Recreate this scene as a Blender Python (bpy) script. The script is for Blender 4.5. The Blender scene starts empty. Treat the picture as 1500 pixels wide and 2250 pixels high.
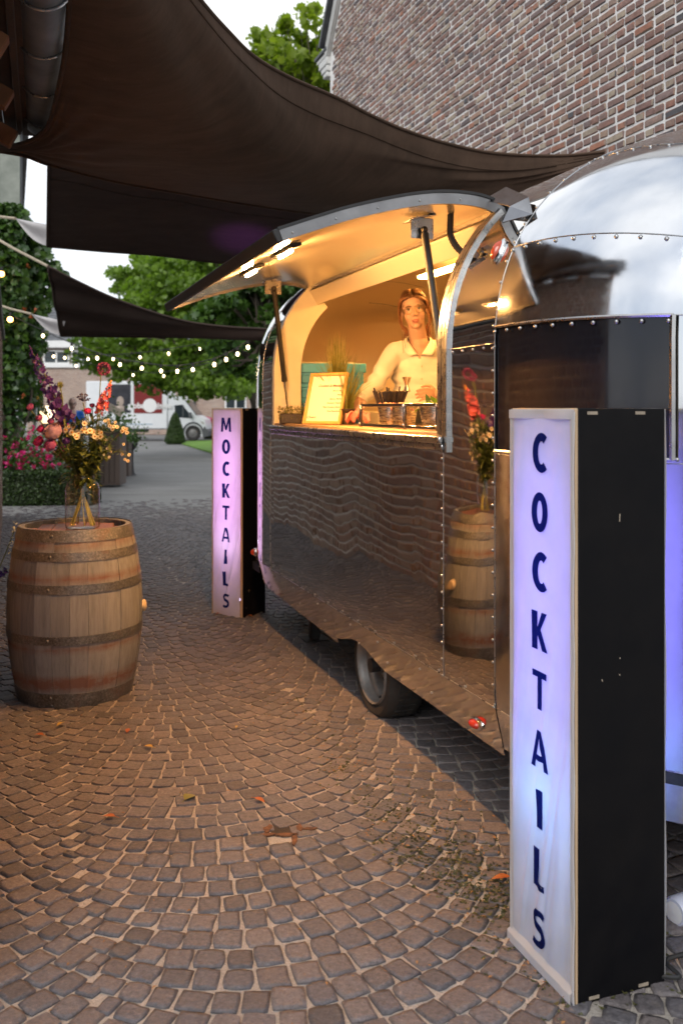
import bpy, bmesh, math, random
import numpy as np
from mathutils import Vector, Matrix, Euler
rnd = random.Random(11)
nrs = np.random.RandomState(5)
sc = bpy.context.scene
COL = sc.collection
PI = math.pi
rad = math.radians

# ------------------------------------------------------------------ camera
EYE = 1.5
cam_d = bpy.data.cameras.new("camera")
cam = bpy.data.objects.new("camera", cam_d)
COL.objects.link(cam)
cam.location = (0, 0, EYE)
cam.rotation_euler = (rad(90), 0, 0)
cam_d.sensor_fit = 'VERTICAL'
cam_d.sensor_height = 36.0
cam_d.lens = 32.0
cam_d.shift_y = -228.0 / 2250.0
cam_d.clip_start = 0.05
cam_d.clip_end = 600
cam_d.dof.use_dof = True
cam_d.dof.focus_distance = 3.4
cam_d.dof.aperture_fstop = 3.6
sc.camera = cam

# ------------------------------------------------------------------ sky, sun, exposure
world = bpy.data.worlds.new("World")
sc.world = world
world.use_nodes = True
wn, wl = world.node_tree.nodes, world.node_tree.links
for n in list(wn):
    wn.remove(n)
w_out = wn.new('ShaderNodeOutputWorld')
w_bg = wn.new('ShaderNodeBackground')
w_sky = wn.new('ShaderNodeTexSky')
w_sky.sky_type = 'NISHITA'
w_sky.sun_disc = False
w_sky.sun_elevation = rad(38)
w_sky.sun_rotation = rad(200)
w_tc = wn.new('ShaderNodeTexCoord')
w_noise = wn.new('ShaderNodeTexNoise')
w_noise.inputs['Scale'].default_value = 1.7
w_noise.inputs['Detail'].default_value = 6
w_ramp = wn.new('ShaderNodeValToRGB')
w_ramp.color_ramp.elements[0].position = 0.36
w_ramp.color_ramp.elements[0].color = (0.50, 0.56, 0.66, 1)
w_ramp.color_ramp.elements[1].position = 0.6
w_ramp.color_ramp.elements[1].color = (1.0, 1.0, 1.0, 1)
w_scale = wn.new('ShaderNodeVectorMath')
w_scale.operation = 'SCALE'
w_scale.inputs['Scale'].default_value = 11.5
w_mix = wn.new('ShaderNodeMix')
w_mix.data_type = 'RGBA'
w_mix.inputs[0].default_value = 0.88
wl.new(w_tc.outputs['Generated'], w_noise.inputs['Vector'])
wl.new(w_noise.outputs['Fac'], w_ramp.inputs['Fac'])
wl.new(w_ramp.outputs['Color'], w_scale.inputs[0])
wl.new(w_sky.outputs['Color'], w_mix.inputs[6])
wl.new(w_scale.outputs['Vector'], w_mix.inputs[7])
wl.new(w_mix.outputs[2], w_bg.inputs['Color'])
w_bg.inputs['Strength'].default_value = 0.1
wl.new(w_bg.outputs['Background'], w_out.inputs['Surface'])

sun_d = bpy.data.lights.new("sun", 'SUN')
sun_d.energy = 1.5
sun_d.angle = rad(35)
sun_d.color = (1.0, 0.97, 0.92)
sun = bpy.data.objects.new("sun", sun_d)
COL.objects.link(sun)
sun.rotation_euler = (rad(52), 0, rad(-20))

sc.view_settings.view_transform = 'Standard'
sc.view_settings.look = 'None'
sc.view_settings.exposure = 0.38
sc.view_settings.gamma = 1.0
sc.view_settings.use_curve_mapping = False
sc.cycles.use_denoising = True
sc.cycles.max_bounces = 10
sc.cycles.diffuse_bounces = 4
sc.cycles.glossy_bounces = 6
sc.cycles.transmission_bounces = 8
sc.cycles.sample_clamp_indirect = 6.0
sc.cycles.caustics_reflective = False
sc.cycles.caustics_refractive = False

# ------------------------------------------------------------------ geometry of the place
F = 2000.0
def P(px, py, Y):
    return Vector(((px - 750) / F * Y, Y, EYE - (py - 897) / F * Y))
TX, TY = -0.34, 0.94043       # direction of the alley
SX, SY = 0.94043, 0.34        # across the alley, towards the caravan's inside
P0 = (0.12, 4.18)
ALLEY = math.atan2(SY, SX)
def W(s, t, z=0.0):
    return Vector((P0[0] + SX * s + TX * t, P0[1] + SY * s + TY * t, z))
def ST(x, y):
    dx, dy = x - P0[0], y - P0[1]
    return dx * SX + dy * SY, dx * TX + dy * TY

# ------------------------------------------------------------------ mesh helpers
class MB:
    def __init__(self):
        self.v, self.f, self.mi, self.cur = [], [], [], 0
    def add(self, vs, fs):
        o = len(self.v)
        self.v.extend([tuple(p) for p in vs])
        self.f.extend([tuple(i + o for i in q) for q in fs])
        self.mi.extend([self.cur] * len(fs))
        return self
    def box(self, c, size, bev=0.0, rot=None):
        hx, hy, hz = size[0] / 2, size[1] / 2, size[2] / 2
        c = Vector(c)
        if bev <= 0:
            vs = [Vector((sx * hx, sy * hy, sz * hz)) for sx in (-1, 1) for sy in (-1, 1) for sz in (-1, 1)]
            fs = [(0, 1, 3, 2), (4, 6, 7, 5), (0, 4, 5, 1), (2, 3, 7, 6), (0, 2, 6, 4), (1, 5, 7, 3)]
        else:
            b = min(bev, hx * .9, hy * .9, hz * .9)
            vs, ix = [], {}
            for sx in (-1, 1):
                for sy in (-1, 1):
                    for sz in (-1, 1):
                        for a, q in enumerate((Vector((sx * hx, sy * (hy - b), sz * (hz - b))), Vector((sx * (hx - b), sy * hy, sz * (hz - b))), Vector((sx * (hx - b), sy * (hy - b), sz * hz)))):
                            ix[(sx, sy, sz, a)] = len(vs)
                            vs.append(q)
            fs = []
            cyc = [(-1, -1), (1, -1), (1, 1), (-1, 1)]
            for s in (-1, 1):
                fs.append([ix[(s, p, q, 0)] for p, q in (cyc if s > 0 else cyc[::-1])])
                fs.append([ix[(p, s, q, 1)] for p, q in (cyc if s < 0 else cyc[::-1])])
                fs.append([ix[(p, q, s, 2)] for p, q in (cyc if s > 0 else cyc[::-1])])
            def edge(q1, q2, out):
                a, b_, c_, d = q1[0], q1[1], q2[1], q2[0]
                n = (vs[b_] - vs[a]).cross(vs[d] - vs[a])
                fs.append((a, b_, c_, d) if n.dot(out) > 0 else (d, c_, b_, a))
            for p in (-1, 1):
                for q in (-1, 1):
                    edge((ix[(p, q, -1, 0)], ix[(p, q, 1, 0)]), (ix[(p, q, -1, 1)], ix[(p, q, 1, 1)]), Vector((p, q, 0)))
                    edge((ix[(p, -1, q, 0)], ix[(p, 1, q, 0)]), (ix[(p, -1, q, 2)], ix[(p, 1, q, 2)]), Vector((p, 0, q)))
                    edge((ix[(-1, p, q, 1)], ix[(1, p, q, 1)]), (ix[(-1, p, q, 2)], ix[(1, p, q, 2)]), Vector((0, p, q)))
            for sx in (-1, 1):
                for sy in (-1, 1):
                    for sz in (-1, 1):
                        t = [ix[(sx, sy, sz, a)] for a in range(3)]
                        fs.append(t if sx * sy * sz > 0 else t[::-1])
        if rot is not None:
            vs = [rot @ p for p in vs]
        return self.add([p + c for p in vs], fs)
    def beam(self, a, b, w, h, bev=0.0, up=Vector((0, 0, 1))):
        a, b = Vector(a), Vector(b)
        d = (b - a)
        L = d.length
        d = d / L
        x = up.cross(d)
        if x.length < 1e-4:
            x = Vector((1, 0, 0))
        x.normalize()
        u = d.cross(x)
        rot = Matrix((x, d, u)).transposed()
        return self.box((a + b) / 2, (w, L, h), bev, rot)
    def tube(self, pts, r, n=8, caps=True, flat=1.0):
        pts = [Vector(p) for p in pts]
        m = len(pts)
        rs = r if isinstance(r, (list, tuple)) else [r] * m
        t0 = (pts[1] - pts[0]).normalized()
        ref = Vector((0, 0, 1)) if abs(t0.z) < .9 else Vector((1, 0, 0))
        x = t0.cross(ref).normalized()
        vs = []
        for i, p in enumerate(pts):
            t = (pts[min(i + 1, m - 1)] - pts[max(i - 1, 0)])
            if t.length < 1e-9:
                t = t0
            t.normalize()
            x = (x - t * x.dot(t))
            x = x.normalized() if x.length > 1e-6 else t.orthogonal().normalized()
            y = t.cross(x)
            for k in range(n):
                a = 2 * PI * k / n
                vs.append(p + (x * math.cos(a) + y * math.sin(a) * flat) * rs[i])
        fs = [(i * n + k, i * n + (k + 1) % n, (i + 1) * n + (k + 1) % n, (i + 1) * n + k) for i in range(m - 1) for k in range(n)]
        if caps:
            fs.append(tuple(range(n))[::-1])
            fs.append(tuple((m - 1) * n + k for k in range(n)))
        return self.add(vs, fs)
    def lathe(self, prof, n=24, c=(0, 0, 0), axis=None, close=False, ang0=0.0, ang1=2 * PI):
        c = Vector(c)
        full = abs(ang1 - ang0 - 2 * PI) < 1e-6
        nn = n if full else n + 1
        vs = []
        for (r, z) in prof:
            for k in range(nn):
                a = ang0 + (ang1 - ang0) * k / n
                p = Vector((r * math.cos(a), r * math.sin(a), z))
                if axis is not None:
                    p = axis @ p
                vs.append(p + c)
        m = len(prof)
        fs = []
        for i in range(m - 1 if not close else m):
            j = (i + 1) % m
            for k in range(n):
                k2 = (k + 1) % nn
                fs.append((i * nn + k, i * nn + k2, j * nn + k2, j * nn + k))
        return self.add(vs, fs)
    def sphere(self, c, r, nu=12, nv=8, rot=None):
        c = Vector(c)
        r = (r, r, r) if not isinstance(r, (tuple, list)) else r
        vs = [Vector((0, 0, -r[2]))]
        for j in range(1, nv):
            th = -PI / 2 + PI * j / nv
            for k in range(nu):
                a = 2 * PI * k / nu
                vs.append(Vector((r[0] * math.cos(th) * math.cos(a), r[1] * math.cos(th) * math.sin(a), r[2] * math.sin(th))))
        vs.append(Vector((0, 0, r[2])))
        fs = [(0, 1 + (k + 1) % nu, 1 + k) for k in range(nu)]
        for j in range(nv - 2):
            for k in range(nu):
                a, b = 1 + j * nu + k, 1 + j * nu + (k + 1) % nu
                fs.append((a, b, b + nu, a + nu))
        top = len(vs) - 1
        o = 1 + (nv - 2) * nu
        fs += [(o + k, o + (k + 1) % nu, top) for k in range(nu)]
        if rot is not None:
            vs = [rot @ p for p in vs]
        return self.add([p + c for p in vs], fs)
    def grid(self, fn, nu, nv):
        vs = [fn(i / nu, j / nv) for j in range(nv + 1) for i in range(nu + 1)]
        fs = [(j * (nu + 1) + i, j * (nu + 1) + i + 1, (j + 1) * (nu + 1) + i + 1, (j + 1) * (nu + 1) + i) for j in range(nv) for i in range(nu)]
        return self.add(vs, fs)
    def prism(self, poly, fn, depth):
        """poly: 2d points; fn(p) -> 3d; depth: vector of extrusion"""
        n = len(poly)
        a = [Vector(fn(p)) for p in poly]
        d = Vector(depth)
        vs = a + [p + d for p in a]
        fs = [tuple(range(n)), tuple(range(2 * n - 1, n - 1, -1))]
        fs += [(i, i + n, (i + 1) % n + n, (i + 1) % n) for i in range(n)]
        return self.add(vs, fs)
    def mesh(self, name, mats, smooth=40, recalc=True):
        me = bpy.data.meshes.new(name)
        me.from_pydata(self.v, [], self.f)
        mats = mats if isinstance(mats, (list, tuple)) else [mats]
        for m in mats:
            me.materials.append(m)
        if len(mats) > 1:
            me.polygons.foreach_set('material_index', self.mi)
        if recalc:
            bm = bmesh.new()
            bm.from_mesh(me)
            bmesh.ops.recalc_face_normals(bm, faces=bm.faces)
            bm.to_mesh(me)
            bm.free()
        finish(me, smooth)
        return me
    def build(self, name, mats, parent=None, smooth=40, recalc=True, kind=None, label=None):
        return obj(name, self.mesh(name, mats, smooth, recalc), parent, kind, label)

def finish(me, smooth):
    if smooth:
        me.polygons.foreach_set('use_smooth', [True] * len(me.polygons))
        if smooth < 180:
            me.set_sharp_from_angle(angle=rad(smooth))
    me.update()

def obj(name, me, parent=None, kind=None, label=None, loc=None, rot=None):
    o = bpy.data.objects.new(name, me)
    COL.objects.link(o)
    if parent is not None:
        o.parent = parent
    if kind:
        o['kind'] = kind
    if label:
        o['label'] = label
    if loc is not None:
        o.location = loc
    if rot is not None:
        o.rotation_euler = rot
    return o

def thing(name, label, cat, loc=(0, 0, 0), rz=0.0, group=None):
    o = bpy.data.objects.new(name, None)
    o.empty_display_size = 0.1
    COL.objects.link(o)
    o.location = loc
    o.rotation_euler = (0, 0, rz)
    return tag(o, label, cat, group)

def tag(o, label, cat, group=None):
    o['label'] = label
    o['category'] = cat
    if group:
        o['group'] = group
    return o

def np_mesh(name, V, Fc, mat, smooth=0):
    """V (n,3), Fc (m,k) arrays"""
    me = bpy.data.meshes.new(name)
    n, m, k = len(V), len(Fc), Fc.shape[1]
    me.vertices.add(n)
    me.vertices.foreach_set('co', np.asarray(V, dtype=np.float32).ravel())
    me.loops.add(m * k)
    me.loops.foreach_set('vertex_index', np.asarray(Fc, dtype=np.int32).ravel())
    me.polygons.add(m)
    me.polygons.foreach_set('loop_start', np.arange(0, m * k, k, dtype=np.int32))
    me.update(calc_edges=True)
    me.validate()
    for x in (mat if isinstance(mat, (list, tuple)) else [mat]):
        me.materials.append(x)
    finish(me, smooth)
    return me

def copy_tree(o, parent=None):
    c = o.copy()
    COL.objects.link(c)
    c.parent = parent
    for ch in KIDS(o):
        copy_tree(ch, c)
    return c
def KIDS(o):
    return [x for x in COL.objects if x.parent == o]

def crom(pts, n):
    """Catmull-Rom through points, n samples, parameter by chord length"""
    pts = [Vector(p) for p in pts]
    d = [0.0]
    for a, b in zip(pts, pts[1:]):
        d.append(d[-1] + (b - a).length)
    out = []
    for i in range(n):
        u = d[-1] * i / (n - 1)
        k = 0
        while k < len(d) - 2 and u > d[k + 1]:
            k += 1
        t = (u - d[k]) / max(1e-9, d[k + 1] - d[k])
        p1, p2 = pts[k], pts[k + 1]
        p0 = pts[k - 1] if k > 0 else p1 * 2 - p2
        p3 = pts[k + 2] if k + 2 < len(pts) else p2 * 2 - p1
        out.append(0.5 * ((2 * p1) + (p2 - p0) * t + (2 * p0 - 5 * p1 + 4 * p2 - p3) * t * t + (3 * p1 - p0 - 3 * p2 + p3) * t ** 3))
    return out

def lamp(name, kind, loc, energy, color, **kw):
    d = bpy.data.lights.new(name, kind)
    d.energy = energy
    d.color = color
    o = bpy.data.objects.new(name, d)
    COL.objects.link(o)
    o.location = loc
    for k, v in kw.items():
        if k == 'rot':
            o.rotation_euler = v
        else:
            setattr(d, k, v)
    return o

def text_mesh(body, size, mat, extrude=0.0006, bold=0.0, align='CENTER', shear=0.0):
    cu = bpy.data.curves.new("lettering", 'FONT')
    cu.body = body
    cu.size = size
    cu.extrude = extrude
    cu.offset = bold
    cu.align_x = align
    cu.align_y = 'CENTER'
    cu.shear = shear
    cu.resolution_u = 4
    o = bpy.data.objects.new("lettering_tmp", cu)
    COL.objects.link(o)
    dg = bpy.context.evaluated_depsgraph_get()
    dg.update()
    me = bpy.data.meshes.new_from_object(o.evaluated_get(dg))
    bpy.data.objects.remove(o)
    bpy.data.curves.remove(cu)
    me.name = "lettering"
    me.materials.clear()
    me.materials.append(mat)
    return me

def remeshed(mb, name, mats, voxel, smooth_it=6, fac=0.5):
    """one continuous surface out of overlapping volumes"""
    me = mb.mesh(name + "_tmp", mats, 0, True)
    o = bpy.data.objects.new("remesh_tmp", me)
    COL.objects.link(o)
    m = o.modifiers.new("r", 'REMESH')
    m.mode = 'VOXEL'
    m.voxel_size = voxel
    m.use_smooth_shade = True
    if smooth_it:
        s = o.modifiers.new("s", 'SMOOTH')
        s.factor = fac
        s.iterations = smooth_it
    dg = bpy.context.evaluated_depsgraph_get()
    dg.update()
    out = bpy.data.meshes.new_from_object(o.evaluated_get(dg))
    bpy.data.objects.remove(o)
    bpy.data.meshes.remove(me)
    out.name = name
    finish(out, 180)
    return out

# ------------------------------------------------------------------ materials
def newmat(name):
    m = bpy.data.materials.new(name)
    m.use_nodes = True
    nt = m.node_tree
    b = nt.nodes['Principled BSDF']
    return m, nt, nt.nodes, nt.links, b

def mval(nt, op, a, b=None):
    n = nt.nodes.new('ShaderNodeMath')
    n.operation = op
    for i, x in enumerate((a, b)):
        if x is None:
            continue
        if isinstance(x, (int, float)):
            n.inputs[i].default_value = x
        else:
            nt.links.new(x, n.inputs[i])
    return n.outputs[0]

def noise(nt, vec, scale, detail=4, rough=.55, dist=0.0):
    n = nt.nodes.new('ShaderNodeTexNoise')
    n.inputs['Scale'].default_value = scale
    n.inputs['Detail'].default_value = detail
    n.inputs['Roughness'].default_value = rough
    n.inputs['Distortion'].default_value = dist
    if vec is not None:
        nt.links.new(vec, n.inputs['Vector'])
    return n.outputs['Fac']

def ramp(nt, fac, stops, interp='LINEAR'):
    n = nt.nodes.new('ShaderNodeValToRGB')
    n.color_ramp.interpolation = interp
    e = n.color_ramp.elements
    while len(e) < len(stops):
        e.new(0.5)
    for k, (p, c) in enumerate(stops):
        e[k].position = p
        e[k].color = (c[0], c[1], c[2], 1) if not isinstance(c, (int, float)) else (c, c, c, 1)
    nt.links.new(fac, n.inputs['Fac'])
    return n.outputs['Color']

def mixc(nt, fac, a, b, blend='MIX'):
    n = nt.nodes.new('ShaderNodeMix')
    n.data_type = 'RGBA'
    n.blend_type = blend
    for sock, x in ((n.inputs[0], fac), (n.inputs[6], a), (n.inputs[7], b)):
        if isinstance(x, (int, float)):
            sock.default_value = x
        elif isinstance(x, (tuple, list)):
            sock.default_value = (x[0], x[1], x[2], 1)
        else:
            nt.links.new(x, sock)
    return n.outputs[2]

def coords(nt, kind='Object', scale=(1, 1, 1), rand_off=False):
    tc = nt.nodes.new('ShaderNodeTexCoord')
    mp = nt.nodes.new('ShaderNodeMapping')
    mp.inputs['Scale'].default_value = scale
    nt.links.new(tc.outputs[kind], mp.inputs['Vector'])
    out = mp.outputs['Vector']
    if rand_off:
        oi = nt.nodes.new('ShaderNodeObjectInfo')
        sc_ = nt.nodes.new('ShaderNodeMath')
        sc_.operation = 'MULTIPLY'
        sc_.inputs[1].default_value = 37.0
        nt.links.new(oi.outputs['Random'], sc_.inputs[0])
        ad = nt.nodes.new('ShaderNodeVectorMath')
        ad.operation = 'ADD'
        nt.links.new(out, ad.inputs[0])
        nt.links.new(sc_.outputs[0], ad.inputs[1])
        out = ad.outputs[0]
    return out

def rand_piece(nt):
    oi = nt.nodes.new('ShaderNodeObjectInfo')
    ge = nt.nodes.new('ShaderNodeNewGeometry')
    s = mval(nt, 'ADD', oi.outputs['Random'], ge.outputs['Random Per Island'])
    return mval(nt, 'FRACT', s)

def bump(nt, bsdf, height, strength=.3, dist=.01, prev=None):
    n = nt.nodes.new('ShaderNodeBump')
    n.inputs['Strength'].default_value = strength
    n.inputs['Distance'].default_value = dist
    nt.links.new(height, n.inputs['Height'])
    if prev is not None:
        nt.links.new(prev, n.inputs['Normal'])
    nt.links.new(n.outputs['Normal'], bsdf.inputs['Normal'])
    return n.outputs['Normal']

_M = {}
def pm(name, c1, c2=None, scale=8, rough=.6, metal=0.0, bmp=0.0, bscale=60, bdist=.004, stretch=(1, 1, 1), rand=0.0, spec=.5, rough2=None, ramp_pos=(.35, .65), kind='Object', coat=0.0, sheen=0.0):
    if name in _M:
        return _M[name]
    m, nt, N, L, b = newmat(name)
    c2 = c2 or tuple(x * .75 for x in c1)
    vec = coords(nt, kind, stretch)
    f = noise(nt, vec, scale, 6)
    col = ramp(nt, f, [(ramp_pos[0], c1), (ramp_pos[1], c2)])
    if rand:
        r = rand_piece(nt)
        k = mval(nt, 'MULTIPLY_ADD', r, 2 * rand)
        k.node.inputs[2].default_value = 1 - rand
        col = mixc(nt, 1.0, col, k, 'MULTIPLY')
    L.new(col, b.inputs['Base Color'])
    b.inputs['Metallic'].default_value = metal
    b.inputs['Specular IOR Level'].default_value = spec
    b.inputs['Coat Weight'].default_value = coat
    b.inputs['Sheen Weight'].default_value = sheen
    if rough2 is None:
        b.inputs['Roughness'].default_value = rough
    else:
        f2 = noise(nt, vec, scale * 2.3, 5)
        L.new(ramp(nt, f2, [(.3, rough), (.7, rough2)]), b.inputs['Roughness'])
    if bmp:
        bump(nt, b, noise(nt, vec, bscale, 6, .6), bmp, bdist)
    _M[name] = m
    return m

def emis(name, color, strength, base=(.8, .8, .8)):
    m, nt, N, L, b = newmat(name)
    b.inputs['Base Color'].default_value = (*base, 1)
    b.inputs['Emission Color'].default_value = (*color, 1)
    b.inputs['Emission Strength'].default_value = strength
    return m

def leafmat(name, c1, c2, trans=.35, rough=.5, scale=1.3):
    m, nt, N, L, b = newmat(name)
    r = rand_piece(nt)
    big = noise(nt, coords(nt, 'Object'), scale, 3)
    f = mval(nt, 'ADD', mval(nt, 'MULTIPLY', r, .6), mval(nt, 'MULTIPLY', big, .5))
    col = ramp(nt, f, [(.2, c1), (.85, c2)])
    L.new(col, b.inputs['Base Color'])
    b.inputs['Roughness'].default_value = rough
    t = N.new('ShaderNodeBsdfTranslucent')
    L.new(mixc(nt, 1.0, col, (1.3, 1.4, .7), 'MULTIPLY'), t.inputs['Color'])
    mx = N.new('ShaderNodeMixShader')
    mx.inputs[0].default_value = trans
    L.new(b.outputs[0], mx.inputs[1])
    L.new(t.outputs[0], mx.inputs[2])
    L.new(mx.outputs[0], N['Material Output'].inputs['Surface'])
    return m

def cloth(name, c1, c2, trans=.15, rough=.85, scale=3, weave=900, bmp=.15, coarse=6):
    m, nt, N, L, b = newmat(name)
    vec = coords(nt, 'Object')
    col = ramp(nt, noise(nt, vec, scale, 5), [(.35, c1), (.65, c2)])
    L.new(col, b.inputs['Base Color'])
    b.inputs['Roughness'].default_value = rough
    b.inputs['Specular IOR Level'].default_value = .25
    n1 = bump(nt, b, noise(nt, vec, weave, 2), bmp, .001)
    bump(nt, b, noise(nt, vec, coarse, 4), bmp, .02, n1)
    if trans:
        t = N.new('ShaderNodeBsdfTranslucent')
        L.new(col, t.inputs['Color'])
        mx = N.new('ShaderNodeMixShader')
        mx.inputs[0].default_value = trans
        L.new(b.outputs[0], mx.inputs[1])
        L.new(t.outputs[0], mx.inputs[2])
        L.new(mx.outputs[0], N['Material Output'].inputs['Surface'])
    return m

def polished(name, base=(.80, .79, .77), r1=.012, r2=.045, wave=.0052, wscale=2.2, scratch=.008):
    m, nt, N, L, b = newmat(name)
    vec = coords(nt, 'Object', (1, 1, 1), True)
    vst = coords(nt, 'Object', (1, .7, 1), True)
    f = noise(nt, vec, 5, 7, .65)
    L.new(ramp(nt, f, [(.3, tuple(x * .9 for x in base)), (.7, base)]), b.inputs['Base Color'])
    b.inputs['Metallic'].default_value = 1.0
    L.new(ramp(nt, noise(nt, vec, 9, 7, .7), [(.35, r1), (.75, r2)]), b.inputs['Roughness'])
    h1 = noise(nt, vst, wscale, 0, .4)
    n1 = bump(nt, b, h1, 1.0, wave)
    n1 = bump(nt, b, noise(nt, vec, 1.15, 0, .4, .5), 1.0, wave * 3.0, n1)
    h2 = noise(nt, vec, wscale * 3.1, 0, .5, .4)
    n2 = bump(nt, b, h2, 1.0, wave * .10, n1)
    bump(nt, b, noise(nt, coords(nt, 'Object', (60, 60, 260)), 3, 3), scratch, .0004, n2)
    return m

m_shell = polished('polished_aluminium')
m_cap = polished('worn_aluminium', (.72, .74, .77), .06, .16, .0010, 2.4, .05)
m_trim = pm('brushed_aluminium', (.46, .46, .46), (.36, .36, .36), 12, .22, 1.0, .02, 90, .0006, rough2=.36)
m_rivet = pm('rivet_metal', (.42, .42, .42), (.32, .32, .32), 30, .38, 1.0)
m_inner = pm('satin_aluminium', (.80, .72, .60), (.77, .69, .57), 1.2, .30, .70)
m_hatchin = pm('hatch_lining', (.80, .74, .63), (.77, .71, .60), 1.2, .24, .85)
m_black = pm('black_rubber', (.012, .012, .013), (.02, .02, .02), 20, .55, 0, .1, 120)
m_blackglass = pm('black_glass', (.006, .006, .008), (.01, .009, .012), 4, .05, 0, 0, spec=.6, rough2=.12)
m_chrome = pm('chrome', (.8, .8, .8), (.75, .75, .75), 10, .05, 1.0)
m_steel = pm('brushed_steel', (.6, .58, .55), (.5, .48, .45), 14, .2, 1.0, .06, 240, .0006, stretch=(1, 1, 6), rough2=.34)
m_amber = pm('amber_lens', (.55, .07, .015), (.4, .04, .01), 20, .12, 0, .1, 90, .002, coat=.6)
m_redlens = pm('red_lens', (.42, .025, .012), (.32, .018, .01), 20, .12, 0, .1, 90, .002, coat=.6)
m_counter = pm('counter_wood', (.42, .28, .15), (.33, .2, .1), 5, .45, 0, .12, 50, .002, stretch=(1, 8, 1), rough2=.6)
m_white = pm('white_paint', (.74, .74, .73), (.66, .66, .65), 4, .45, 0, .05, 40)
m_cream = pm('cream_panel', (.72, .66, .54), (.64, .58, .46), 4, .4)
# ------------------------------------------------------------------ ground
def ground_material():
    m, nt, N, L, b = newmat('gravel_ground')
    vec = coords(nt, 'Object')
    big = noise(nt, vec, .6, 4)
    fine = noise(nt, vec, 55, 6, .7)
    c = ramp(nt, fine, [(.3, (.13, .128, .125)), (.7, (.27, .268, .262))])
    c = mixc(nt, .6, c, ramp(nt, noise(nt, coords(nt, 'Object', (.6, 1.6, 1)), 1.1, 6, .7), [(.3, .55), (.7, 1.3)]), 'MULTIPLY')
    c = mixc(nt, ramp(nt, big, [(.35, .0), (.7, .5)]), c, (.15, .147, .14))
    L.new(c, b.inputs['Base Color'])
    b.inputs['Roughness'].default_value = .9
    bump(nt, b, fine, .5, .015)
    return m
def sand_material():
    m, nt, N, L, b = newmat('joint_sand')
    vec = coords(nt, 'Object')
    fine = noise(nt, vec, 170, 6, .8)
    big = noise(nt, vec, 1.6, 4)
    c = ramp(nt, fine, [(.28, (.17, .153, .136)), (.72, (.52, .47, .415))])
    c = mixc(nt, ramp(nt, big, [(.4, 0.0), (.75, .55)]), c, (.19, .168, .145))
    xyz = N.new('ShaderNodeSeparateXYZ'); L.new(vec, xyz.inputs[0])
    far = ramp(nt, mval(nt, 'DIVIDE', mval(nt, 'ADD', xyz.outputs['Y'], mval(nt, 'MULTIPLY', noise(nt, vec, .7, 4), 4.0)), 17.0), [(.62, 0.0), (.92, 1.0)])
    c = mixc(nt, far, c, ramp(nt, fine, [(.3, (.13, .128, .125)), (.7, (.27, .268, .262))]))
    L.new(c, b.inputs['Base Color'])
    b.inputs['Roughness'].default_value = .95
    bump(nt, b, fine, .6, .006)
    return m
m_sand = sand_material()
g = MB()
g.grid(lambda u, v: (-160 + 320 * u, -120 + 300 * v, -.022), 8, 8)
g.build('ground', ground_material(), kind='structure', smooth=0)
# the bed of the cobbles, with slow unevenness
def bed_h(x, y):
    return .004 * math.sin(x * 2.1 + .4) * math.sin(y * 1.7) + .003 * math.sin(x * 5.3 + y * 3.1)
bed_z = .0066
bed = MB()
bed.grid(lambda u, v: (lambda p: (p.x, p.y, bed_z + bed_h(p.x, p.y)))(W(-9 + 14 * u, -6.0 + 17.6 * v)), 60, 90)
cob_root = bed.build('cobbled_yard', m_sand, kind='structure', smooth=180)

def cobble_material():
    m, nt, N, L, b = newmat('porphyry_cobble')
    vec = coords(nt, 'Object', (1, 1, 1), True)
    tcg = nt.nodes.new('ShaderNodeNewGeometry')
    pos = tcg.outputs['Position']
    r = rand_piece(nt)
    base = ramp(nt, r, [(0.0, (.072, .066, .072)), (.25, (.122, .104, .104)), (.5, (.094, .090, .102)), (.75, (.150, .128, .126)), (.9, (.106, .098, .108)), (1.0, (.064, .060, .065))])
    speck = noise(nt, pos, 70, 8, .85)
    c = mixc(nt, .9, base, ramp(nt, speck, [(.30, .30), (.46, .85), (.58, 1.25), (.70, 2.3)]), 'MULTIPLY')
    blot = noise(nt, pos, 26, 5, .6)
    c = mixc(nt, ramp(nt, blot, [(.54, 0.0), (.80, .4)]), c, (.20, .165, .13))   # dusty sand rubbed over the heads
    sandy = noise(nt, pos, 1.5, 4)
    c = mixc(nt, ramp(nt, sandy, [(.58, 0.0), (.75, .25)]), c, (.18, .15, .115))
    L.new(c, b.inputs['Base Color'])
    L.new(ramp(nt, blot, [(.3, .5), (.7, .78)]), b.inputs['Roughness'])
    n1 = bump(nt, b, noise(nt, pos, 42, 6, .7), .8, .010)
    bump(nt, b, speck, .6, .004, n1)
    return m
m_cob = cobble_material()
def cobble_variant(k, nseg=12):
    r = random.Random(100 + k)
    ang = [2 * PI * (i + .5) / nseg for i in range(nseg)]
    p = r.uniform(7, 12)
    sh = []
    for a in ang:
        q = (abs(math.cos(a)) ** p + abs(math.sin(a)) ** p) ** (-1 / p) * r.uniform(.91, 1.04)
        sh.append((q * math.cos(a), q * math.sin(a)))
    tx, ty = r.uniform(-.0016, .0016), r.uniform(-.0016, .0016)
    vs = []
    for ring, (sca, z) in enumerate(((1.02, -.010), (1.0, .0092), (.965, .0128), (.70, .0138))):
        for (x, y) in sh:
            jz = r.uniform(-.0011, .0011) if ring > 1 else 0
            vs.append((x * sca, y * sca, z + jz + (tx * x + ty * y if ring else 0)))
    vs.append((0, 0, .0143 + r.uniform(-.001, .001)))
    fs = [(R * nseg + i, R * nseg + (i + 1) % nseg, (R + 1) * nseg + (i + 1) % nseg, (R + 1) * nseg + i) for R in range(3) for i in range(nseg)]
    fs += [(3 * nseg + i, 3 * nseg + (i + 1) % nseg, 4 * nseg) for i in range(nseg)]
    return vs, fs
NV = 18
cob_var = [cobble_variant(k) for k in range(NV)]
cob_low = [cobble_variant(k + 50, 8) for k in range(NV)]
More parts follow.
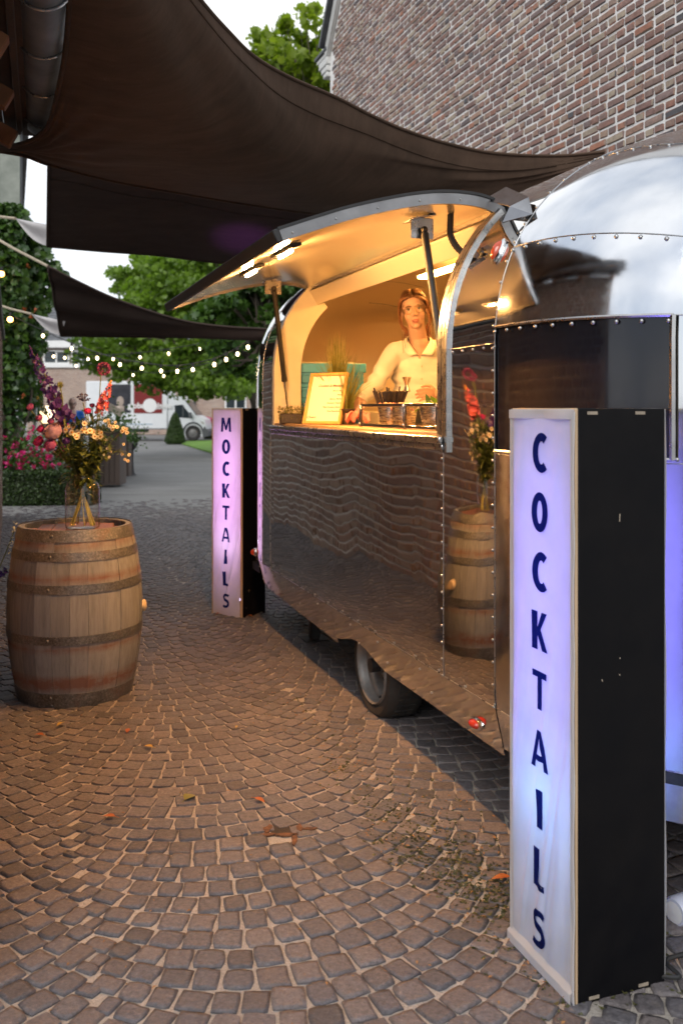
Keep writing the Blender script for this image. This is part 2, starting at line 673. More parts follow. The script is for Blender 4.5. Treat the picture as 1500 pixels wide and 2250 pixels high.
cob_mesh = []
for vs, fs in cob_var:
    q = MB(); q.add(vs, fs)
    cob_mesh.append(q.mesh('cobble', m_cob, 32, False))
FAN_W, FAN_R, ROW = 1.16, .80, .094
stones = []
DRAIN = W(*ST(*(P(626, 1829, 3000 / (1829 - 897)).xy)))
for k in range(-6, 3):
    s_ax = -.75 + FAN_W * k
    for i in range(-40, 122):
        t_c = i * ROW + (.03 * math.sin(k * 2.3))
        phm = math.asin(.58 / FAN_R)
        a = -phm + rnd.uniform(-.01, .01)
        first = True
        while a < phm - .02:
            w = (rnd.uniform(.070, .094) if not (first and i % 2) else rnd.uniform(.040, .052)) / FAN_R
            first = False
            if a + w > phm - .05:
                w = phm - a
            mid = a + w / 2
            s = s_ax + FAN_R * math.sin(mid)
            t = t_c + FAN_R * (1 - math.cos(mid)) + rnd.uniform(-.004, .004)
            a += w
            p = W(s, t)
            if p.y < 1.25 or t > 11.2 or abs(p.x) > .47 * p.y + .25:
                continue
            if (p.xy - DRAIN.xy).length < .052:
                continue
            hw = w * FAN_R / 2 - rnd.uniform(.0012, .0040)
            hh = ROW * max(.62, math.cos(mid)) / 2 - rnd.uniform(.0012, .0040)
            if t > 8.2 and rnd.random() < (t - 8.2) * .33:
                continue
            if hw < .018:
                continue
            stones.append((p.x, p.y, bed_h(p.x, p.y) + rnd.uniform(-.0014, .0014), hw, hh, ALLEY + mid + rnd.uniform(-.09, .09), rnd.randrange(NV)))
# the large setts around the near sign and under the caravan keep the same bond
def in_frame(st):
    x, y = st[0], st[1]
    u = 750 + F * x / y
    v = 897 + F * EYE / y
    return -10 < u < 1510 and v < 2260
vis = [st for st in stones if in_frame(st)]
vis.sort(key=lambda st: st[1])
near = set(id(st) for st in vis[:300])
JV, JF = [], []
for st in stones:
    x, y, z, hw, hh, a, k = st
    if id(st) in near:
        o = obj('cobble', cob_mesh[k], cob_root, loc=(x, y, z), rot=(0, 0, a))
        o.scale = (hw, hh, 1)
    else:
        vs, fs = cob_var[k] if y < 6 else cob_low[k]
        ca, sa = math.cos(a), math.sin(a)
        o = len(JV)
        for (vx, vy, vz) in vs:
            X, Y = vx * hw, vy * hh
            JV.append((x + ca * X - sa * Y, y + sa * X + ca * Y, z + vz))
        JF.extend([tuple(i + o for i in q) for q in fs])
q = MB(); q.v = JV; q.f = JF; q.mi = [0] * len(JF)
q.build('cobble', m_cob, cob_root, 32, False, kind='stuff')

# burnt, empty square hole where a cobble is missing
drain = thing('drain_hole', 'dark square hole with charred rusty rim where one cobble is missing', 'drain', (DRAIN.x, DRAIN.y, 0), ALLEY - .25)
m_char = pm('charred_earth', (.012, .009, .007), (.035, .02, .012), 40, .8, 0, .6, 160, .006)
m_rustsoil = pm('rusty_soil', (.07, .028, .012), (.16, .07, .03), 60, .9, 0, .6, 220, .006)
q = MB()
q.box((0, 0, .0072), (.100, .088, .010), .003)
q.build('hole_floor', m_char, drain)
q = MB()
for (x, y, w, h) in ((-.062, .01, .03, .06), (.052, .0, .022, .05), (.0, -.046, .08, .02), (.03, -.085, .022, .07), (-.06, -.04, .05, .02), (.085, -.01, .05, .018)):
    pl = []
    for i in range(14):
        a = 2 * PI * i / 14
        rr = rnd.uniform(.6, 1.1)
        pl.append((x + math.cos(a) * w * rr * .6, y + math.sin(a) * h * rr * .6))
    q.prism(pl, lambda p: (p[0], p[1], .010), (0, 0, .0058))
q.build('scorched_soil', m_rustsoil, drain, 0)

# lawn and the dark strip of road behind
m_lawn = pm('lawn_grass', (.10, .22, .02), (.16, .30, .035), 3, .9, 0, .8, 40, .05)
lw = MB()
pts = [P(388, 972, 40), P(466, 968, 41.5), P(620, 968, 41.5), P(640, 990, 31), P(640, 1005, 27.5), P(470, 996, 30.0), P(440, 986, 33)]
lw.prism([(p.x, p.y) for p in pts], lambda p: (p[0], p[1], -.01), (0, 0, .05))
lw.build('lawn', m_lawn, kind='structure', smooth=0)

# ------------------------------------------------------------------ bricks
def brick_material(name, stops, dusty=(.42, .38, .34)):
    m, nt, N, L, b = newmat(name)
    ge = nt.nodes.new('ShaderNodeNewGeometry')
    pos = ge.outputs['Position']
    r = rand_piece(nt)
    c = ramp(nt, r, stops)
    c = mixc(nt, .75, c, ramp(nt, noise(nt, pos, 38, 6, .7), [(.25, .45), (.5, 1.0), (.75, 1.5)]), 'MULTIPLY')
    c = mixc(nt, ramp(nt, noise(nt, pos, 14, 5, .7), [(.56, 0.0), (.8, .45)]), c, dusty)
    c = mixc(nt, .6, c, ramp(nt, noise(nt, pos, .9, 5, .65), [(.3, .68), (.7, 1.2)]), 'MULTIPLY')
    c = mixc(nt, .14, c, (.20, .19, .18))
    L.new(c, b.inputs['Base Color'])
    b.inputs['Roughness'].default_value = .9
    bump(nt, b, noise(nt, pos, 90, 6, .7), .7, .006)
    return m
m_brick = brick_material('old_brick', [(0, (.19, .108, .094)), (.16, (.27, .138, .105)), (.3, (.16, .112, .108)), (.42, (.32, .185, .13)), (.52, (.31, .24, .18)), (.62, (.40, .32, .235)), (.72, (.21, .122, .104)), (.82, (.075, .074, .084)), (.9, (.38, .155, .09)), (1.0, (.24, .16, .128))])
m_mortar2 = pm('grey_mortar', (.56, .53, .49), (.44, .415, .385), 9, .95, 0, .6, 160, .006)
m_mortar = pm('lime_mortar', (.80, .78, .76), (.68, .66, .64), 9, .95, 0, .6, 160, .006)
def brick_variant(k, w, h, d=.05):
    r = random.Random(k * 7 + int(w * 1000))
    q = MB()
    q.box((0, 0, 0), (w, d, h), .006)
    out = []
    for p in q.v:
        out.append((p[0] + r.uniform(-.0035, .0035), p[1] + r.uniform(-.002, .002), p[2] + r.uniform(-.0035, .0035)))
    return out, q.f
def brick_wall(root, place, t0, t1, z0, z1, keep, n_single, score, mat, face=.0085, off=0.0, course=.0615, big=1.0):
    """English bond. place(t, n, z) -> Vector: n is depth out of the wall; root carries the bricks"""
    kinds = {'stretcher': (.178 * big, .0465 * big), 'header': (.079 * big, .0465 * big)}
    var = {n: [brick_variant(k, *wh) for k in range(6)] for n, wh in kinds.items()}
    me = {}
    for n in kinds:
        me[n] = []
        for vs, fs in var[n]:
            q = MB(); q.add(vs, fs)
            me[n].append(q.mesh('brick', mat, 30, True))
    items = []
    row = 0
    z = z0
    while z < z1:
        n = 'stretcher' if row % 2 == 0 else 'header'
        pitch = kinds[n][0] + .016
        t = t0 - (.05 if n == 'header' else (.1 if row % 4 == 0 else 0))
        while t < t1:
            c = t + pitch / 2
            if keep(c, z):
                items.append((n, c + rnd.uniform(-.003, .003), z + rnd.uniform(-.002, .002), rnd.uniform(-.003, .004), rnd.randrange(6), rnd.uniform(-.012, .012)))
            t += pitch
        z += course
        row += 1
    sel = set()
    if n_single:
        order = sorted(range(len(items)), key=lambda i: -score(items[i]))
        sel = set(order[:n_single])
    ax = (place(1, 0, 0) - place(0, 0, 0)).normalized()
    nn = (place(0, 1, 0) - place(0, 0, 0)).normalized()
    rot = Matrix((ax, nn, Vector((0, 0, 1)))).transposed()
    J = MB()
    for i, (n, t, z, dd, k, roll) in enumerate(items):
        c = place(t, face - .025 + dd + off, z)
        R = rot @ Matrix.Rotation(roll, 3, 'Y')
        if i in sel:
            o = obj('brick', me[n][k], root)
            o.matrix_local = Matrix.Translation(c) @ R.to_4x4()
        else:
            vs, fs = var[n][k]
            J.add([R @ Vector(p) + c for p in vs], fs)
    if J.v:
        J.build('brick', mat, root, 30, True, kind='stuff')

# ------------------------------------------------------------------ gabled brick house behind the caravan
HS = 2.26
HT = 7.02                      # far corner of the gable wall
HZ = 6.02                      # eaves height at that corner
SLOPE = 1.36
def gable_top(t):
    return HZ + (HT - t) * SLOPE if t > 2.6 else HZ + (HT - 2.6) * SLOPE - (2.6 - t) * SLOPE
house = thing('brick_house', 'tall old brick gable house with pale joints behind the caravan', 'house')
q = MB()
poly = [(-3.2, 0), (HT, 0), (HT, HZ), (2.6, gable_top(2.6)), (-1.82, HZ), (-3.2, HZ)]
q.prism(poly, lambda p: W(HS, p[0], p[1]), W(HS + 6, 0, 0) - W(HS, 0, 0))
q.build('wall', m_mortar, house, 0)
def bscore(it):
    n, t, z = it[0], it[1], it[2]
    p = W(HS, t, z)
    u, v = 750 + F * p.x / p.y, 897 - F * (z - EYE) / p.y
    if not (735 < u < 1500 and -4 < v < 345) or v > 250 + (u - 740) * .2:
        return -1
    return (2.2 if n == 'stretcher' else 1.0) / p.y ** 2
brick_wall(house, lambda t, n, z: W(HS - n, t, z), -1.6, HT, 2.2, 7.4, lambda t, z: z < gable_top(t) - .12 and t < HT - .095, 300, bscore, m_brick)
m_slate = pm('dark_slate', (.035, .038, .045), (.06, .064, .07), 6, .5, 0, .3, 50)
m_verge = pm('weathered_white_board', (.62, .62, .60), (.48, .48, .46), 5, .6, 0, .2, 30, .004, stretch=(1, 1, .3))
e0, e1 = W(HS - .03, HT + .05, HZ - .02), W(HS - .03, 2.6, gable_top(2.6) + .05)
q = MB(); q.beam(e0, e1, .05, .13, .006); q.build('verge_board', m_verge, house)
q = MB(); q.beam(e0 + Vector((-.03, .06, .10)), e1 + Vector((-.03, .06, .10)), .16, .07, .006); q.build('roof_edge', m_slate, house)
q = MB(); q.prism([(HT + .2, HZ - .1), (2.6, gable_top(2.6) + .08), (2.6, gable_top(2.6) + .2), (HT + .2, HZ + .02)], lambda p: W(HS - .02, p[0], p[1] + .02), W(HS + 6, 0, 0) - W(HS, 0, 0))
q.build('roof', m_slate, house, 0)
# boxed eaves that return round the corner
q = MB()
for (z, d, h) in ((-.02, .40, .05), (-.10, .32, .10), (-.20, .22, .07), (-.28, .14, .06)):
    c = W(HS + .9, HT + d / 2, HZ + z)
    q.box(c, (1.9, d, h), .008, Matrix.Rotation(ALLEY, 3, 'Z'))
q.build('eaves_cornice', m_verge, house)
q = MB(); q.box(W(HS + .9, HT + .22, HZ + .04), (1.94, .46, .05), .008, Matrix.Rotation(ALLEY, 3, 'Z')); q.build('eaves_gutter', m_slate, house)

# ------------------------------------------------------------------ near building on the left, with eaves and gutter
LS = -1.64
LT = 1.18
barn = thing('brick_barn', 'low brick barn whose timber eaves and zinc gutter hang at the top left', 'barn')
q = MB()
q.prism([(-1.5, 0), (LT, 0), (LT, 2.93), (-1.5, 2.93)], lambda p: W(LS - .005, p[0], p[1]), W(-2.4, 0, 0) - W(0, 0, 0))
q.build('wall', m_mortar2, barn, 0)
m_brick2 = brick_material('red_brown_brick', [(0, (.17, .095, .07)), (.25, (.26, .145, .10)), (.5, (.20, .13, .10)), (.75, (.31, .21, .15)), (1.0, (.13, .08, .062))])
brick_wall(barn, lambda t, n, z: W(LS + n, t, z), -1.48, LT, .03, 2.9, lambda t, z: -1.4 < t < LT - .10, 0, None, m_brick2)
brick_wall(barn, lambda t, n, z: W(t, -1.5 - n, z), -4.0, LS, .03, 2.9, lambda t, z: t < LS - .10, 0, None, m_brick2)
brick_wall(barn, lambda t, n, z: W(t, LT + n, z), -4.0, LS, .03, 2.9, lambda t, z: t < LS - .10, 0, None, m_brick2)
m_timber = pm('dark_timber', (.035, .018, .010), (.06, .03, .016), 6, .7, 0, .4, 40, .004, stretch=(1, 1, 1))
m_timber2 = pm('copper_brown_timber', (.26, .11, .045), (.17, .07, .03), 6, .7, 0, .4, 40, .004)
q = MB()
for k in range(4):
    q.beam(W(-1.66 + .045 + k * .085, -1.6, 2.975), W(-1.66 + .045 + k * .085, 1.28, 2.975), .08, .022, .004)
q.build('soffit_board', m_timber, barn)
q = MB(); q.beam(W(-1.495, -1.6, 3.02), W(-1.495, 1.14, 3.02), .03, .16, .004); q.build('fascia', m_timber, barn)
for k in range(5):
    tt = 1.02 - k * .62
    q = MB(); q.beam(W(-2.2, tt, 3.22), W(-1.52, tt, 2.86), .07, .09, .005)
    q.build('rafter', m_timber2, barn)
q = MB(); q.prism([(-4.2, 4.4), (-1.3, 3.05), (-1.3, 3.11), (-4.2, 4.48)], lambda p: W(p[0], -1.6, p[1]), W(0, 2.85, 0) - W(0, 0, 0))
q.build('roof', m_slate, barn, 0)
m_zinc = pm('weathered_zinc', (.26, .275, .29), (.17, .18, .19), 4, .42, .75, .15, 26, .004, rough2=.6)
gut = MB()
GR = .098
prof = [(GR, a) for a in np.linspace(PI, 2 * PI, 17)]
def gpt(s, a, r=GR, t=0):
    return W(-1.385 + r * math.cos(a), t, 3.03 + r * math.sin(a))
ts = [-1.65] + [-1.4 + .4 * k for k in range(6)] + [1.16]
vs = []
for t in ts:
    for (r, a) in prof:
        vs.append(gpt(0, a, r, t))
    for (r, a) in prof[::-1]:
        vs.append(gpt(0, a, r - .004, t))
n = len(prof) * 2
fs = [(i * n + k, i * n + (k + 1) % n, (i + 1) * n + (k + 1) % n, (i + 1) * n + k) for i in range(len(ts) - 1) for k in range(n)]
gut.add(vs, fs)
gut.add([gpt(0, a, GR, 1.16) for a in np.linspace(PI, 2 * PI, 17)], [tuple(range(17))])
gutter = gut.build('gutter', m_zinc, barn, 40)
q = MB()
q.tube([W(-1.385 + GR + .006, -1.65, 3.03), W(-1.385 + GR + .006, 1.16, 3.03)], .009, 8)
q.build('gutter_bead', m_zinc, gutter)
for tt in (.98, .50, .02, -.46, -.94, -1.42):
    q = MB()
    pts = [gpt(0, a, GR + .006, tt) for a in np.linspace(PI * .97, 2.06 * PI, 18)]
    q.tube(pts, .0055, 6)
    q.build('gutter_bracket', m_trim, gutter)

barn.rotation_euler = (0, 0, -rad(1.74))
_pv = W(-1.385, 1.16)
barn.location = _pv - Matrix.Rotation(-rad(1.74), 3, 'Z') @ _pv

# the garden wall that carries on past the barn (mirrored in the caravan's side)
gw = thing('garden_wall', 'old brick garden wall running on from the barn along the left edge', 'wall')
q = MB(); q.prism([(LT + .02, 0), (9.2, 0), (9.2, 2.42), (LT + .02, 2.42)], lambda p: W(-1.668, p[0], p[1]), W(-.22, 0, 0) - W(0, 0, 0)); q.build('core', m_mortar2, gw, 0)
brick_wall(gw, lambda t, n, z: W(-1.664 + n, t, z), LT + .05, 9.2, .03, 2.42, lambda t, z: True, 0, None, m_brick2, course=.083, big=1.38)
q = MB(); q.beam(W(-1.77, LT + .02, 2.45), W(-1.77, 9.2, 2.45), .30, .06, .01); q.build('coping', m_slate, gw)
# ------------------------------------------------------------------ the caravan
car = thing('drinks_caravan', 'polished riveted aluminium caravan with its serving hatch propped open', 'caravan', (P0[0], P0[1], 0), ALLEY)
NEXP, CL, CB, ZC, ZB = 2.2, 1.0, .81, 1.70, .34
T0, T1 = -1.17, 1.86
EX = 2 / NEXP
def prof_pt(v, off=0.0):
    far = v > 2
    w = 4 - v if far else v
    if w <= 1:
        z = ZB + (ZC - ZB) * w
        x = 1.0 - max(0, .50 - z) * .22 - off
    else:
        th = (w - 1) * PI / 2
        x = (1.0 - off) * max(0, math.cos(th)) ** EX
        z = ZC + (CB - off) * math.sin(th) ** EX
    return (-x if far else x), z
def shell(a, v, off=0.0):
    """local (s, t, z) on the body; a: -1..0 near cap, 0..1 straight, 1..2 far cap"""
    if a < 0:
        ph = -a * PI / 2
        t, r = T0 - (CL - off) * math.sin(ph) ** EX, max(.0005, math.cos(ph)) ** EX
    elif a > 1:
        ph = (a - 1) * PI / 2
        t, r = T1 + (CL - off) * math.sin(ph) ** EX, max(.0005, math.cos(ph)) ** EX
    else:
        t, r = T0 + (T1 - T0) * a, 1.0
    x, z = prof_pt(v, off)
    if z > ZC:
        z = ZC + r * (z - ZC)
    return Vector((1 - x * r, t, z))
def a_of(t):
    return (t - T0) / (T1 - T0)
def v_of(z):
    if z <= ZC:
        return (z - ZB) / (ZC - ZB)
    return 1 + math.asin(min(1, ((z - ZC) / CB)) ** (1 / EX)) / (PI / 2)
def normal(a, v):
    e = 1e-3
    du = shell(a + e, v) - shell(a - e, v)
    dv = shell(a, v + e) - shell(a, v - e)
    n = du.cross(dv).normalized()
    c = Vector((1, (T0 + T1) / 2, 1.2))
    return n if n.dot(shell(a, v) - c) > 0 else -n
def panel(name, a0, a1, v0, v1, mat, na=None, nv=None, off=0.0, parent=car, dv=None):
    na = na or max(2, int(abs(a1 - a0) * (14 if (a0 < 0 or a1 > 1) else 4)))
    nv = nv or max(2, int(abs(v1 - v0) * 12))
    q = MB()
    q.grid(lambda x, y: shell(a0 + (a1 - a0) * x, v0 + (v1 - v0) * y, off), na, nv)
    return q.build(name, mat, parent, 180)
OT0, OT1 = -.78, 1.58
OA0, OA1 = a_of(OT0), a_of(OT1)
VSK = v_of(.485)
VSILL = v_of(1.372)
VMID = v_of(1.72)
VTOP = v_of(2.245)
VWIN = v_of(1.775)
VB1 = v_of(2.05)
VB2 = v_of(2.37)
# lower side panels
panel('side_panel', 0, OA0, VSK, VMID, m_shell, 6, 16)
panel('side_panel', OA0, OA1 + .005, VSK, VSILL, m_shell, 20, 16)
panel('side_panel', OA1 + .005, 1, VSK, VMID, m_shell, 6, 16)
panel('side_panel', 0, OA0, VMID, 2.0, m_shell, 6, 22)
panel('side_panel', OA1, 1, VMID, 2.0, m_shell, 6, 22)
panel('roof_panel', OA0, OA1, VTOP, 2.0, m_shell, 20, 10)
panel('roof_panel', 0, 1, 2.0, 3.0, m_shell, 20, 20)
panel('side_panel', 0, 1, 3.0, 4.0 - VSK, m_shell, 12, 10)
# near cap
AW0, AW1 = 0.0, -.425
panel('end_panel', -1, 0, VSK, VSILL - .012, m_cap, 26, 12)
panel('end_panel', AW1 - .01, -1, VSILL - .012, VWIN, m_cap, 18, 6)
panel('end_panel', -1, 0, VWIN, VB1, m_cap, 30, 8)
panel('end_panel', -1, 0, VB1, VB2, m_cap, 30, 10)
panel('end_panel', -1, 0, VB2, 4 - VSK, m_cap, 30, 30)
# far cap
panel('end_panel', 1, 2, VSK, 2.0, m_shell, 30, 34)
panel('end_panel', 1, 2, 2.0, 4 - VSK, m_shell, 30, 26)
# black wrap-round end window, recessed a little, with its frame
win = panel('end_window', AW1, AW0, VSILL - .012, VWIN, m_blackglass, 20, 6, .006)
q = MB()
q.tube([shell(AW1 * k / 24, VWIN) for k in range(25)], .006, 6)
q.tube([shell(AW1 * k / 24, VSILL - .012) for k in range(25)], .006, 6)
q.tube([shell(AW1, VSILL - .012 + (VWIN - VSILL + .012) * k / 6) for k in range(7)], .010, 6)
q.build('window_frame', m_trim, win)
# skirt
m_skirt = polished('skirt_aluminium', (.74, .73, .71), .05, .14, .0018, 1.6)
def skirt(name, t0, t1, zf, mat=m_skirt, off=0.002, n=24):
    q = MB()
    def fn(x, y):
        t = t0 + (t1 - t0) * x
        z = .483 + (zf(t) - .483) * y
        p = shell(a_of(t), v_of(max(ZB + .001, z)))
        return Vector((-p.x * 0 + p.x - off + max(0, (ZB - z)) * .25, t, z))
    q.grid(fn, n, 4)
    return q.build(name, mat, car, 180)
def arch(t):
    d = abs(t - .20)
    return .318 + (.060 * (math.cos(min(1, d / .36) * PI) * .5 + .5) if d < .36 else 0)
skirt('skirt_panel', T0, .52, arch, n=40)
skirt('skirt_flap', .525, 1.86, lambda t: .325 - .035 * (1.86 - t) / 1.34)
q = MB()
def capsk(x, y):
    p = shell(-x, v_of(.483 + (.345 - .483) * y))
    return p
q.grid(capsk, 24, 4)
q.build('skirt_panel', m_cap, car, 180)
q = MB()
q.grid(lambda x, y: shell(1 + x, v_of(.483 + (.345 - .483) * y)), 20, 4)
q.build('skirt_panel', m_shell, car, 180)
# black underside
q = MB()
q.prism([(.06, T0 - .5), (.06, T1 + .5), (.6, T1 + .85), (1.4, T1 + .85), (1.94, T1 + .5), (1.94, T0 - .5), (1.4, T0 - .85), (.6, T0 - .85)], lambda p: (p[0], p[1], .37), (0, 0, .05))
q.build('chassis', m_black, car, 0)
q = MB()
q.box((.42, -.3, .30), (.08, 2.9, .10), .01); q.box((1.58, -.3, .30), (.08, 2.9, .10), .01)
q.tube([(.1, .22, .25), (1.9, .22, .25)], .035, 8)
q.build('axle', m_black, car)
# lap seams and rivets
rv = MB()
seam = MB()
def rivet(p, n, r=.0058):
    x = n.orthogonal().normalized(); y = n.cross(x)
    vs = []
    for (k, h) in ((1.0, 0), (.85, .5), (.4, .75)):
        for i in range(6):
            a = PI / 3 * i
            vs.append(p + (x * math.cos(a) + y * math.sin(a)) * r * k + n * r * h)
    vs.append(p + n * r * .8)
    fs = [(R * 6 + i, R * 6 + (i + 1) % 6, (R + 1) * 6 + (i + 1) % 6, (R + 1) * 6 + i) for R in range(2) for i in range(6)]
    fs += [(12 + i, 12 + (i + 1) % 6, 18) for i in range(6)]
    rv.add(vs, fs)
def seam_line(fa, fv, length_pitch=.062, offs=((0.012,),), width=.004, riv=True, du=(0, 0), r=.0058):
    """a raised lap edge with a row of rivets beside it; fa,fv: functions of 0..1"""
    N_ = 60
    pts = [shell(fa(i / N_), fv(i / N_)) for i in range(N_ + 1)]
    nr_ = [normal(fa(i / N_), fv(i / N_)) for i in range(N_ + 1)]
    seam.tube([p + n * .0005 for p, n in zip(pts, nr_)], width * .5, 4)
    if riv:
        d = [0]
        for a, b in zip(pts, pts[1:]):
            d.append(d[-1] + (b - a).length)
        m = max(2, int(d[-1] / length_pitch))
        for k in range(m + 1):
            u = d[-1] * k / m
            i = min(N_ - 1, next((j for j in range(N_) if d[j + 1] >= u), N_ - 1))
            tt = (u - d[i]) / max(1e-6, d[i + 1] - d[i])
            p = pts[i].lerp(pts[i + 1], tt)
            tan = (pts[i + 1] - pts[i]).normalized()
            side = nr_[i].cross(tan).normalized()
            rivet(p + side * du[0], nr_[i], r)
seam_line(lambda u: 0, lambda u: VSK + (2 - VSK) * u, .075, du=(.014, 0))
seam_line(lambda u: 1, lambda u: VSK + (2 - VSK) * u, .062, du=(.014, 0))
seam_line(lambda u: OA0, lambda u: VSK + (VSILL - VSK) * u, .062, du=(.013, 0))
seam_line(lambda u: OA1 + .03, lambda u: VSK + (VSILL - VSK) * u, .05, du=(.0, 0))
seam_line(lambda u: OA0 * u, lambda u: VMID, .07, du=(.012, 0))
seam_line(lambda u: u, lambda u: VSK, .21, du=(-.012, 0))
seam_line(lambda u: -.62 * u, lambda u: VWIN, .075, du=(-.016, 0), r=.0075)
seam_line(lambda u: -.7 * u, lambda u: VB1, .075, du=(-.012, 0), r=.0075)
seam_line(lambda u: -.8 * u, lambda u: VB2, .075, du=(-.012, 0), r=.0065)
seam_line(lambda u: -.5 * u, lambda u: VSILL - .02, .09, du=(.012, 0), r=.007)
seam_line(lambda u: -.7 * u, lambda u: VSK, .14, du=(.012, 0))
seam_line(lambda u: a_of(-.76) * u, lambda u: 1.86, .09, du=(.012, 0))
for t in (-1.0, -.55, -.2, .3, .75, 1.2, 1.6):
    for z in (.45, .375):
        rivet(shell(a_of(t + z), v_of(z)) + Vector((-.003, 0, 0)), Vector((-1, 0, 0)), .006)
rv.build('rivet', m_rivet, car, 180, kind='stuff')
seam.build('lap_seam', m_trim, car, 180)

# interior lining
def lining(a0, a1, v0, v1, na, nv, name='lining_panel'):
    q = MB()
    q.grid(lambda x, y: shell(a0 + (a1 - a0) * x, v0 + (v1 - v0) * y, .045), na, nv)
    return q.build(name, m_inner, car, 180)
VF = v_of(.52)
lining(0, 1, VTOP, 3.0, 8, 20)
lining(.0, .36, 3.0, 4 - VF, 3, 8)
lining(.36, .72, 3.0, 4 - VF, 3, 8)
lining(.72, 1.0, 3.0, 4 - VF, 3, 8)
lining(1, 2, VF, 4 - VF, 22, 40)
lining(-1, 0, VF, 4 - VF, 22, 40)
lining(0, OA0, VF, VTOP, 2, 12)
lining(OA1, 1, VF, VTOP, 2, 12)
lining(OA0, OA1, VF, VSILL, 8, 5)
irv = MB(); rv2 = rv; rv = irv
for aa in (.0, .36, .72, 1.0):
    for k in range(30):
        v = 2.2 + 1.3 * k / 29
        rivet(shell(aa, v, .043), -normal(aa, v), .005)
for k in range(40):
    rivet(shell(k / 39, 2.55, .043), -normal(.5, 2.55), .005)
ls = MB()
for aa in (.36, .72, .995, 1.22, 1.45):
    ls.tube([shell(aa, 2.0 + (2 - VF) * k / 40, .0445) for k in range(41)], .004, 5)
ls.tube([shell(k / 40, 2.55, .0445) for k in range(41)], .004, 5)
ls.build('lining_seam', m_trim, car, 180)
irv.build('rivet', m_rivet, car, 180, kind='stuff')
q = MB()
q.prism([(.06, T0 - .4), (.06, T1 + .4), (.6, T1 + .75), (1.4, T1 + .75), (1.94, T1 + .4), (1.94, T0 - .4), (1.4, T0 - .75), (.6, T0 - .75)], lambda p: (p[0], p[1], .45), (0, 0, .03))
q.build('floor', m_counter, car, 0)

# opening frame: jambs, header, sill
def jamb(t, wd, dep, mat, name, sgn, lo=1.385):
    q = MB()
    va = v_of(lo)
    n_ = 22
    vs, m_ = [], 4
    for k in range(n_ + 1):
        v = va + (VTOP + .01 - va) * k / n_
        p = shell(a_of(t), v)
        nn = normal(a_of(t), v)
        o, i = p + nn * .012, p - nn * dep
        T_ = Vector((0, 1, 0)) * wd * sgn
        vs += [o, o + T_, i + T_, i]
    fs = [(k * 4 + j, k * 4 + (j + 1) % 4, (k + 1) * 4 + (j + 1) % 4, (k + 1) * 4 + j) for k in range(n_) for j in range(4)]
    fs += [(0, 1, 2, 3), (n_ * 4 + 3, n_ * 4 + 2, n_ * 4 + 1, n_ * 4)]
    q.add(vs, fs)
    return q.build(name, mat, car, 40)
jamb(OT0 - .006, .016, .03, m_trim, 'jamb_trim', -1, 1.335)
jamb(OT0 - .030, .018, .012, m_trim, 'jamb_trim', -1, 1.335)
jamb(OT0 - .021, .009, .006, m_black, 'jamb_seal', -1, 1.335)
jamb(OT0, .03, .06, m_trim, 'jamb', 1)
jamb(OT1, .04, .16, m_cream, 'jamb', -1)
jamb(OT1 + .012, .012, .03, m_trim, 'jamb_trim', 1, 1.36)
hd = MB()
ph, nh = shell(a_of(0), VTOP), normal(a_of(0), VTOP)
hd.box((ph.x + .035, .40, ph.z - .045), (.03, OT1 - OT0, .10), .004, Matrix.Rotation(-.55, 3, 'Y'))
hd.build('header_rail', m_inner, car)
q = MB()
q.box((ph.x + .028, .40, ph.z + .012), (.012, OT1 - OT0 + .02, .028), .003)
q.build('hinge_gap_strip', m_black, car)  # black strip stands in for the shade in the hinge gap
# counter: sill board, lip and worktop
q = MB()
q.box((.17, .40, 1.395), (.36, OT1 - OT0 - .004, .026), .005)
q.build('counter', m_counter, car)
q = MB()
q.box((-.022, .40, 1.381), (.022, OT1 - OT0 + .05, .03), .006)
q.box((-.014, .40, 1.353), (.014, OT1 - OT0 + .05, .024), .004)
q.build('counter_lip', m_trim, car)
q = MB()
q.box((.012, .40, 1.404), (.045, OT1 - OT0 - .01, .012), .004)
q.build('counter_edge', m_counter, car)
q = MB()
q.box((.52, 1.75, 1.0), (.55, 1.1, .96), .01)
q.box((.50, .2, .93), (.30, 1.6, .88), .01)
q.build('cabinet', m_cream, car)

# hatch
HP = [(.272, 2.262), (.23, 2.285), (.16, 2.305), (.08, 2.312), (-.02, 2.308), (-.12, 2.293), (-.22, 2.270), (-.32, 2.243), (-.42, 2.212), (-.53, 2.172), (-.655, 2.125)]
HA, HB = OT0 - .02, OT1 + .02
hp3 = crom([Vector((x, z, 0)) for x, z in HP], 34)
hn = []
for i in range(len(hp3)):
    d = (hp3[min(i + 1, 33)] - hp3[max(i - 1, 0)]).normalized()
    n = Vector((d.y, -d.x, 0))
    hn.append(n if n.y > 0 else -n)
def hpt(u, t, off):
    x = u * 33
    i = min(32, int(x)); f = x - i
    p = hp3[i].lerp(hp3[i + 1], f); n = hn[i].lerp(hn[i + 1], f).normalized()
    p = p + n * off
    return Vector((p.x, t, p.y))
m_trimd = pm('dull_edge_aluminium', (.26, .26, .265), (.20, .20, .205), 9, .3, 1.0, rough2=.45)
q = MB()
q.grid(lambda x, y: hpt(x, HA + (HB - HA) * y, 0), 33, 12)
hatch = q.build('hatch', m_shell, car, 180)
q = MB(); q.grid(lambda x, y: hpt(x, HA + .012 + (HB - HA - .024) * y, -.028), 33, 12); q.build('lining', m_hatchin, hatch, 180)
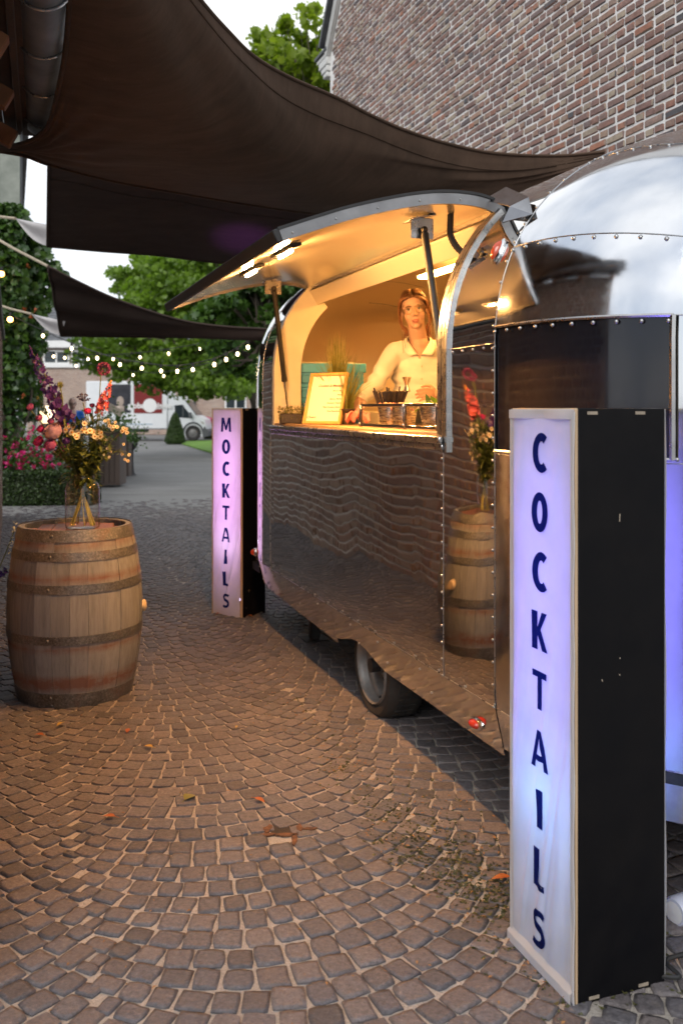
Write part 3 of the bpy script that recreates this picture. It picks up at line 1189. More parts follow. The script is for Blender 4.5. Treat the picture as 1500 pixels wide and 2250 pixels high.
def hstrip(t0, t1, o0, o1, u0, u1, mat, name):
    q = MB()
    n_ = 40
    vs = []
    for k in range(n_ + 1):
        u = u0 + (u1 - u0) * k / n_
        vs += [hpt(u, t0, o0), hpt(u, t1, o0), hpt(u, t1, o1), hpt(u, t0, o1)]
    fs = [(k * 4 + j, k * 4 + (j + 1) % 4, (k + 1) * 4 + (j + 1) % 4, (k + 1) * 4 + j) for k in range(n_) for j in range(4)]
    fs += [(0, 1, 2, 3), (n_ * 4 + 3, n_ * 4 + 2, n_ * 4 + 1, n_ * 4)]
    q.add(vs, fs)
    return q.build(name, mat, hatch, 40)
hstrip(HA - .004, HA + .010, .001, -.040, .02, .995, m_trimd, 'edge_trim')
hstrip(HA - .010, HA + .012, .012, .0015, .0, 1.0, m_black, 'edge_seal')
hstrip(HB - .010, HB + .004, .001, -.040, .02, .995, m_trimd, 'edge_trim')
hstrip(HB - .012, HB + .010, .012, .0015, .0, 1.0, m_black, 'edge_seal')
q = MB()
pe, pd = hpt(1, 0, -.016), (hpt(1, 0, 0) - hpt(.97, 0, 0)).normalized()
q.box((pe.x - .008, (HA + HB) / 2, pe.z - .004), (.026, HB - HA + .02, .05), .005, Matrix.Rotation(-.35, 3, 'Y'))
q.build('lip', m_black, hatch)
q = MB(); rv = q
for k in range(6):
    u = .05 + .90 * k / 5
    rivet(hpt(u, HA - .004, -.022), Vector((0, -1, 0)), .005)
for tt in (HA + .02, HA + .45, .3, .8, HB - .1):
    rivet(hpt(.985, tt, -.05), Vector((-.3, 0, -1)), .005)
q.build('rivet', m_rivet, hatch, 180, kind='stuff')
# LED bars under the hatch
m_led = emis('warm_led', (1.0, .46, .13), 3300.0)
for tt, ln in ((-.24, .24), (.34, .24)):
    p = hpt(.80, tt, -.034)
    q = MB(); q.box((p.x, tt, p.z - .004), (.05, ln + .06, .016), .004, Matrix.Rotation(-.33, 3, 'Y'))
    bar = q.build('led_bar', m_black, hatch)
    q = MB(); q.box((p.x - .002, tt, p.z - .020), (.018, ln * .7, .012), .005, Matrix.Rotation(-.33, 3, 'Y'))
    q.build('led_lens', m_led, hatch)
# bracket plates and gas struts
def strut(tb, ub, te, ze, se, lab):
    pb = hpt(ub, tb, -.034)
    q = MB()
    q.box((pb.x, tb, pb.z - .006), (.10, .115, .006), .002, Matrix.Rotation(-.2, 3, 'Y'))
    q.box((pb.x + .0, tb - .03, pb.z - .05), (.10, .004, .085), .0015)
    q.build('strut_bracket', m_trim, hatch)
    a = Vector((pb.x, tb - .05, pb.z - .06))
    b = Vector((se, te, ze))
    d = (b - a)
    gs = MB()
    gs.tube([a, a + d * .012], .011, 8)
    gs.tube([a + d * .02, a + d * .72], .0155, 12)
    gs.tube([a + d * .69, a + d * .725], .0175, 12)
    gs.sphere(a, .016, 8, 6)
    g_ = gs.build('gas_strut', m_black, car)
    r_ = MB(); r_.tube([a + d * .72, b], .0065, 8); r_.sphere(b, .013, 8, 6)
    r_.build('piston_rod', m_chrome, g_)
strut(-.51, .27, -.725, 1.52, .05, '')
strut(1.34, .385, 1.51, 1.46, .07, '')
# wiring to the hatch
q = MB()
ca = hpt(.165, -.60, -.03)
pts = crom([ca, ca + Vector((.0, -.01, -.10)), ca + Vector((.06, -.035, -.17)), Vector((.27, OT0 + .02, 2.06)), Vector((.30, OT0 - .0, 2.06))], 60)
q.tube(pts, [.0125 + .0025 * (k % 2) for k in range(60)], 8)
q.build('corrugated_conduit', m_black, car)
q = MB(); q.tube(crom([pts[26], pts[26] + Vector((.10, .12, -.10)), pts[26] + Vector((.22, .26, -.20))], 12), .006, 6); q.build('cable', m_black, car)
q = MB(); q.tube(crom([Vector((.115, OT0 - .04, 2.02)), Vector((.09, OT0 - .10, 2.035)), Vector((.075, OT0 - .17, 2.07))], 10), .006, 6); q.build('cable', m_black, car)
# folded flashing over the hinge end
q = MB()
def fl(s, t, z): return Vector((s, t, z))
A_, B_, C_, D_, E_, F_ = fl(.20, -.73, 2.314), fl(.30, -.73, 2.372), fl(.20, -1.06, 2.252), fl(.13, -1.05, 2.216), fl(.13, -1.20, 2.158), fl(.10, -1.05, 2.157)
q.add([A_, B_, C_, D_], [(0, 1, 2, 3)])
q.add([D_, C_, E_, F_], [(0, 1, 2, 3)])
fo = q.build('flashing', pm('dull_folded_sheet', (.30, .30, .31), (.24, .24, .25), 6, .07, 1.0, rough2=.14), car, 0)
sol = fo.modifiers.new('thickness', 'SOLIDIFY'); sol.thickness = .003
# marker lights
def marker(p, n, up, lens, r=.055, h=.03, name='marker_light'):
    n = n.normalized(); up = (up - n * up.dot(n)).normalized(); x = up.cross(n)
    R = Matrix((x, up, n)).transposed()
    q = MB()
    q.lathe([(.0, 0), (.5, 0), (.52, .3), (.42, .5), (.36, .5)], 20, (0, 0, 0))
    q.v = [tuple(p + R @ Vector((v[0] * r * .95, v[1] * r * 1.9, v[2] * h))) for v in q.v]
    b_ = q.build(name, m_chrome, car, 50)
    q = MB()
    q.sphere((0, 0, 0), (.40, .40, 1.0), 16, 10)
    q.v = [tuple(p + R @ Vector((v[0] * r * .95, v[1] * r * 1.9, .25 * h + max(-.1, v[2]) * h))) for v in q.v]
    q.build('lens', lens, b_, 180)
_mn = normal(a_of(-1.07), 1.26)
marker(shell(a_of(-1.07), 1.26), _mn, _mn.cross(Vector((0, 1, 0))), m_amber, .053, .024)
marker(shell(a_of(-1.0), .025) + Vector((-.003, 0, 0)), Vector((-1, 0, .1)), Vector((0, 1, .0)), m_redlens, .045, .025)
marker(shell(1.16, v_of(.52)), normal(1.16, v_of(.52)), Vector((0, 0, 1)), m_amber, .03, .03)
# ceiling lamp inside
m_lamp = emis('warm_lamp', (1.0, .44, .09), 135.0)
for t, s_ in ((-.3, .75), (1.25, 1.0)):
    q = MB(); q.box((s_, t, 2.36), (.07, .62, .02), .006); c_ = q.build('ceiling_lamp', m_lamp, car)
# wheels
m_tyre = pm('tyre_rubber', (.014, .013, .013), (.03, .027, .024), 14, .75, 0, .3, 60, .003)
m_rim = pm('silver_painted_steel', (.20, .195, .19), (.14, .135, .13), 18, .45, .4, .05, 60, .001, rough2=.55)
def wheel(s_face, t, sgn):
    ax = Matrix.Rotation(-sgn * PI / 2, 3, 'Y')
    root = MB()
    R_, w = .25, .17
    prof = [(.182, 0), (.20, .012), (.228, .010), (.243, -.006), (.250, -.03), (.250, -w + .03), (.243, -w + .006), (.228, -w - .01), (.2, -w - .01), (.182, -w)]
    root.lathe(prof, 40, (s_face, t, .25), ax)
    for k in range(40):
        a = 2 * PI * k / 40
        for z in (-.05, -.085, -.12):
            c = Vector((s_face, t, .25)) + ax @ Vector((.2502 * math.cos(a), .2502 * math.sin(a), z))
            root.box(c, (.03, .02, .006), 0, ax @ Matrix.Rotation(a + PI / 2, 3, 'Z') @ Matrix.Rotation(PI / 2, 3, 'X') if False else ax @ Matrix.Rotation(a, 3, 'Z') @ Matrix.Rotation(PI / 2, 3, 'Y'))
    wh = root.build('wheel', m_tyre, car, 40)
    q = MB()
    q.lathe([(.186, .004), (.180, .016), (.172, .010), (.166, -.012), (.160, -.030), (.140, -.034), (.132, -.044), (.128, -.075), (.118, -.080)], 40, (s_face, t, .25), ax)
    # disc with windows
    def dp(r, a, z): return Vector((s_face, t, .25)) + ax @ Vector((r * math.cos(a), r * math.sin(a), z))
    nsp = 8
    for k in range(nsp):
        a0 = 2 * PI * k / nsp
        dw = 2 * PI / nsp
        nr = 6
        for j in range(nr):
            b0, b1 = a0 + dw * j / nr, a0 + dw * (j + 1) / nr
            q.add([dp(.118, b0, -.080), dp(.118, b1, -.080), dp(.108, b1, -.076), dp(.108, b0, -.076)], [(0, 1, 2, 3)])
            q.add([dp(.062, b0, -.056), dp(.062, b1, -.056), dp(.038, b1, -.052), dp(.038, b0, -.052)], [(0, 1, 2, 3)])
        # spoke between windows
        for (f0, f1) in ((0.0, .22), (.78, 1.0)):
            b0, b1 = a0 + dw * f0, a0 + dw * f1
            c0, c1 = (a0, a0 + dw * .36) if f0 == 0 else (a0 + dw * .64, a0 + dw)
            q.add([dp(.108, b0, -.076), dp(.108, b1, -.076), dp(.062, c1, -.056), dp(.062, c0, -.056)], [(0, 1, 2, 3)])
    q.lathe([(.038, -.052), (.036, -.03), (.0, -.028)], 20, (s_face, t, .25), ax)
    for k in range(5):
        c = dp(.05, 2 * PI * k / 5, -.045)
        q.sphere(c, .008, 6, 4)
    q.build('rim', m_rim, wh, 50)
    q = MB()
    q.lathe([(.0, -.10), (.13, -.10), (.13, -.11), (.0, -.11)], 24, (s_face, t, .25), ax)
    q.build('brake_drum', m_black, wh)
    q = MB(); q.tube([dp(.150, 3.6, -.034), dp(.150, 3.6, -.005)], .006, 6); q.build('valve', m_black, wh)
wheel(.115, .22, 1)
wheel(1.885, .22, -1)
# coupling, step and prop stand under the near end
m_bumper = pm('checker_plate', (.55, .55, .56), (.45, .45, .46), 20, .3, 1.0, .2, 120, .002)
q = MB()
q.grid(lambda x, y: shell(-.10 - .55 * x, VSK) + normal(-.10 - .55 * x, VSK) * (.03 if y < .5 else .035) + Vector((0, 0, -.02 - .10 * y)), 20, 4)
q.build('bumper', m_bumper, car, 60)
q = MB(); q.box((.12, -1.62, .20), (.06, .09, .20), .012, Matrix.Rotation(.3, 3, 'X')); q.build('corner_steady', m_steel, car)
q = MB(); q.box((.30, 1.7, .15), (.06, .06, .30), .01); q.box((.30, 1.7, .008), (.16, .16, .016), .004); q.build('corner_steady', m_black, car)
q = MB(); q.box((1.6, -1.4, .15), (.06, .06, .30), .01); q.box((1.6, -1.4, .008), (.16, .16, .016), .004); q.build('corner_steady', m_black, car)
# ------------------------------------------------------------------ shade sails
def stained(name, c1, c2, c3, trans):
    m = cloth(name, c1, c2, trans, .8, 2.5, 500, .25, 7)
    nt = m.node_tree; L = nt.links
    src = [n for n in nt.nodes if n.type == 'VALTORGB'][0]
    vec = coords(nt, 'Object')
    a = noise(nt, vec, 9, 7, .75, 1.2)
    c = mixc(nt, ramp(nt, a, [(.62, 0.0), (.74, .5)]), src.outputs['Color'], c3)
    b_ = noise(nt, coords(nt, 'Object', (1, 5, 1)), 3.0, 7, .7, .6)
    c = mixc(nt, .7, c, ramp(nt, b_, [(.3, .70), (.7, 1.25)]), 'MULTIPLY')
    for n in nt.nodes:
        if n.type == 'BSDF_PRINCIPLED': L.new(c, n.inputs['Base Color'])
        if n.type == 'BSDF_TRANSLUCENT': L.new(c, n.inputs['Color'])
    return m
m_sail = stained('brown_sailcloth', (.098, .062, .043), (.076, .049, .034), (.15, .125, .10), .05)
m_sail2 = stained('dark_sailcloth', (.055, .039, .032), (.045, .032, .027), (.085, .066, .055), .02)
m_sailpale = cloth('pale_sailcloth', (.62, .60, .60), (.52, .50, .50), .3, .8, 2.5, 700, .2, 5)
m_rope = pm('hemp_rope', (.42, .36, .27), (.30, .25, .18), 60, .9, 0, .5, 300, .003)
def px3(lst):
    return [P(*q) for q in lst]
def sail(name, label, b, t, mat, sag=0.0, nu=48, nv=26, wr=None, hem=.012, seams=()):
    B, T_ = crom(px3(b), nu + 1), crom(px3(t), nu + 1)
    def fn(x, y):
        k = min(nu - 1, int(x * nu)); f = x * nu - k
        pb = B[k].lerp(B[k + 1], f); pt = T_[k].lerp(T_[k + 1], f)
        p = pb.lerp(pt, y)
        w = math.sin(PI * y) * math.sin(PI * min(1, max(0, x)))
        p = p + Vector((0, 0, -sag * w))
        if wr:
            p = p + Vector((0, 0, wr(x, y) * min(1, 6 * y * (1 - y))))
        return p
    root = thing(name, label, 'shade sail')
    q = MB(); q.grid(fn, nu, nv); q.build('sailcloth', mat, root, 180)
    q = MB(); q.tube([fn(i / nu, 0) for i in range(nu + 1)], hem, 6); q.tube([fn(i / nu, 1) for i in range(nu + 1)], hem, 6)
    if (B[0] - T_[0]).length > .05:
        q.tube([fn(0, j / 12) for j in range(13)], hem, 6)
    if (B[-1] - T_[-1]).length > .05:
        q.tube([fn(1, j / 12) for j in range(13)], hem, 6)
    q.build('hem', mat, root, 180)
    if seams:
        q = MB()
        for (x0, y0, x1, y1) in seams:
            pts = [fn(x0 + (x1 - x0) * i / 30, y0 + (y1 - y0) * i / 30) + Vector((0, 0, -.002)) for i in range(31)]
            q.tube(pts, .006, 4, True, .5)
        q.build('sewn_seam', mat, root, 180)
    return root, fn
sail('shade_sail', 'largest brown shade sail stretched from the eaves to the brick gable over the caravan',
     [(-30, 328, 4.8), (55, 342, 4.9), (110, 362, 5.0), (250, 398, 5.2), (400, 425, 5.4), (550, 450, 5.6), (700, 470, 5.75), (860, 474, 5.95), (1000, 462, 6.05), (1150, 425, 6.15), (1280, 368, 6.2), (1348, 335, 6.2)],
     [(-30, 320, 4.8), (20, 320, 4.72), (60, 312, 4.6), (95, 290, 4.45), (112, 262, 4.3), (138, 150, 3.8), (149, 60, 3.5), (152, 0, 3.3), (150, -150, 2.9), (170, -320, 2.6), (300, -180, 3.05), (440, 0, 3.7), (500, 68, 4.05), (560, 126, 4.4), (640, 172, 4.75), (740, 215, 5.1), (820, 256, 5.35), (900, 290, 5.55), (1000, 320, 5.78), (1100, 338, 5.95), (1230, 342, 6.15), (1348, 331, 6.2)],
     m_sail, .06, 90, 40, lambda x, y: .014 * math.sin(9 * x + 5 * y) + .009 * math.sin(34 * x * (1 - y) + 3 * y) + .020 * math.exp(-x * 9) * math.sin(40 * y) + .022 * math.exp(-(1 - x) * 8) * math.sin(36 * y + 1), .011,
     ((.36, .99, .93, .62),))
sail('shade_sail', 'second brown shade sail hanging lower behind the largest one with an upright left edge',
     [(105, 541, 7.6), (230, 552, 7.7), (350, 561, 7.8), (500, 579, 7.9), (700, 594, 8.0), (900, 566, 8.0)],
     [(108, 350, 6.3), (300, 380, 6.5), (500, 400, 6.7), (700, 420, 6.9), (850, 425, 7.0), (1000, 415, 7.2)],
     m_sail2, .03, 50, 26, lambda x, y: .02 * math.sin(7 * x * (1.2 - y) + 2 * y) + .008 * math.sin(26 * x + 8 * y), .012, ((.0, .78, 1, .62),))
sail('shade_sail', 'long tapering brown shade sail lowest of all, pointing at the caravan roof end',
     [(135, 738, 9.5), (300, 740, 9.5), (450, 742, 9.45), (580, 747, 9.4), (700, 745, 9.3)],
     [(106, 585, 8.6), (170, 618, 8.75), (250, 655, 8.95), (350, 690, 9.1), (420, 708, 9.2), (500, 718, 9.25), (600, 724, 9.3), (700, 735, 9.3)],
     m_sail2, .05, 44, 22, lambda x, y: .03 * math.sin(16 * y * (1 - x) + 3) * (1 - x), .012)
def corner(label, tip, bot, mid, m):
    root = thing('pale_sail_corner', label, 'shade sail', group='pale sail corners at the left')
    a, b, c = P(*tip), P(*bot), P(*mid)
    q = MB()
    def fn(x, y):
        p = a.lerp(b.lerp(c, y), x)
        return p + Vector((0, 0, -.05 * math.sin(PI * x) * (1 - y))) + Vector((0, .05 * math.sin(PI * x) * math.sin(PI * y * 2), 0))
    q.grid(fn, 16, 10); q.build('sailcloth', m, root, 180)
    return a
t1_ = corner('pale translucent sail corner beside the upright brown sail edge', (35, 480, 8.2), (105, 541, 7.62), (118, 496, 7.3), m_sailpale)
t2_ = corner('pale translucent sail corner above the delphinium at the lowest sail', (70, 690, 10.0), (135, 738, 9.52), (144, 706, 9.25), m_sailpale)
def rope(a, d, label):
    q = MB(); q.tube([a, a.lerp(d, .5) + Vector((0, 0, -.01)), d], .014, 6)
    tag(q.build('sail_rope', m_rope), label, 'rope', 'ropes holding the sails')
rope(t1_, P(-30, 468, 8.6), 'short rope from the upper pale sail corner')
rope(P(106, 585, 8.6), P(-40, 505, 9.2), 'long slanting hemp rope across the ivy to the lowest sail tip')
rope(t2_, P(-20, 664, 10.4), 'rope from the lower pale sail corner into the ivy')
rope(P(170, -320, 2.6), W(-1.5, -1.7, 2.95), 'rope tying the largest sail to the eaves')

# ------------------------------------------------------------------ lit signs
def letter_mesh(ch, H, mat):
    """bold humanist capitals, height H, middle at the origin"""
    q = MB(); w = .255
    def poly(p): q.add([(x, y - .5, 0) for x, y in p], [tuple(range(len(p)))])
    def arc(cx, cy, rx, ry, a0, a1, wx=w, wy=w * .86, n=40):
        pts = []
        for i in range(n + 1):
            a = rad(a0 + (a1 - a0) * i / n)
            pts.append(((cx + rx * math.cos(a), cy + ry * math.sin(a)), (cx + (rx - wx) * math.cos(a), cy + (ry - wy) * math.sin(a))))
        for (o0, i0), (o1, i1) in zip(pts, pts[1:]): poly([o0, o1, i1, i0])
    if ch == 'M': poly([(0, 0), (.06, 1), (.27, 1), (.46, .42), (.65, 1), (.86, 1), (.92, 0), (.72, 0), (.69, .62), (.53, .12), (.39, .12), (.23, .62), (.20, 0)])
    elif ch == 'I': poly([(0, 0), (0, 1), (w, 1), (w, 0)])
    elif ch == 'L': poly([(0, 0), (0, 1), (w, 1), (w, .17), (.54, .17), (.54, 0)])
    elif ch == 'T': poly([(.22, 0), (.22, .83), (0, .83), (0, 1), (.64, 1), (.64, .83), (.42, .83), (.42, 0)])
    elif ch == 'K': poly([(0, 0), (0, 1), (w, 1), (w, .60), (.43, 1), (.66, 1), (.39, .55), (.69, 0), (.45, 0), (.26, .38), (w, .28), (w, 0)])
    elif ch == 'A':
        poly([(0, 0), (.27, 1), (.385, 1), (.385, .80), (.275, .37), (.235, .21), (.205, 0)]); poly([(.77, 0), (.565, 0), (.535, .21), (.495, .37), (.385, .80), (.385, 1), (.50, 1)]); poly([(.235, .21), (.275, .37), (.495, .37), (.535, .21)])
    elif ch == 'O': arc(.37, .5, .37, .52, 0, 360)
    elif ch == 'C': arc(.40, .5, .40, .52, 52, 308)
    elif ch == 'S':
        c = crom([Vector((x, y, 0)) for x, y in ((.53, .85), (.38, .925), (.24, .91), (.125, .80), (.15, .66), (.30, .54), (.44, .43), (.475, .26), (.38, .12), (.24, .075), (.05, .145))], 44)
        L_, R_ = [], []
        for i in range(44):
            d = (c[min(43, i + 1)] - c[max(0, i - 1)]).normalized(); n = Vector((-d.y, d.x, 0)); h = .088 + .012 * math.exp(-((i - 22) / 9) ** 2)
            L_.append(c[i] + n * h); R_.append(c[i] - n * h)
        for i in range(43): poly([(L_[i].x, L_[i].y), (L_[i + 1].x, L_[i + 1].y), (R_[i + 1].x, R_[i + 1].y), (R_[i].x, R_[i].y)])
    q.v = [(x * H * 1.06, y * H, 0.0) for x, y, z in q.v]
    return q.mesh('letter', mat, 0, False)
m_sign = None
def sign_cloth():
    m, nt, N, L, b = newmat('white_banner_cloth')
    vec = coords(nt, 'Object')
    col = ramp(nt, noise(nt, vec, 8, 4), [(.3, (.64, .63, .64)), (.7, (.57, .56, .58))])
    d = N.new('ShaderNodeBsdfDiffuse'); t = N.new('ShaderNodeBsdfTranslucent')
    L.new(col, d.inputs['Color']); L.new(col, t.inputs['Color'])
    mx = N.new('ShaderNodeMixShader'); mx.inputs[0].default_value = .42
    L.new(d.outputs[0], mx.inputs[1]); L.new(t.outputs[0], mx.inputs[2])
    L.new(mx.outputs[0], N['Material Output'].inputs['Surface'])
    bn = N.new('ShaderNodeBump'); bn.inputs['Strength'].default_value = .2; bn.inputs['Distance'].default_value = .0006
    L.new(noise(nt, vec, 900, 2), bn.inputs['Height']); L.new(bn.outputs[0], d.inputs['Normal'])
    return m
m_sign = sign_cloth()
def ink():
    m, nt, N, L, b = newmat('navy_print')
    d = N.new('ShaderNodeBsdfDiffuse'); t = N.new('ShaderNodeBsdfTranslucent'); mx = N.new('ShaderNodeMixShader')
    c = ramp(nt, noise(nt, coords(nt, 'Object'), 60, 4), [(.3, (.006, .008, .035)), (.7, (.010, .012, .048))])
    L.new(c, d.inputs['Color']); t.inputs['Color'].default_value = (.012, .05, .42, 1)
    mx.inputs[0].default_value = .22
    L.new(d.outputs[0], mx.inputs[1]); L.new(t.outputs[0], mx.inputs[2]); L.new(mx.outputs[0], N['Material Output'].inputs['Surface'])
    return m
m_letter = ink()
m_blackply = pm('black_painted_ply', (.0025, .0025, .0035), (.0045, .004, .0045), 7, .45, 0, .15, 30, .002, rough2=.65, spec=.12)
m_plyedge = pm('plywood_edge', (.50, .36, .23), (.36, .25, .15), 14, .7, 0, .3, 80, stretch=(1, 1, .2))
m_boxin = pm('white_box_lining', (.72, .72, .74), (.66, .66, .68), 5, .7)
m_scuff = pm('bare_wood_chip', (.30, .25, .19), (.22, .18, .14), 40, .8)
def sign(word, label, corner_xy, face_dir, side_dir, W_, D_, H_, seed, fold, name):
    """face runs from the near corner along face_dir, the black side along side_dir"""
    r = random.Random(seed)
    fd, sd = Vector((*face_dir, 0)).normalized(), Vector((*side_dir, 0)).normalized()
    root = thing(name, label, 'lit sign', (corner_xy[0], corner_xy[1], 0), 0)
    nrm = -sd                                                # outward normal of the face
    def pt(a, b, z): return fd * a + sd * b + Vector((0, 0, z))
    rot = Matrix((fd, sd, Vector((0, 0, 1)))).transposed()
    if rot.determinant() < 0:
        rot = Matrix((-fd, sd, Vector((0, 0, 1)))).transposed()
    def bx(q, a0, a1, b0, b1, z0, z1, bev=.002):
        q.box(pt((a0 + a1) / 2, (b0 + b1) / 2, (z0 + z1) / 2), (a1 - a0, b1 - b0, z1 - z0), bev, rot)
    th = .018
    q = MB(); bx(q, 0, th, .004, D_, .004, H_); q.build('side_panel', m_blackply, root)
    q = MB(); bx(q, W_ - th, W_, .004, D_, .004, H_); q.build('side_panel', m_blackply, root)
    q = MB(); q.grid(lambda x, y: pt(.001 + (W_ - .002) * x, D_ + .002 + .004 * math.sin(7 * x + 9 * y) ** 2, .012 + (H_ - .014) * y), 16, 60); q.build('cloth_back', m_sign, root, 180)
    q = MB(); bx(q, th, W_ - th, .02, D_ - th, .01, .028); q.build('base_panel', m_blackply, root)
    q = MB(); bx(q, th + .001, th + .004, .03, D_ - th, .03, H_ - .02, 0); bx(q, W_ - th - .004, W_ - th - .001, .03, D_ - th, .03, H_ - .02, 0)
    q.build('lining', m_boxin, root, 0)
    q = MB()
    e = .0035
    bx(q, -.001, th, -.006, .003, .004, H_); bx(q, W_ - th, W_ + .001, -.006, .003, .004, H_); bx(q, th, W_ - th, -.006, .010, H_ - .02, H_); bx(q, th, W_ - th, -.006, .010, .004, .022); bx(q, th, W_ - th, D_ - .012, D_, H_ - .02, H_); bx(q, th, W_ - th, D_ - .012, D_, .004, .022)
    q.build('edge_frame', m_plyedge, root)
    fr = .004
    def wrk(a, z):
        u, w = a / W_, z / H_
        edge = min(1, 6 * min(u, 1 - u)) * min(1, 8 * min(w, 1 - w))
        h = 0
        for (k, sl, ph, am) in fold:
            x = u * k + w * sl + ph
            x2 = x - math.floor(x)
            h += am * math.exp(-((x2 - .5) / .10) ** 2) * (.5 + .5 * math.sin(5 * w + ph * 3))
        return h * edge
    sl = lambda z: .0
    q = MB()
    inset = .006 if 'MOCK' in word else .0
    a0, a1 = (.016, W_ - .016) if 'MOCK' in word else (-.002, W_ + .002)
    def fn(x, y):
        a = a0 + (a1 - a0) * x
        z = .012 + (H_ - .014) * y
        p = pt(a, 0, z) + nrm * (.009 + wrk(a, z))
        if y < .02 and 'COCK' in word:
            p = p + nrm * .012
        return p
    q.grid(fn, 64, 220)
    q.build('cloth_face', m_sign, root, 180)
    if 'COCK' in word:
        q = MB()
        for (z, zz) in ((H_ - .028, H_ - .004),):
            q.grid(lambda x, y: pt(-.004 + (W_ + .008) * x, 0, z + (zz - z) * y) + nrm * (.0125 + .004 * math.sin(9 * x)), 20, 4)
        for (x0, x1) in ((-.003, .011), (W_ - .011, W_ + .003)):
            q.grid(lambda x, y: pt(x0 + (x1 - x0) * x, 0, .012 + (H_ - .016) * y) + nrm * (.0120 + .0018 * math.sin(40 * y) * math.sin(PI * x)), 4, 60)
        q.build('hem', m_sign, root, 180)
        q = MB(); q.tube([pt(-.003, -.012, .012 + (H_ - .02) * k / 30) + nrm * .002 * math.sin(k) for k in range(31)], .0022, 5)
        q.build('piping', m_sign, root)
    # letters, read with the near corner at the reader's right
    gl = (H_ - .12 - .118) / 8
    xdir = -fd
    for k, ch in enumerate(word):
        me = letter_mesh(ch, .102, m_letter)
        z = H_ - .118 - gl * k
        c = pt(W_ / 2, 0, z)
        # subdivide so the print follows the cloth
        bm = bmesh.new(); bm.from_mesh(me)
        bmesh.ops.triangulate(bm, faces=bm.faces)
        for _ in range(4):
            bmesh.ops.subdivide_edges(bm, edges=[e_ for e_ in bm.edges if e_.calc_length() > .008], cuts=1)
        xs = [v.co.x for v in bm.verts]; cx = (max(xs) + min(xs)) / 2
        for v in bm.verts:
            lx, lz, ly = v.co.x - cx, v.co.y, v.co.z
            a = W_ / 2 - lx
            p = pt(a, 0, z + lz) + nrm * (.0125 + wrk(a, z + lz) + ly)
            v.co = p
        bm.to_mesh(me); bm.free()
        finish(me, 0)
        obj('letter', me, root)
    # staples and scuffs on the black side
    q = MB()
    for k in range(4):
        b, z = r.uniform(.02, D_ - .02), r.uniform(.05, H_ - .05)
        L_ = r.choice((.003, .004, .006, .02))
        q.box(pt(-.0003, b, z), (.001, .0012 if L_ > .02 else .0025, L_), 0, rot @ Matrix.Rotation(r.uniform(-.3, .3), 3, 'X'))
    for (b, z) in ((.045, H_ - .012), (.19, H_ - .012), (.05, .016), (.2, .016)):
        q.box(pt(-.0006, b, z), (.002, .03, .008), 0, rot)
    q.build('scuff', m_scuff, root, 0, kind='stuff')
    return root, pt
CK, ckp = sign('COCKTAILS', 'near tall lit banner sign spelling COCKTAILS on a black box', (.588, 2.276), (-.34, .94), (.94, .34), .303, .268, 1.5, 3,
     [(1.1, .9, .1, .011), (1.7, 1.8, .45, .010), (.9, -1.2, .7, .007), (2.6, 2.6, .2, .005)], 'cocktails_sign')
MK, mkp = sign('MOCKTAILS', 'far tall lit banner sign spelling MOCKTAILS beyond the caravan', (-.70, 6.45), (-.81, .58), (.58, .81), .292, .25, 1.5, 4,
     [(2.2, 3.1, .1, .007), (3.0, 5.2, .5, .005), (1.4, 2.1, .2, .006)], 'mocktails_sign')
def world_of(root, p):
    return Vector(root.location) + p
# the LED spots inside the two boxes
m_uplight = emis('uplight_lens', (.55, .55, 1.0), 4.0)
def inner_led(root, pt, W_, D_, H_, col, hot, e1, e2, e3, hotz):
    q = MB(); q.lathe([(.0, .03), (.045, .03), (.05, .09), (.042, .10), (.0, .10)], 16, pt(W_ / 2, D_ * .55, 0)); b_ = q.build('uplight', m_black, root)
    q = MB(); q.lathe([(.038, .102), (.0, .104)], 16, pt(W_ / 2, D_ * .55, 0)); q.build('uplight_lens', m_uplight, root)
    fdir = (pt(0, 0, 0) - pt(0, 1, 0)).normalized()
    rz = math.atan2(fdir.y, fdir.x)
    c = world_of(root, pt(W_ / 2, D_ * .55, .90))
    o = lamp('box_light', 'AREA', c, e1, col, shape='RECTANGLE', size=W_ * .5, size_y=.95)
    o.rotation_euler = Matrix((Vector((0, 0, 1)).cross(-fdir).normalized(), Vector((0, 0, 1)), -fdir)).transposed().to_euler()
    o2 = lamp('box_light', 'AREA', world_of(root, pt(W_ / 2, D_ * .45, .90)), e1 * 2.0, col, shape='RECTANGLE', size=W_ * .5, size_y=.95)
    o2.rotation_euler = Matrix((Vector((0, 0, 1)).cross(fdir).normalized(), Vector((0, 0, 1)), fdir)).transposed().to_euler()
    lamp('box_hotspot', 'POINT', world_of(root, pt(W_ * .52, D_ * .42, hotz)), e2, hot, shadow_soft_size=.03)
    lamp('box_hotspot', 'POINT', world_of(root, pt(W_ * .5, D_ * .5, 1.05)), e3, col, shadow_soft_size=.05)
inner_led(CK, ckp, .303, .268, 1.5, (.22, .19, 1.0), (.22, .75, 1.0), 1.7, .75, .3, .47)
inner_led(MK, mkp, .292, .25, 1.5, (.85, .42, 1.0), (.75, .95, 1.0), 1.6, .25, .2, .52)
# spot added in the far box, aimed to colour the sail purple
lamp('sail_patch_spot', 'SPOT', world_of(MK, mkp(.146, .13, 1.40)), 55, (.55, .15, 1.0), spot_size=rad(22), spot_blend=1.0, shadow_soft_size=.03, rot=(Vector((-.80, 7.45, 2.88)) - world_of(MK, mkp(.146, .13, 1.40))).to_track_quat('-Z', 'Y').to_euler())
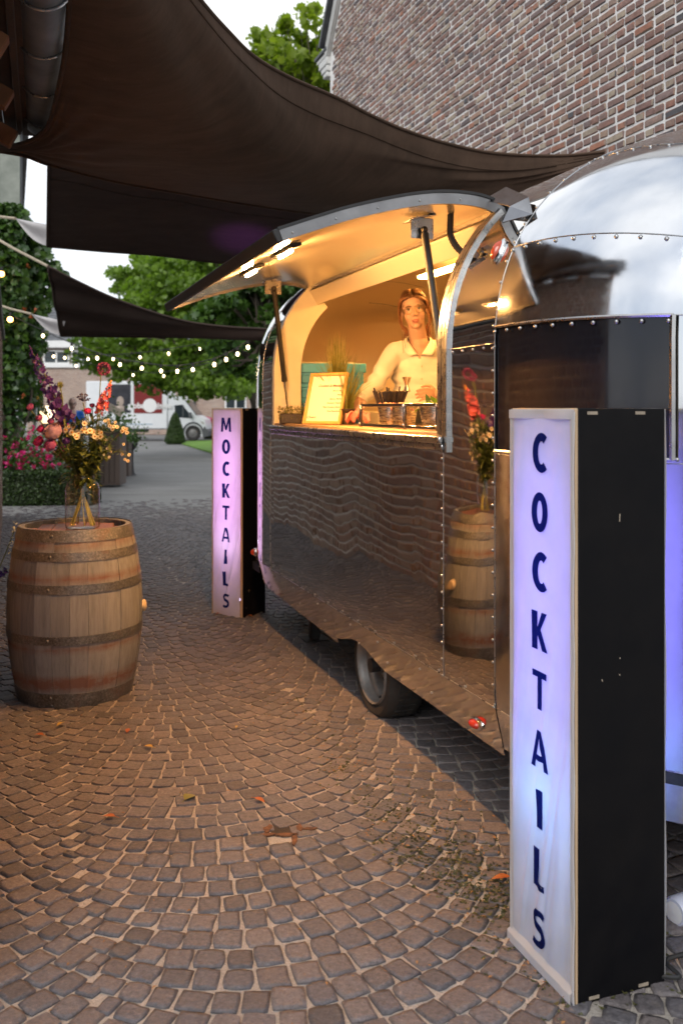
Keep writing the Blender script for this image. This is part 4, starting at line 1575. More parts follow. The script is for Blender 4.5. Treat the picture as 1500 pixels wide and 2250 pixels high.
# white plug connector and cable beside the near sign
m_plug = pm('pale_blue_plastic', (.55, .57, .66), (.48, .5, .6), 8, .4)
pl = thing('plug_connector', 'pale plastic plug connector lying on the cobbles right of the near sign', 'plug', (1.02, 2.66, .045), .5)
q = MB(); q.lathe([(.0, -.07), (.036, -.07), (.042, -.06), (.042, .01), (.030, .03), (.028, .10), (.0, .10)], 18, (0, 0, 0), Matrix.Rotation(PI / 2, 3, 'Y')); q.build('body', m_plug, pl)
q = MB(); q.lathe([(.030, -.072), (.0, -.074)], 18, (0, 0, 0), Matrix.Rotation(PI / 2, 3, 'Y')); q.build('face', m_white, pl)
q = MB(); q.tube(crom([Vector((.93, 2.47, .02)), Vector((.86, 2.42, .03)), Vector((.875, 2.36, .025)), Vector((.80, 2.38, .02))], 20), .006, 6)
tag(q.build('black_cable', m_black), 'thin black cable curling at the foot of the near sign', 'cable')

# ------------------------------------------------------------------ wine barrel
BX, BY, BH = -1.40, 4.80, .895
barrel = thing('wine_barrel', 'weathered oak wine barrel with rusty steel hoops used as a table', 'barrel', (BX, BY, 0), .2)
def barrel_r(z):
    x = (z / BH - .5) * 2
    return .343 - .060 * abs(x) ** 2.0
def oak():
    m, nt, N, L, b = newmat('weathered_oak')
    vec = coords(nt, 'Object', (1, 1, .09), True)
    r = rand_piece(nt)
    base = ramp(nt, r, [(0, (.175, .178, .182)), (.35, (.22, .222, .224)), (.7, (.195, .197, .20)), (1, (.15, .15, .152))])
    g_ = noise(nt, vec, 46, 8, .7, .3)
    c = mixc(nt, .8, base, ramp(nt, g_, [(.3, .55), (.55, 1.0), (.75, 1.18)]), 'MULTIPLY')
    st = noise(nt, coords(nt, 'Object', (1, 1, .3), True), 7, 6, .7)
    c = mixc(nt, ramp(nt, st, [(.6, 0.0), (.78, .7)]), c, (.07, .055, .045))
    rs = noise(nt, coords(nt, 'Object', (1, 1, 2.0)), 5, 6, .7)
    z = nt.nodes.new('ShaderNodeSeparateXYZ'); L.new(coords(nt, 'Object'), z.inputs[0])
    def band(z0, w):
        d = mval(nt, 'ABSOLUTE', mval(nt, 'SUBTRACT', z.outputs['Z'], z0))
        return mval(nt, 'MAXIMUM', mval(nt, 'SUBTRACT', 1.0, mval(nt, 'DIVIDE', d, w)), 0.0)
    tot = mval(nt, 'ADD', band(.825, .035), mval(nt, 'ADD', band(.655, .03), mval(nt, 'ADD', band(.31, .03), mval(nt, 'MULTIPLY', band(.135, .05), 1.8))))
    rm = mval(nt, 'MULTIPLY', tot, ramp(nt, rs, [(.35, .1), (.65, 1.0)]))
    rm = mval(nt, 'MINIMUM', rm, .8)
    c = mixc(nt, rm, c, (.15, .05, .022))
    L.new(c, b.inputs['Base Color'])
    b.inputs['Roughness'].default_value = .72
    bump(nt, b, g_, .5, .003)
    return m
m_oak = oak()
def rusty():
    m, nt, N, L, b = newmat('galvanised_hoop')
    vec = coords(nt, 'Object')
    sp = noise(nt, vec, 90, 5, .75)
    big = noise(nt, vec, 6, 5, .65)
    c = ramp(nt, sp, [(.3, (.05, .05, .05)), (.6, (.17, .168, .165)), (.78, (.46, .45, .44))])
    c = mixc(nt, ramp(nt, big, [(.56, 0.0), (.74, .75)]), c, (.12, .045, .02))
    L.new(c, b.inputs['Base Color'])
    L.new(ramp(nt, big, [(.4, .75), (.65, .15)]), b.inputs['Metallic'])
    L.new(ramp(nt, sp, [(.3, .38), (.7, .6)]), b.inputs['Roughness'])
    bump(nt, b, sp, .25, .002)
    return m
m_hoop = rusty()
NST = 24
for k in range(NST):
    wj = [rnd.uniform(.92, 1.08)]
    a0, a1 = 2 * PI * (k + rnd.uniform(-.12, .12) * 0) / NST + .0022, 2 * PI * (k + 1) / NST - .0022
    q = MB()
    vs = []
    nz = 14
    dr = rnd.uniform(-.0015, .0025)
    for i in range(nz + 1):
        z = .006 + (BH - .012) * i / nz
        R_ = barrel_r(z) + dr
        for j in range(3):
            a = a0 + (a1 - a0) * j / 2
            vs.append((R_ * math.cos(a), R_ * math.sin(a), z))
        vs.append(((R_ - .028) * math.cos(a1), (R_ - .028) * math.sin(a1), z))
        vs.append(((R_ - .028) * math.cos(a0), (R_ - .028) * math.sin(a0), z))
    fs = [(i * 5 + j, i * 5 + (j + 1) % 5, (i + 1) * 5 + (j + 1) % 5, (i + 1) * 5 + j) for i in range(nz) for j in range(5)]
    fs += [(4, 3, 2, 1, 0), tuple(nz * 5 + j for j in range(5))]
    q.add(vs, fs)
    q.build('stave', m_oak, barrel, 35)
for (z0, z1) in ((.835, .893), (.742, .786), (.585, .628), (.335, .378), (.045, .086), (.004, .045)):
    q = MB()
    pr = []
    for i in range(5):
        z = z0 + (z1 - z0) * i / 4
        pr.append((barrel_r(z) + .0045, z))
    pr += [(barrel_r(z1) + .001, z1 + .0005), (barrel_r(z0) + .001, z0 - .0005)]
    q.lathe(pr, 64, close=True)
    q.sphere((barrel_r((z0 + z1) / 2) * math.cos(4.4), barrel_r((z0 + z1) / 2) * math.sin(4.4), (z0 + z1) / 2), .010, 8, 6)
    q.build('hoop', m_hoop, barrel, 40)
q = MB()
for k in range(7):
    x0 = -.27 + .54 * k / 7
    x1 = x0 + .54 / 7 - .003
    xm = (x0 + x1) / 2
    hw = math.sqrt(max(.001, .268 ** 2 - max(abs(x0), abs(x1)) ** 2))
    b_ = MB(); b_.box((xm, 0, BH - .035), (x1 - x0, 2 * hw, .02), .002)
    b_.build('head_board', pm('stained_oak_head', (.24, .10, .045), (.15, .06, .03), 6, .55, 0, .3, 60, .002, stretch=(6, 1, 1)), barrel)
q = MB(); aw = -.05
q.lathe([(.0, 0), (.030, 0), (.032, .012), (.024, .022), (.0, .024)], 16, (barrel_r(.45) * math.cos(aw), barrel_r(.45) * math.sin(aw), .45), Matrix.Rotation(PI / 2, 3, 'Y'))
q.build('bung', pm('pale_bung_wood', (.55, .42, .25), (.48, .35, .2), 9, .6), barrel)

# ------------------------------------------------------------------ vase
VX, VY, VZ = BX + .045, BY - .03, BH - .025
def glass_mat(name='clear_glass'):
    """thin clear glass: what lies behind shows through, edges are darkened and mirror more by view angle"""
    m, nt, N, L, b = newmat(name)
    tr = N.new('ShaderNodeBsdfTransparent'); gl = N.new('ShaderNodeBsdfGlossy'); lw = N.new('ShaderNodeLayerWeight'); mx = N.new('ShaderNodeMixShader')
    lw2 = N.new('ShaderNodeLayerWeight'); lw2.inputs['Blend'].default_value = .5
    L.new(ramp(nt, lw2.outputs['Facing'], [(.55, (.97, .985, .98)), (.97, (.42, .47, .46))]), tr.inputs['Color'])  # edge shade put into the glass colour by view angle
    gl.inputs['Roughness'].default_value = .03
    lw.inputs['Blend'].default_value = .5
    f = mval(nt, 'ADD', mval(nt, 'MULTIPLY', mval(nt, 'POWER', lw.outputs['Facing'], 2.6), .8), .06)
    L.new(f, mx.inputs[0]); L.new(tr.outputs[0], mx.inputs[1]); L.new(gl.outputs[0], mx.inputs[2])
    L.new(mx.outputs[0], N['Material Output'].inputs['Surface'])
    return m
m_glass = glass_mat()
vase = thing('glass_vase', 'clear shouldered glass jar vase standing on the barrel head', 'vase', (VX, VY, VZ))
q = MB()
q.lathe([(.0, .001), (.075, .001), (.086, .008), (.088, .02), (.088, .205), (.080, .235), (.062, .255), (.056, .265), (.056, .282), (.060, .290)], 40)
q.build('jar', m_glass, vase, 60)
# ------------------------------------------------------------------ cut flowers in the vase
m_stem = pm('green_stem', (.10, .13, .03), (.16, .17, .04), 20, .55)
m_wstem = pm('wet_yellow_stem', (.34, .30, .07), (.22, .20, .05), 14, .4)
m_leafd = leafmat('bouquet_leaf', (.05, .085, .02), (.14, .17, .045), .25)
m_purple = leafmat('purple_petal', (.06, .02, .16), (.13, .05, .28), .3)
m_magenta = leafmat('magenta_petal', (.28, .04, .14), (.42, .08, .22), .3)
m_coral = leafmat('coral_petal', (.58, .09, .14), (.66, .18, .20), .3)
m_pink = leafmat('pink_petal', (.40, .08, .30), (.52, .16, .38), .35)
m_peony = leafmat('peony_petal', (.46, .28, .46), (.60, .44, .58), .35)
m_daisy = leafmat('daisy_petal', (.72, .66, .50), (.82, .76, .62), .3)
m_yolk = pm('daisy_centre', (.55, .30, .03), (.42, .2, .02), 90, .8)
m_hot = leafmat('hot_pink_petal', (.62, .02, .20), (.75, .08, .32), .35)
m_allium = leafmat('allium_floret', (.20, .03, .12), (.32, .07, .20), .2)
def petal(q, c, d, up, L_, w, cup=.3):
    """a small cupped petal of 6 triangles"""
    d = d.normalized(); x = d.cross(up)
    x = x.normalized() if x.length > 1e-5 else d.orthogonal().normalized()
    n = x.cross(d).normalized()
    p = [c, c + d * L_ * .5 + x * w * .5 + n * cup * L_ * .15, c + d * L_ + n * cup * L_ * .5, c + d * L_ * .5 - x * w * .5 + n * cup * L_ * .15, c + d * L_ * .55 + n * cup * L_ * .02]
    q.add(p, [(0, 1, 4), (1, 2, 4), (2, 3, 4), (3, 0, 4)])
def rv3(s=1.0):
    return Vector((rnd.gauss(0, 1), rnd.gauss(0, 1), rnd.gauss(0, 1))).normalized() * s
NECK = Vector((VX, VY, VZ + .285))
def stem_pts(top, a, foot_r=.055):
    nk = NECK + Vector((math.cos(a) * .035, math.sin(a) * .035, 0))
    foot = Vector((VX - math.cos(a) * foot_r + rnd.uniform(-.01, .01), VY - math.sin(a) * foot_r, VZ + .016))
    mid = nk.lerp(top, .5) + (nk - foot).normalized() * (top - nk).length * .10
    return crom([foot, nk, mid, top], 14)
def flower(name, label, cat, top, group=None, r=.0032):
    root = thing(name, label, cat, NECK, 0, group)
    a = math.atan2(top.y - VY, top.x - VX)
    pts = stem_pts(top, a)
    q = MB(); q.tube([p - NECK for p in pts[:7]], r, 6); s_ = q.build('wet_stem', m_wstem, root)
    q = MB(); q.tube([p - NECK for p in pts[6:]], r * .85, 6); q.build('stem', m_stem, root)
    return root, pts
def leaf(q, c, d, up, L_, w):
    d = d.normalized(); x = d.cross(up)
    x = x.normalized() if x.length > 1e-5 else d.orthogonal().normalized()
    n = x.cross(d)
    vs = []
    for k, (f, ww) in enumerate(((0, .08), (.25, .8), (.5, 1.0), (.78, .6), (1, .02))):
        b = c + d * L_ * f - n * L_ * .25 * f * f
        vs += [b - x * w * ww * .5 + n * w * .12 * ww, b, b + x * w * ww * .5 + n * w * .12 * ww]
    fs = []
    for k in range(4):
        fs += [(k * 3, k * 3 + 1, k * 3 + 4, k * 3 + 3), (k * 3 + 1, k * 3 + 2, k * 3 + 5, k * 3 + 4)]
    q.add(vs, fs)
def spike(name, label, cat, tip, base, mat, n, size, group=None, bud=m_stem, taper=.35, per=5):
    root, pts = flower(name, label, cat, base, group)
    q = MB(); ax = crom([base, base.lerp(tip, .5) + Vector((.012, 0, .0)), tip], 12)
    q.tube([p - NECK for p in ax], [.003 - .0016 * i / 11 for i in range(12)], 6); q.build('stem', m_stem, root)
    q = MB()
    for i in range(n):
        f = i / n
        c = base.lerp(tip, f * .93)
        a = i * 2.4
        d = Vector((math.cos(a), math.sin(a), .15 + rnd.uniform(-.25, .25)))
        s = size * (1 - (1 - taper) * f) * rnd.uniform(.85, 1.15)
        o = c - NECK + d * s * .8
        fl_ = MB()
        for k in range(per):
            b = 2 * PI * k / per + rnd.random()
            x = d.orthogonal().normalized(); y = d.cross(x).normalized()
            pd = x * math.cos(b) + y * math.sin(b) + d.normalized() * .5
            petal(fl_, o, pd, d, s * 1.15, s * .95, rnd.uniform(.1, .5))
        q.add(fl_.v, fl_.f)
    q.build('blossom', mat, root, 180, False)
    q = MB()
    for i in range(7):
        q.sphere(base.lerp(tip, .9 + .018 * i) - NECK + rv3(.004), (.005, .005, .008), 6, 4)
    q.build('bud', mat if bud is None else bud, root)
    return root
YF = VY
def FP(px, py, dy=0.0):
    return P(px, py, YF + dy)
spike('delphinium', 'tall deep purple delphinium spike leaning left out of the vase', 'flower', FP(66, 762), FP(140, 922), m_purple, 44, .036, bud=None)
spike('delphinium', 'short violet delphinium side spike behind the tall one', 'flower', FP(120, 868, .05), FP(148, 936, .04), m_purple, 14, .026, bud=None)
spike('snapdragon', 'coral red snapdragon spike with orange buds at the tip', 'flower', FP(245, 838), FP(222, 898), m_coral, 26, .023, bud=leafmat('snapdragon_bud', (.75, .30, .06), (.8, .4, .1), .2), per=6)
spike('snapdragon', 'small coral snapdragon stem lower among the daisies', 'flower', FP(228, 868, .05), FP(216, 908, .03), m_coral, 12, .018, bud=m_stem)
spike('veronica', 'thin green seed spike left of the peony', 'flower', FP(82, 872), FP(104, 912), m_leafd, 16, .010)
spike('veronica', 'thin brown seed spike beside the purple delphinium', 'flower', FP(128, 842, -.02), FP(138, 905, -.02), m_leafd, 10, .008)
# allium
root, pts = flower('allium', 'round dark purple allium globe on a curved stem', 'flower', FP(222, 822), None)
q = MB(); c = FP(228, 810) - NECK
for i in range(210):
    d = rv3(); petal(q, c + d * .026, d, rv3(), .013, .010, .2)
q.build('globe', m_allium, root, 180, False)
# peonies and roses
def round_flower(name, label, c, R_, mat, layers=4, group=None, closed=.6):
    root, pts = flower(name, label, 'flower', c + Vector((0, 0, -R_ * .7)), group)
    q = MB(); o = c - NECK
    ax = (c - NECK).normalized() + Vector((0, -.7, .25)); ax.normalize()
    x = ax.orthogonal().normalized(); y = ax.cross(x)
    q.sphere(o, R_ * .55, 10, 8)
    for ly in range(layers):
        n = 6 + ly * 2
        op = (ly + 1) / layers
        for k in range(n):
            a = 2 * PI * k / n + ly * .5
            d = (x * math.cos(a) + y * math.sin(a))
            rr = R_ * (.45 + .55 * op)
            vs = []
            for i in range(4):
                for j in range(4):
                    th = (-.9 + 1.75 * i / 3 * (1.1 - .35 * op) - .15)
                    w = (j / 3 - .5) * 1.5
                    dd = (d * math.cos(w) + ax.cross(d) * math.sin(w))
                    vs.append(o + (dd * math.cos(th) + ax * math.sin(th)) * rr * (1 + .04 * rnd.uniform(-1, 1)) + ax * R_ * .02)
            q.add(vs, [(i * 4 + j, i * 4 + j + 1, (i + 1) * 4 + j + 1, (i + 1) * 4 + j) for i in range(3) for j in range(3)])
    q.build('petal', mat, root, 180, False)
    q = MB()
    for k in range(4):
        a = 2 * PI * k / 4
        leaf(q, o - ax * R_ * .8, x * math.cos(a) + y * math.sin(a) + ax * .3, ax, R_ * .8, R_ * .5)
    q.build('sepal', m_leafd, root, 180, False)
round_flower('peony', 'large pale salmon pink peony at the front of the bouquet', FP(116, 946, -.06), .048, m_peony, 4)
round_flower('peony', 'smaller dusky pink peony just below the large one', FP(110, 976, -.05), .034, m_pink, 3)
round_flower('rose', 'rosy pink tulip shaped bud highest at the far left', FP(66, 893), .021, m_pink, 3)
round_flower('rose', 'deep pink bud between the peony and the left rose', FP(86, 917, -.02), .019, m_pink, 3)
round_flower('rose', 'deep pink bud close above the large peony', FP(112, 924, -.03), .019, m_pink, 3)
round_flower('rose', 'crimson pink open rose left of the large peony', FP(90, 940, .0), .024, m_hot, 3)
round_flower('sweet_pea', 'bright magenta sweet pea cluster at the middle of the bouquet', FP(193, 902), .020, m_hot, 3)
round_flower('sweet_pea', 'small magenta sweet pea above the daisies', FP(203, 890, .03), .014, m_magenta, 3)
round_flower('rose', 'magenta pink rose open at the lower left edge of the bouquet', FP(84, 968, .03), .030, m_hot, 3)
round_flower('rose', 'second magenta rose behind the smaller peony', FP(130, 990, .06), .026, m_hot, 3)
round_flower('cornflower', 'violet blue cornflower low between the peony and daisies', FP(146, 968, -.07), .020, m_purple, 3)
round_flower('rose', 'pale pink rose half hidden behind the large peony', FP(132, 930, .05), .026, m_pink, 3)
# thistle head and dark sprays
root, pts = flower('thistle', 'dry greenish thistle head right of the delphinium', 'flower', FP(134, 850))
q = MB(); q.sphere(FP(134, 846) - NECK, (.010, .010, .017), 10, 8)
for i in range(40):
    d = rv3(); q.tube([FP(134, 846) - NECK + d * .009, FP(134, 846) - NECK + d * .018 + Vector((0, 0, .004))], .0008, 3)
q.build('head', m_stem, root)
root, pts = flower('agapanthus', 'dark seed head spray with fine spokes at the centre', 'flower', FP(183, 884))
q = MB()
for i in range(26):
    d = rv3(); d.z = abs(d.z); e = FP(183, 880) - NECK + d * .036
    q.tube([FP(183, 882) - NECK, e], .0011, 4); q.sphere(e, .0042, 6, 4)
q.build('spoke', pm('dark_seed', (.04, .03, .06), (.07, .05, .08), 20, .6), root)
# daisies: sprays of many small heads
def daisy_spray(label, top, heads):
    root, pts = flower('chamomile', label, 'flower', top, 'chamomile sprays in the bouquet', .0022)
    for (c, R_) in heads:
        o = c - NECK
        q = MB(); q.tube(crom([top - NECK - (top - NECK) * .15, (top - NECK) * .6 + o * .4, o], 6), .0011, 4); q.build('stem', m_stem, root)
        d = Vector((rnd.uniform(-.5, .5), -1, rnd.uniform(-.1, .8))).normalized()
        x = d.orthogonal().normalized(); y = d.cross(x)
        q = MB()
        for k in range(11):
            a = 2 * PI * k / 11
            petal(q, o + (x * math.cos(a) + y * math.sin(a)) * R_ * .25, x * math.cos(a) + y * math.sin(a) + d * .15, d, R_ * .85, R_ * .5, .15)
        h_ = q.build('daisy_head', m_daisy, root, 180, False)
        q = MB(); q.sphere(o + d * R_ * .08, (R_ * .36, R_ * .36, R_ * .30), 8, 6); q.build('centre', m_yolk, h_)
def heads(lst, R_=.0155):
    return [(FP(x + rnd.uniform(-1, 1), y + rnd.uniform(-1, 1), rnd.uniform(-.09, .03)), R_ * rnd.uniform(.8, 1.15)) for x, y in lst]
daisy_spray('chamomile daisies on the left of the bouquet beside the peony', FP(158, 965), heads([(152, 938), (161, 938), (158, 949), (145, 945)]))
daisy_spray('chamomile daisies at the centre front of the bouquet', FP(182, 970), heads([(172, 949), (185, 944), (190, 951), (181, 947), (170, 960), (174, 953), (187, 930), (166, 957)]))
daisy_spray('chamomile daisies right of centre above the jar', FP(210, 975), heads([(199, 947), (206, 950), (203, 956), (215, 963), (222, 960), (224, 952), (217, 948), (228, 966), (208, 960)]))
daisy_spray('chamomile daisies spreading at the upper right of the bouquet', FP(226, 935), heads([(232, 926), (240, 930), (238, 922), (250, 936), (247, 943), (253, 928), (258, 938), (243, 936)], .011))
daisy_spray('chamomile daisies reaching furthest right over the barrel rim', FP(262, 952), heads([(275, 945), (270, 947), (280, 950), (272, 941), (278, 943)], .012))
daisy_spray('drooping chamomile sprig low on the right side', FP(268, 985), heads([(272, 976), (268, 998), (276, 1010), (281, 1012), (284, 1000)], .009))
daisy_spray('yellow budded sprig at the right above the jar shoulder', FP(232, 990), heads([(240, 1004), (236, 985), (243, 993), (228, 1000)], .008))
# leaf filler
def leafy(label, top, n, L_, spread):
    root, pts = flower('leaf_branch', label, 'foliage', top, 'leafy green stems in the bouquet', .0024)
    q = MB()
    for i in range(n):
        p = pts[6 + i % 8].lerp(pts[min(13, 7 + i % 8)], rnd.random()) - NECK
        d = rv3(); d.z = d.z * .6 + .25
        leaf(q, p + rv3(spread * .35 * rnd.random()), d, Vector((0, 0, 1)), L_ * rnd.uniform(.6, 1.2), L_ * .32)
    q.build('foliage', m_leafd, root, 180, False)
for (x, y, dy, n, L_, lab) in ((150, 950, .03, 46, .06, 'dark leafy stem at the left middle of the bouquet'), (175, 935, .04, 46, .06, 'dark leafy stem rising at the centre of the bouquet'), (205, 930, .02, 46, .06, 'leafy stem under the snapdragon'), (232, 960, .0, 46, .05, 'leafy stem leaning right over the jar'), (120, 968, .03, 40, .06, 'leafy stem leaning left under the peonies'),
                               (190, 985, -.05, 50, .05, 'leafy green collar at the front of the jar mouth'), (215, 1000, -.03, 50, .05, 'leafy green collar at the right of the jar mouth'), (160, 995, -.03, 46, .05, 'leafy green collar at the left of the jar mouth'), (240, 985, .02, 34, .045, 'yellowish leaf sprig at the right edge of the bouquet')):
    leafy(lab, FP(x, y, dy), int(n * 2.4), L_ * 1.15, .16)
# violet sprig lying by the left of the barrel
root = thing('lavender_sprig', 'violet flowering sprig leaning in beside the barrel at the left edge', 'flower', (-1.86, 4.75, 0))
q = MB(); q.tube(crom([Vector((-.12, 0, .0)), Vector((-.06, 0, .35)), Vector((.10, 0, .72)), Vector((.16, -.02, .86))], 14), .003, 5); q.tube(crom([Vector((-.06, 0, .35)), Vector((.02, 0, .55)), Vector((.09, -.02, .62))], 8), .0025, 5); q.build('stem', m_stem, root)
q = MB()
for (a, b) in ((Vector((.02, 0, .58)), Vector((.12, -.02, .66))), (Vector((-.02, 0, .62)), Vector((.06, 0, .72)))):
    for i in range(16):
        c = a.lerp(b, i / 15)
        for k in range(4):
            petal(q, c, rv3(), Vector((0, 0, 1)), .026, .02)
q.build('blossom', m_purple, root, 180, False)
q = MB()
for i in range(20):
    c = Vector((.13, -.02, .74)).lerp(Vector((.17, -.02, .90)), i / 19)
    petal(q, c, rv3(), Vector((0, 0, 1)), .02, .014)
q.build('seed_head', m_daisy, root, 180, False)

# ------------------------------------------------------------------ fallen leaves
m_dry = leafmat('dry_orange_leaf', (.32, .08, .02), (.40, .14, .04), .2)
m_yel = leafmat('yellow_leaf', (.45, .30, .05), (.40, .26, .04), .2)
m_grn = leafmat('olive_leaf', (.20, .19, .03), (.16, .15, .02), .2)
for (x, y, s, mt, lab) in ((86, 1626, .055, m_dry, 'curled orange leaf in front of the barrel foot'), (281, 1617, .045, m_dry, 'orange leaf right of the barrel foot'), (326, 1652, .05, m_yel, 'yellow leaf on the cobbles below the barrel'), (417, 1765, .06, m_grn, 'round olive green leaf in the middle of the yard'), (570, 1771, .05, m_dry, 'slim upright rust leaf above the charred hole'), (1100, 1945, .06, m_dry, 'brown leaf beside the near sign'), (488, 1353, .10, m_dry, 'orange leaf under the left corner of the far sign'),
                           (132, 1602, .04, m_yel, 'small yellow leaf just in front of the barrel'), (548, 1360, .06, m_dry, 'reddish leaf at the foot of the far sign'), (240, 1808, .05, m_dry, 'thin dark twig leaf left of the olive leaf'), (520, 1608, .03, m_yel, 'tiny yellow scrap under the lit hatch')):
    p = P(x, y, 3000 / (y - 897))
    root = thing('fallen_leaf', lab, 'leaf', (p.x, p.y, .022), rnd.uniform(0, 6), 'fallen leaves on the cobbles')
    q = MB(); leaf(q, Vector((-s / 2, 0, .004)), Vector((1, 0, .15)), Vector((0, 0, 1)), s, s * (.8 if mt is m_grn else .5)); q.build('blade', mt, root, 180, False)
    q = MB(); q.tube([Vector((-s * .8, 0, .002)), Vector((-s * .4, 0, .004))], .001, 4); q.build('stalk', mt, root)
# moss and weeds in the joints near the caravan
m_moss = leafmat('joint_moss', (.035, .038, .010), (.075, .072, .02), .2)
V, Fc = [], []
for i in range(2600):
    t = rnd.uniform(-2.0, .7); s = rnd.gauss(-.12, .10)
    if rnd.random() < .35:
        c = rnd.choice(((-.20, -1.30), (-.30, -1.05), (-.12, -1.45), (-.25, -.75), (.0, -1.5), (.25, -1.95), (-.28, -.35), (.1, -1.75)))
        s, t = rnd.gauss(c[0], .05), rnd.gauss(c[1], .10)
    p = W(s, t, .009)
    for b in range(3):
        a = rnd.uniform(0, 6.3); h = rnd.uniform(.002, .007); w = .0035
        o = len(V)
        V += [(p.x + rnd.uniform(-.01, .01) - w * math.sin(a), p.y - w * math.cos(a), p.z), (p.x + w * math.sin(a), p.y + w * math.cos(a), p.z), (p.x + rnd.uniform(-.01, .01), p.y + rnd.uniform(-.01, .01), p.z + h)]
        Fc.append((o, o + 1, o + 2))
obj('moss', np_mesh('moss', np.array(V), np.array(Fc), m_moss, 0), None, 'stuff')
V, Fc = [], []
for i in range(900):
    t = rnd.uniform(-3.0, 5.0); s = rnd.uniform(-1.9, .2)
    if rnd.random() < .5:
        t, s = rnd.uniform(-1.9, 1.2), rnd.gauss(-.15, .15)
    p = W(s, t, .016); a = rnd.uniform(0, 6.3); L_ = rnd.uniform(.003, .010); w = L_ * .4
    o = len(V); ca, sa = math.cos(a), math.sin(a)
    V += [(p.x - ca * L_, p.y - sa * L_, p.z), (p.x - sa * w, p.y + ca * w, p.z + .003), (p.x + ca * L_, p.y + sa * L_, p.z), (p.x + sa * w, p.y - ca * w, p.z + .002)]
    Fc.append((o, o + 1, o + 2, o + 3))
obj('debris', np_mesh('debris', np.array(V), np.array(Fc), pm('dry_debris', (.20, .10, .04), (.30, .17, .07), 30, .9), 0), None, 'stuff')
# ------------------------------------------------------------------ things on the counter
CZ = 1.409
def cthing(name, label, cat, s, t, z=CZ, rz=0.0, group=None):
    return thing(name, label, cat, W(s, t, z), ALLEY + rz, group)
def face_cam(s, t):
    p = W(s, t)
    return math.atan2(p.x, p.y) * -1.0
# crate of turquoise plastic, on the cabinet
m_crate = pm('turquoise_plastic', (.05, .34, .58), (.04, .29, .50), 5, .38, 0, .05, 30)
m_crated = pm('turquoise_shade', (.04, .26, .46), (.03, .22, .40), 5, .5)
cp = P(708, 892, 5.95)
crate = thing('plastic_crate', 'turquoise blue plastic crate behind the framed menu', 'crate', (cp.x, cp.y, 1.485), .10)
CW, CD, CH = .50, .34, .30
q = MB()
for y in (-CD / 2 + .006, CD / 2 - .006):
    q.box((0, y, CH / 2 + .03), (CW, .012, CH - .06), .003)
for x in (-CW / 2 + .006, CW / 2 - .006):
    q.box((x, 0, CH / 2 + .03), (.012, CD - .02, CH - .06), .003)
q.box((0, 0, .012), (CW - .02, CD - .02, .012), .002)
q.build('body', m_crate, crate)
q = MB()
for y in (-CD / 2 - .006, CD / 2 + .006):
    q.box((0, y, CH - .03), (CW + .03, .016, .06), .005)
for x in (-CW / 2 - .007, CW / 2 + .007):
    q.box((x, 0, CH - .03), (.016, CD + .0, .06), .005)
q.build('rim', m_crate, crate)
for i in range(6):
    x = -CW / 2 + .05 + .08 * i
    for z in (.20, .105):
        q = MB(); q.box((x, -CD / 2 - .006, z), (.052, .014, .052), .004)
        b_ = q.build('boss', m_crated, crate)
        q = MB(); q.lathe([(.013, -.003), (.0, -.004)], 14, (x, -CD / 2 - .0125, z), Matrix.Rotation(PI / 2, 3, 'X')); q.build('hole', m_cream, b_)
q = MB()
q.box((0, -CD / 2 - .004, .153), (CW - .03, .012, .012), .003)
q.build('rib', m_crate, crate)
q = MB()
for i in range(24):
    x = -CW / 2 + .03 + i * .019
    q.beam((x, -CD / 2 + .002, .012), (x + .03, -CD / 2 + .002, .05), .004, .006); q.beam((x + .03, -CD / 2 + .006, .012), (x, -CD / 2 + .006, .05), .004, .006)
q.box((0, -CD / 2 + .004, .008), (CW, .014, .016), .003); q.box((0, -CD / 2 + .004, .056), (CW, .014, .012), .003)
q.build('lattice', m_crated, crate)
cbx = thing('carton', 'cream carton standing behind the turquoise crate', 'box', (cp.x - .02, cp.y + .42, 1.485), .1)
q = MB(); q.box((0, 0, .165), (.45, .30, .33), .004); q.build('body', m_cream, cbx)
q = MB(); q.box((0, 0, .3315), (.45, .05, .002), 0); q.build('tape', pm('packing_tape', (.55, .45, .28), (.5, .4, .25), 4, .3), cbx)
# framed menu leaning back
m_frame = pm('gold_beech_frame', (.58, .36, .12), (.48, .28, .08), 6, .35, 0, .05, 60)
m_paper = pm('ivory_paper', (.80, .74, .62), (.77, .71, .59), 3, .7)
m_ink = pm('brown_ink', (.10, .06, .03), (.09, .05, .03), 9, .7)
mp = P(706, 931, 5.12)
menu = thing('framed_menu', 'framed cocktail menu leaning back on the counter', 'menu frame', (mp.x, mp.y, CZ), -rad(32))
lean = Matrix.Rotation(-rad(17), 4, 'X')
MW, MH = .255, .305
def mroot(o):
    o.matrix_local = lean @ o.matrix_local
    return o
q = MB(); q.box((-MW / 2 + .009, 0, MH / 2), (.018, .02, MH), .003); q.box((MW / 2 - .009, 0, MH / 2), (.018, .02, MH), .003); q.box((0, 0, .009), (MW - .036, .02, .018), .003); q.box((0, 0, MH - .009), (MW - .036, .02, .018), .003)
mroot(q.build('frame', m_frame, menu))
q = MB(); q.box((0, .003, MH / 2), (MW - .03, .004, MH - .03)); paper = mroot(q.build('paper', m_paper, menu))
def mtext(body, size, x, z, align, shear=0.0, bold=.0):
    me = text_mesh(body, size, m_ink, .0002, bold, align, shear)
    o = obj('lettering', me, menu)
    o.matrix_local = lean @ Matrix.Translation((x, -.0008, z)) @ Matrix.Rotation(PI / 2, 4, 'X')
mtext('Cocktail & Mocktail', .021, .105, .228, 'RIGHT', .35, .0003)
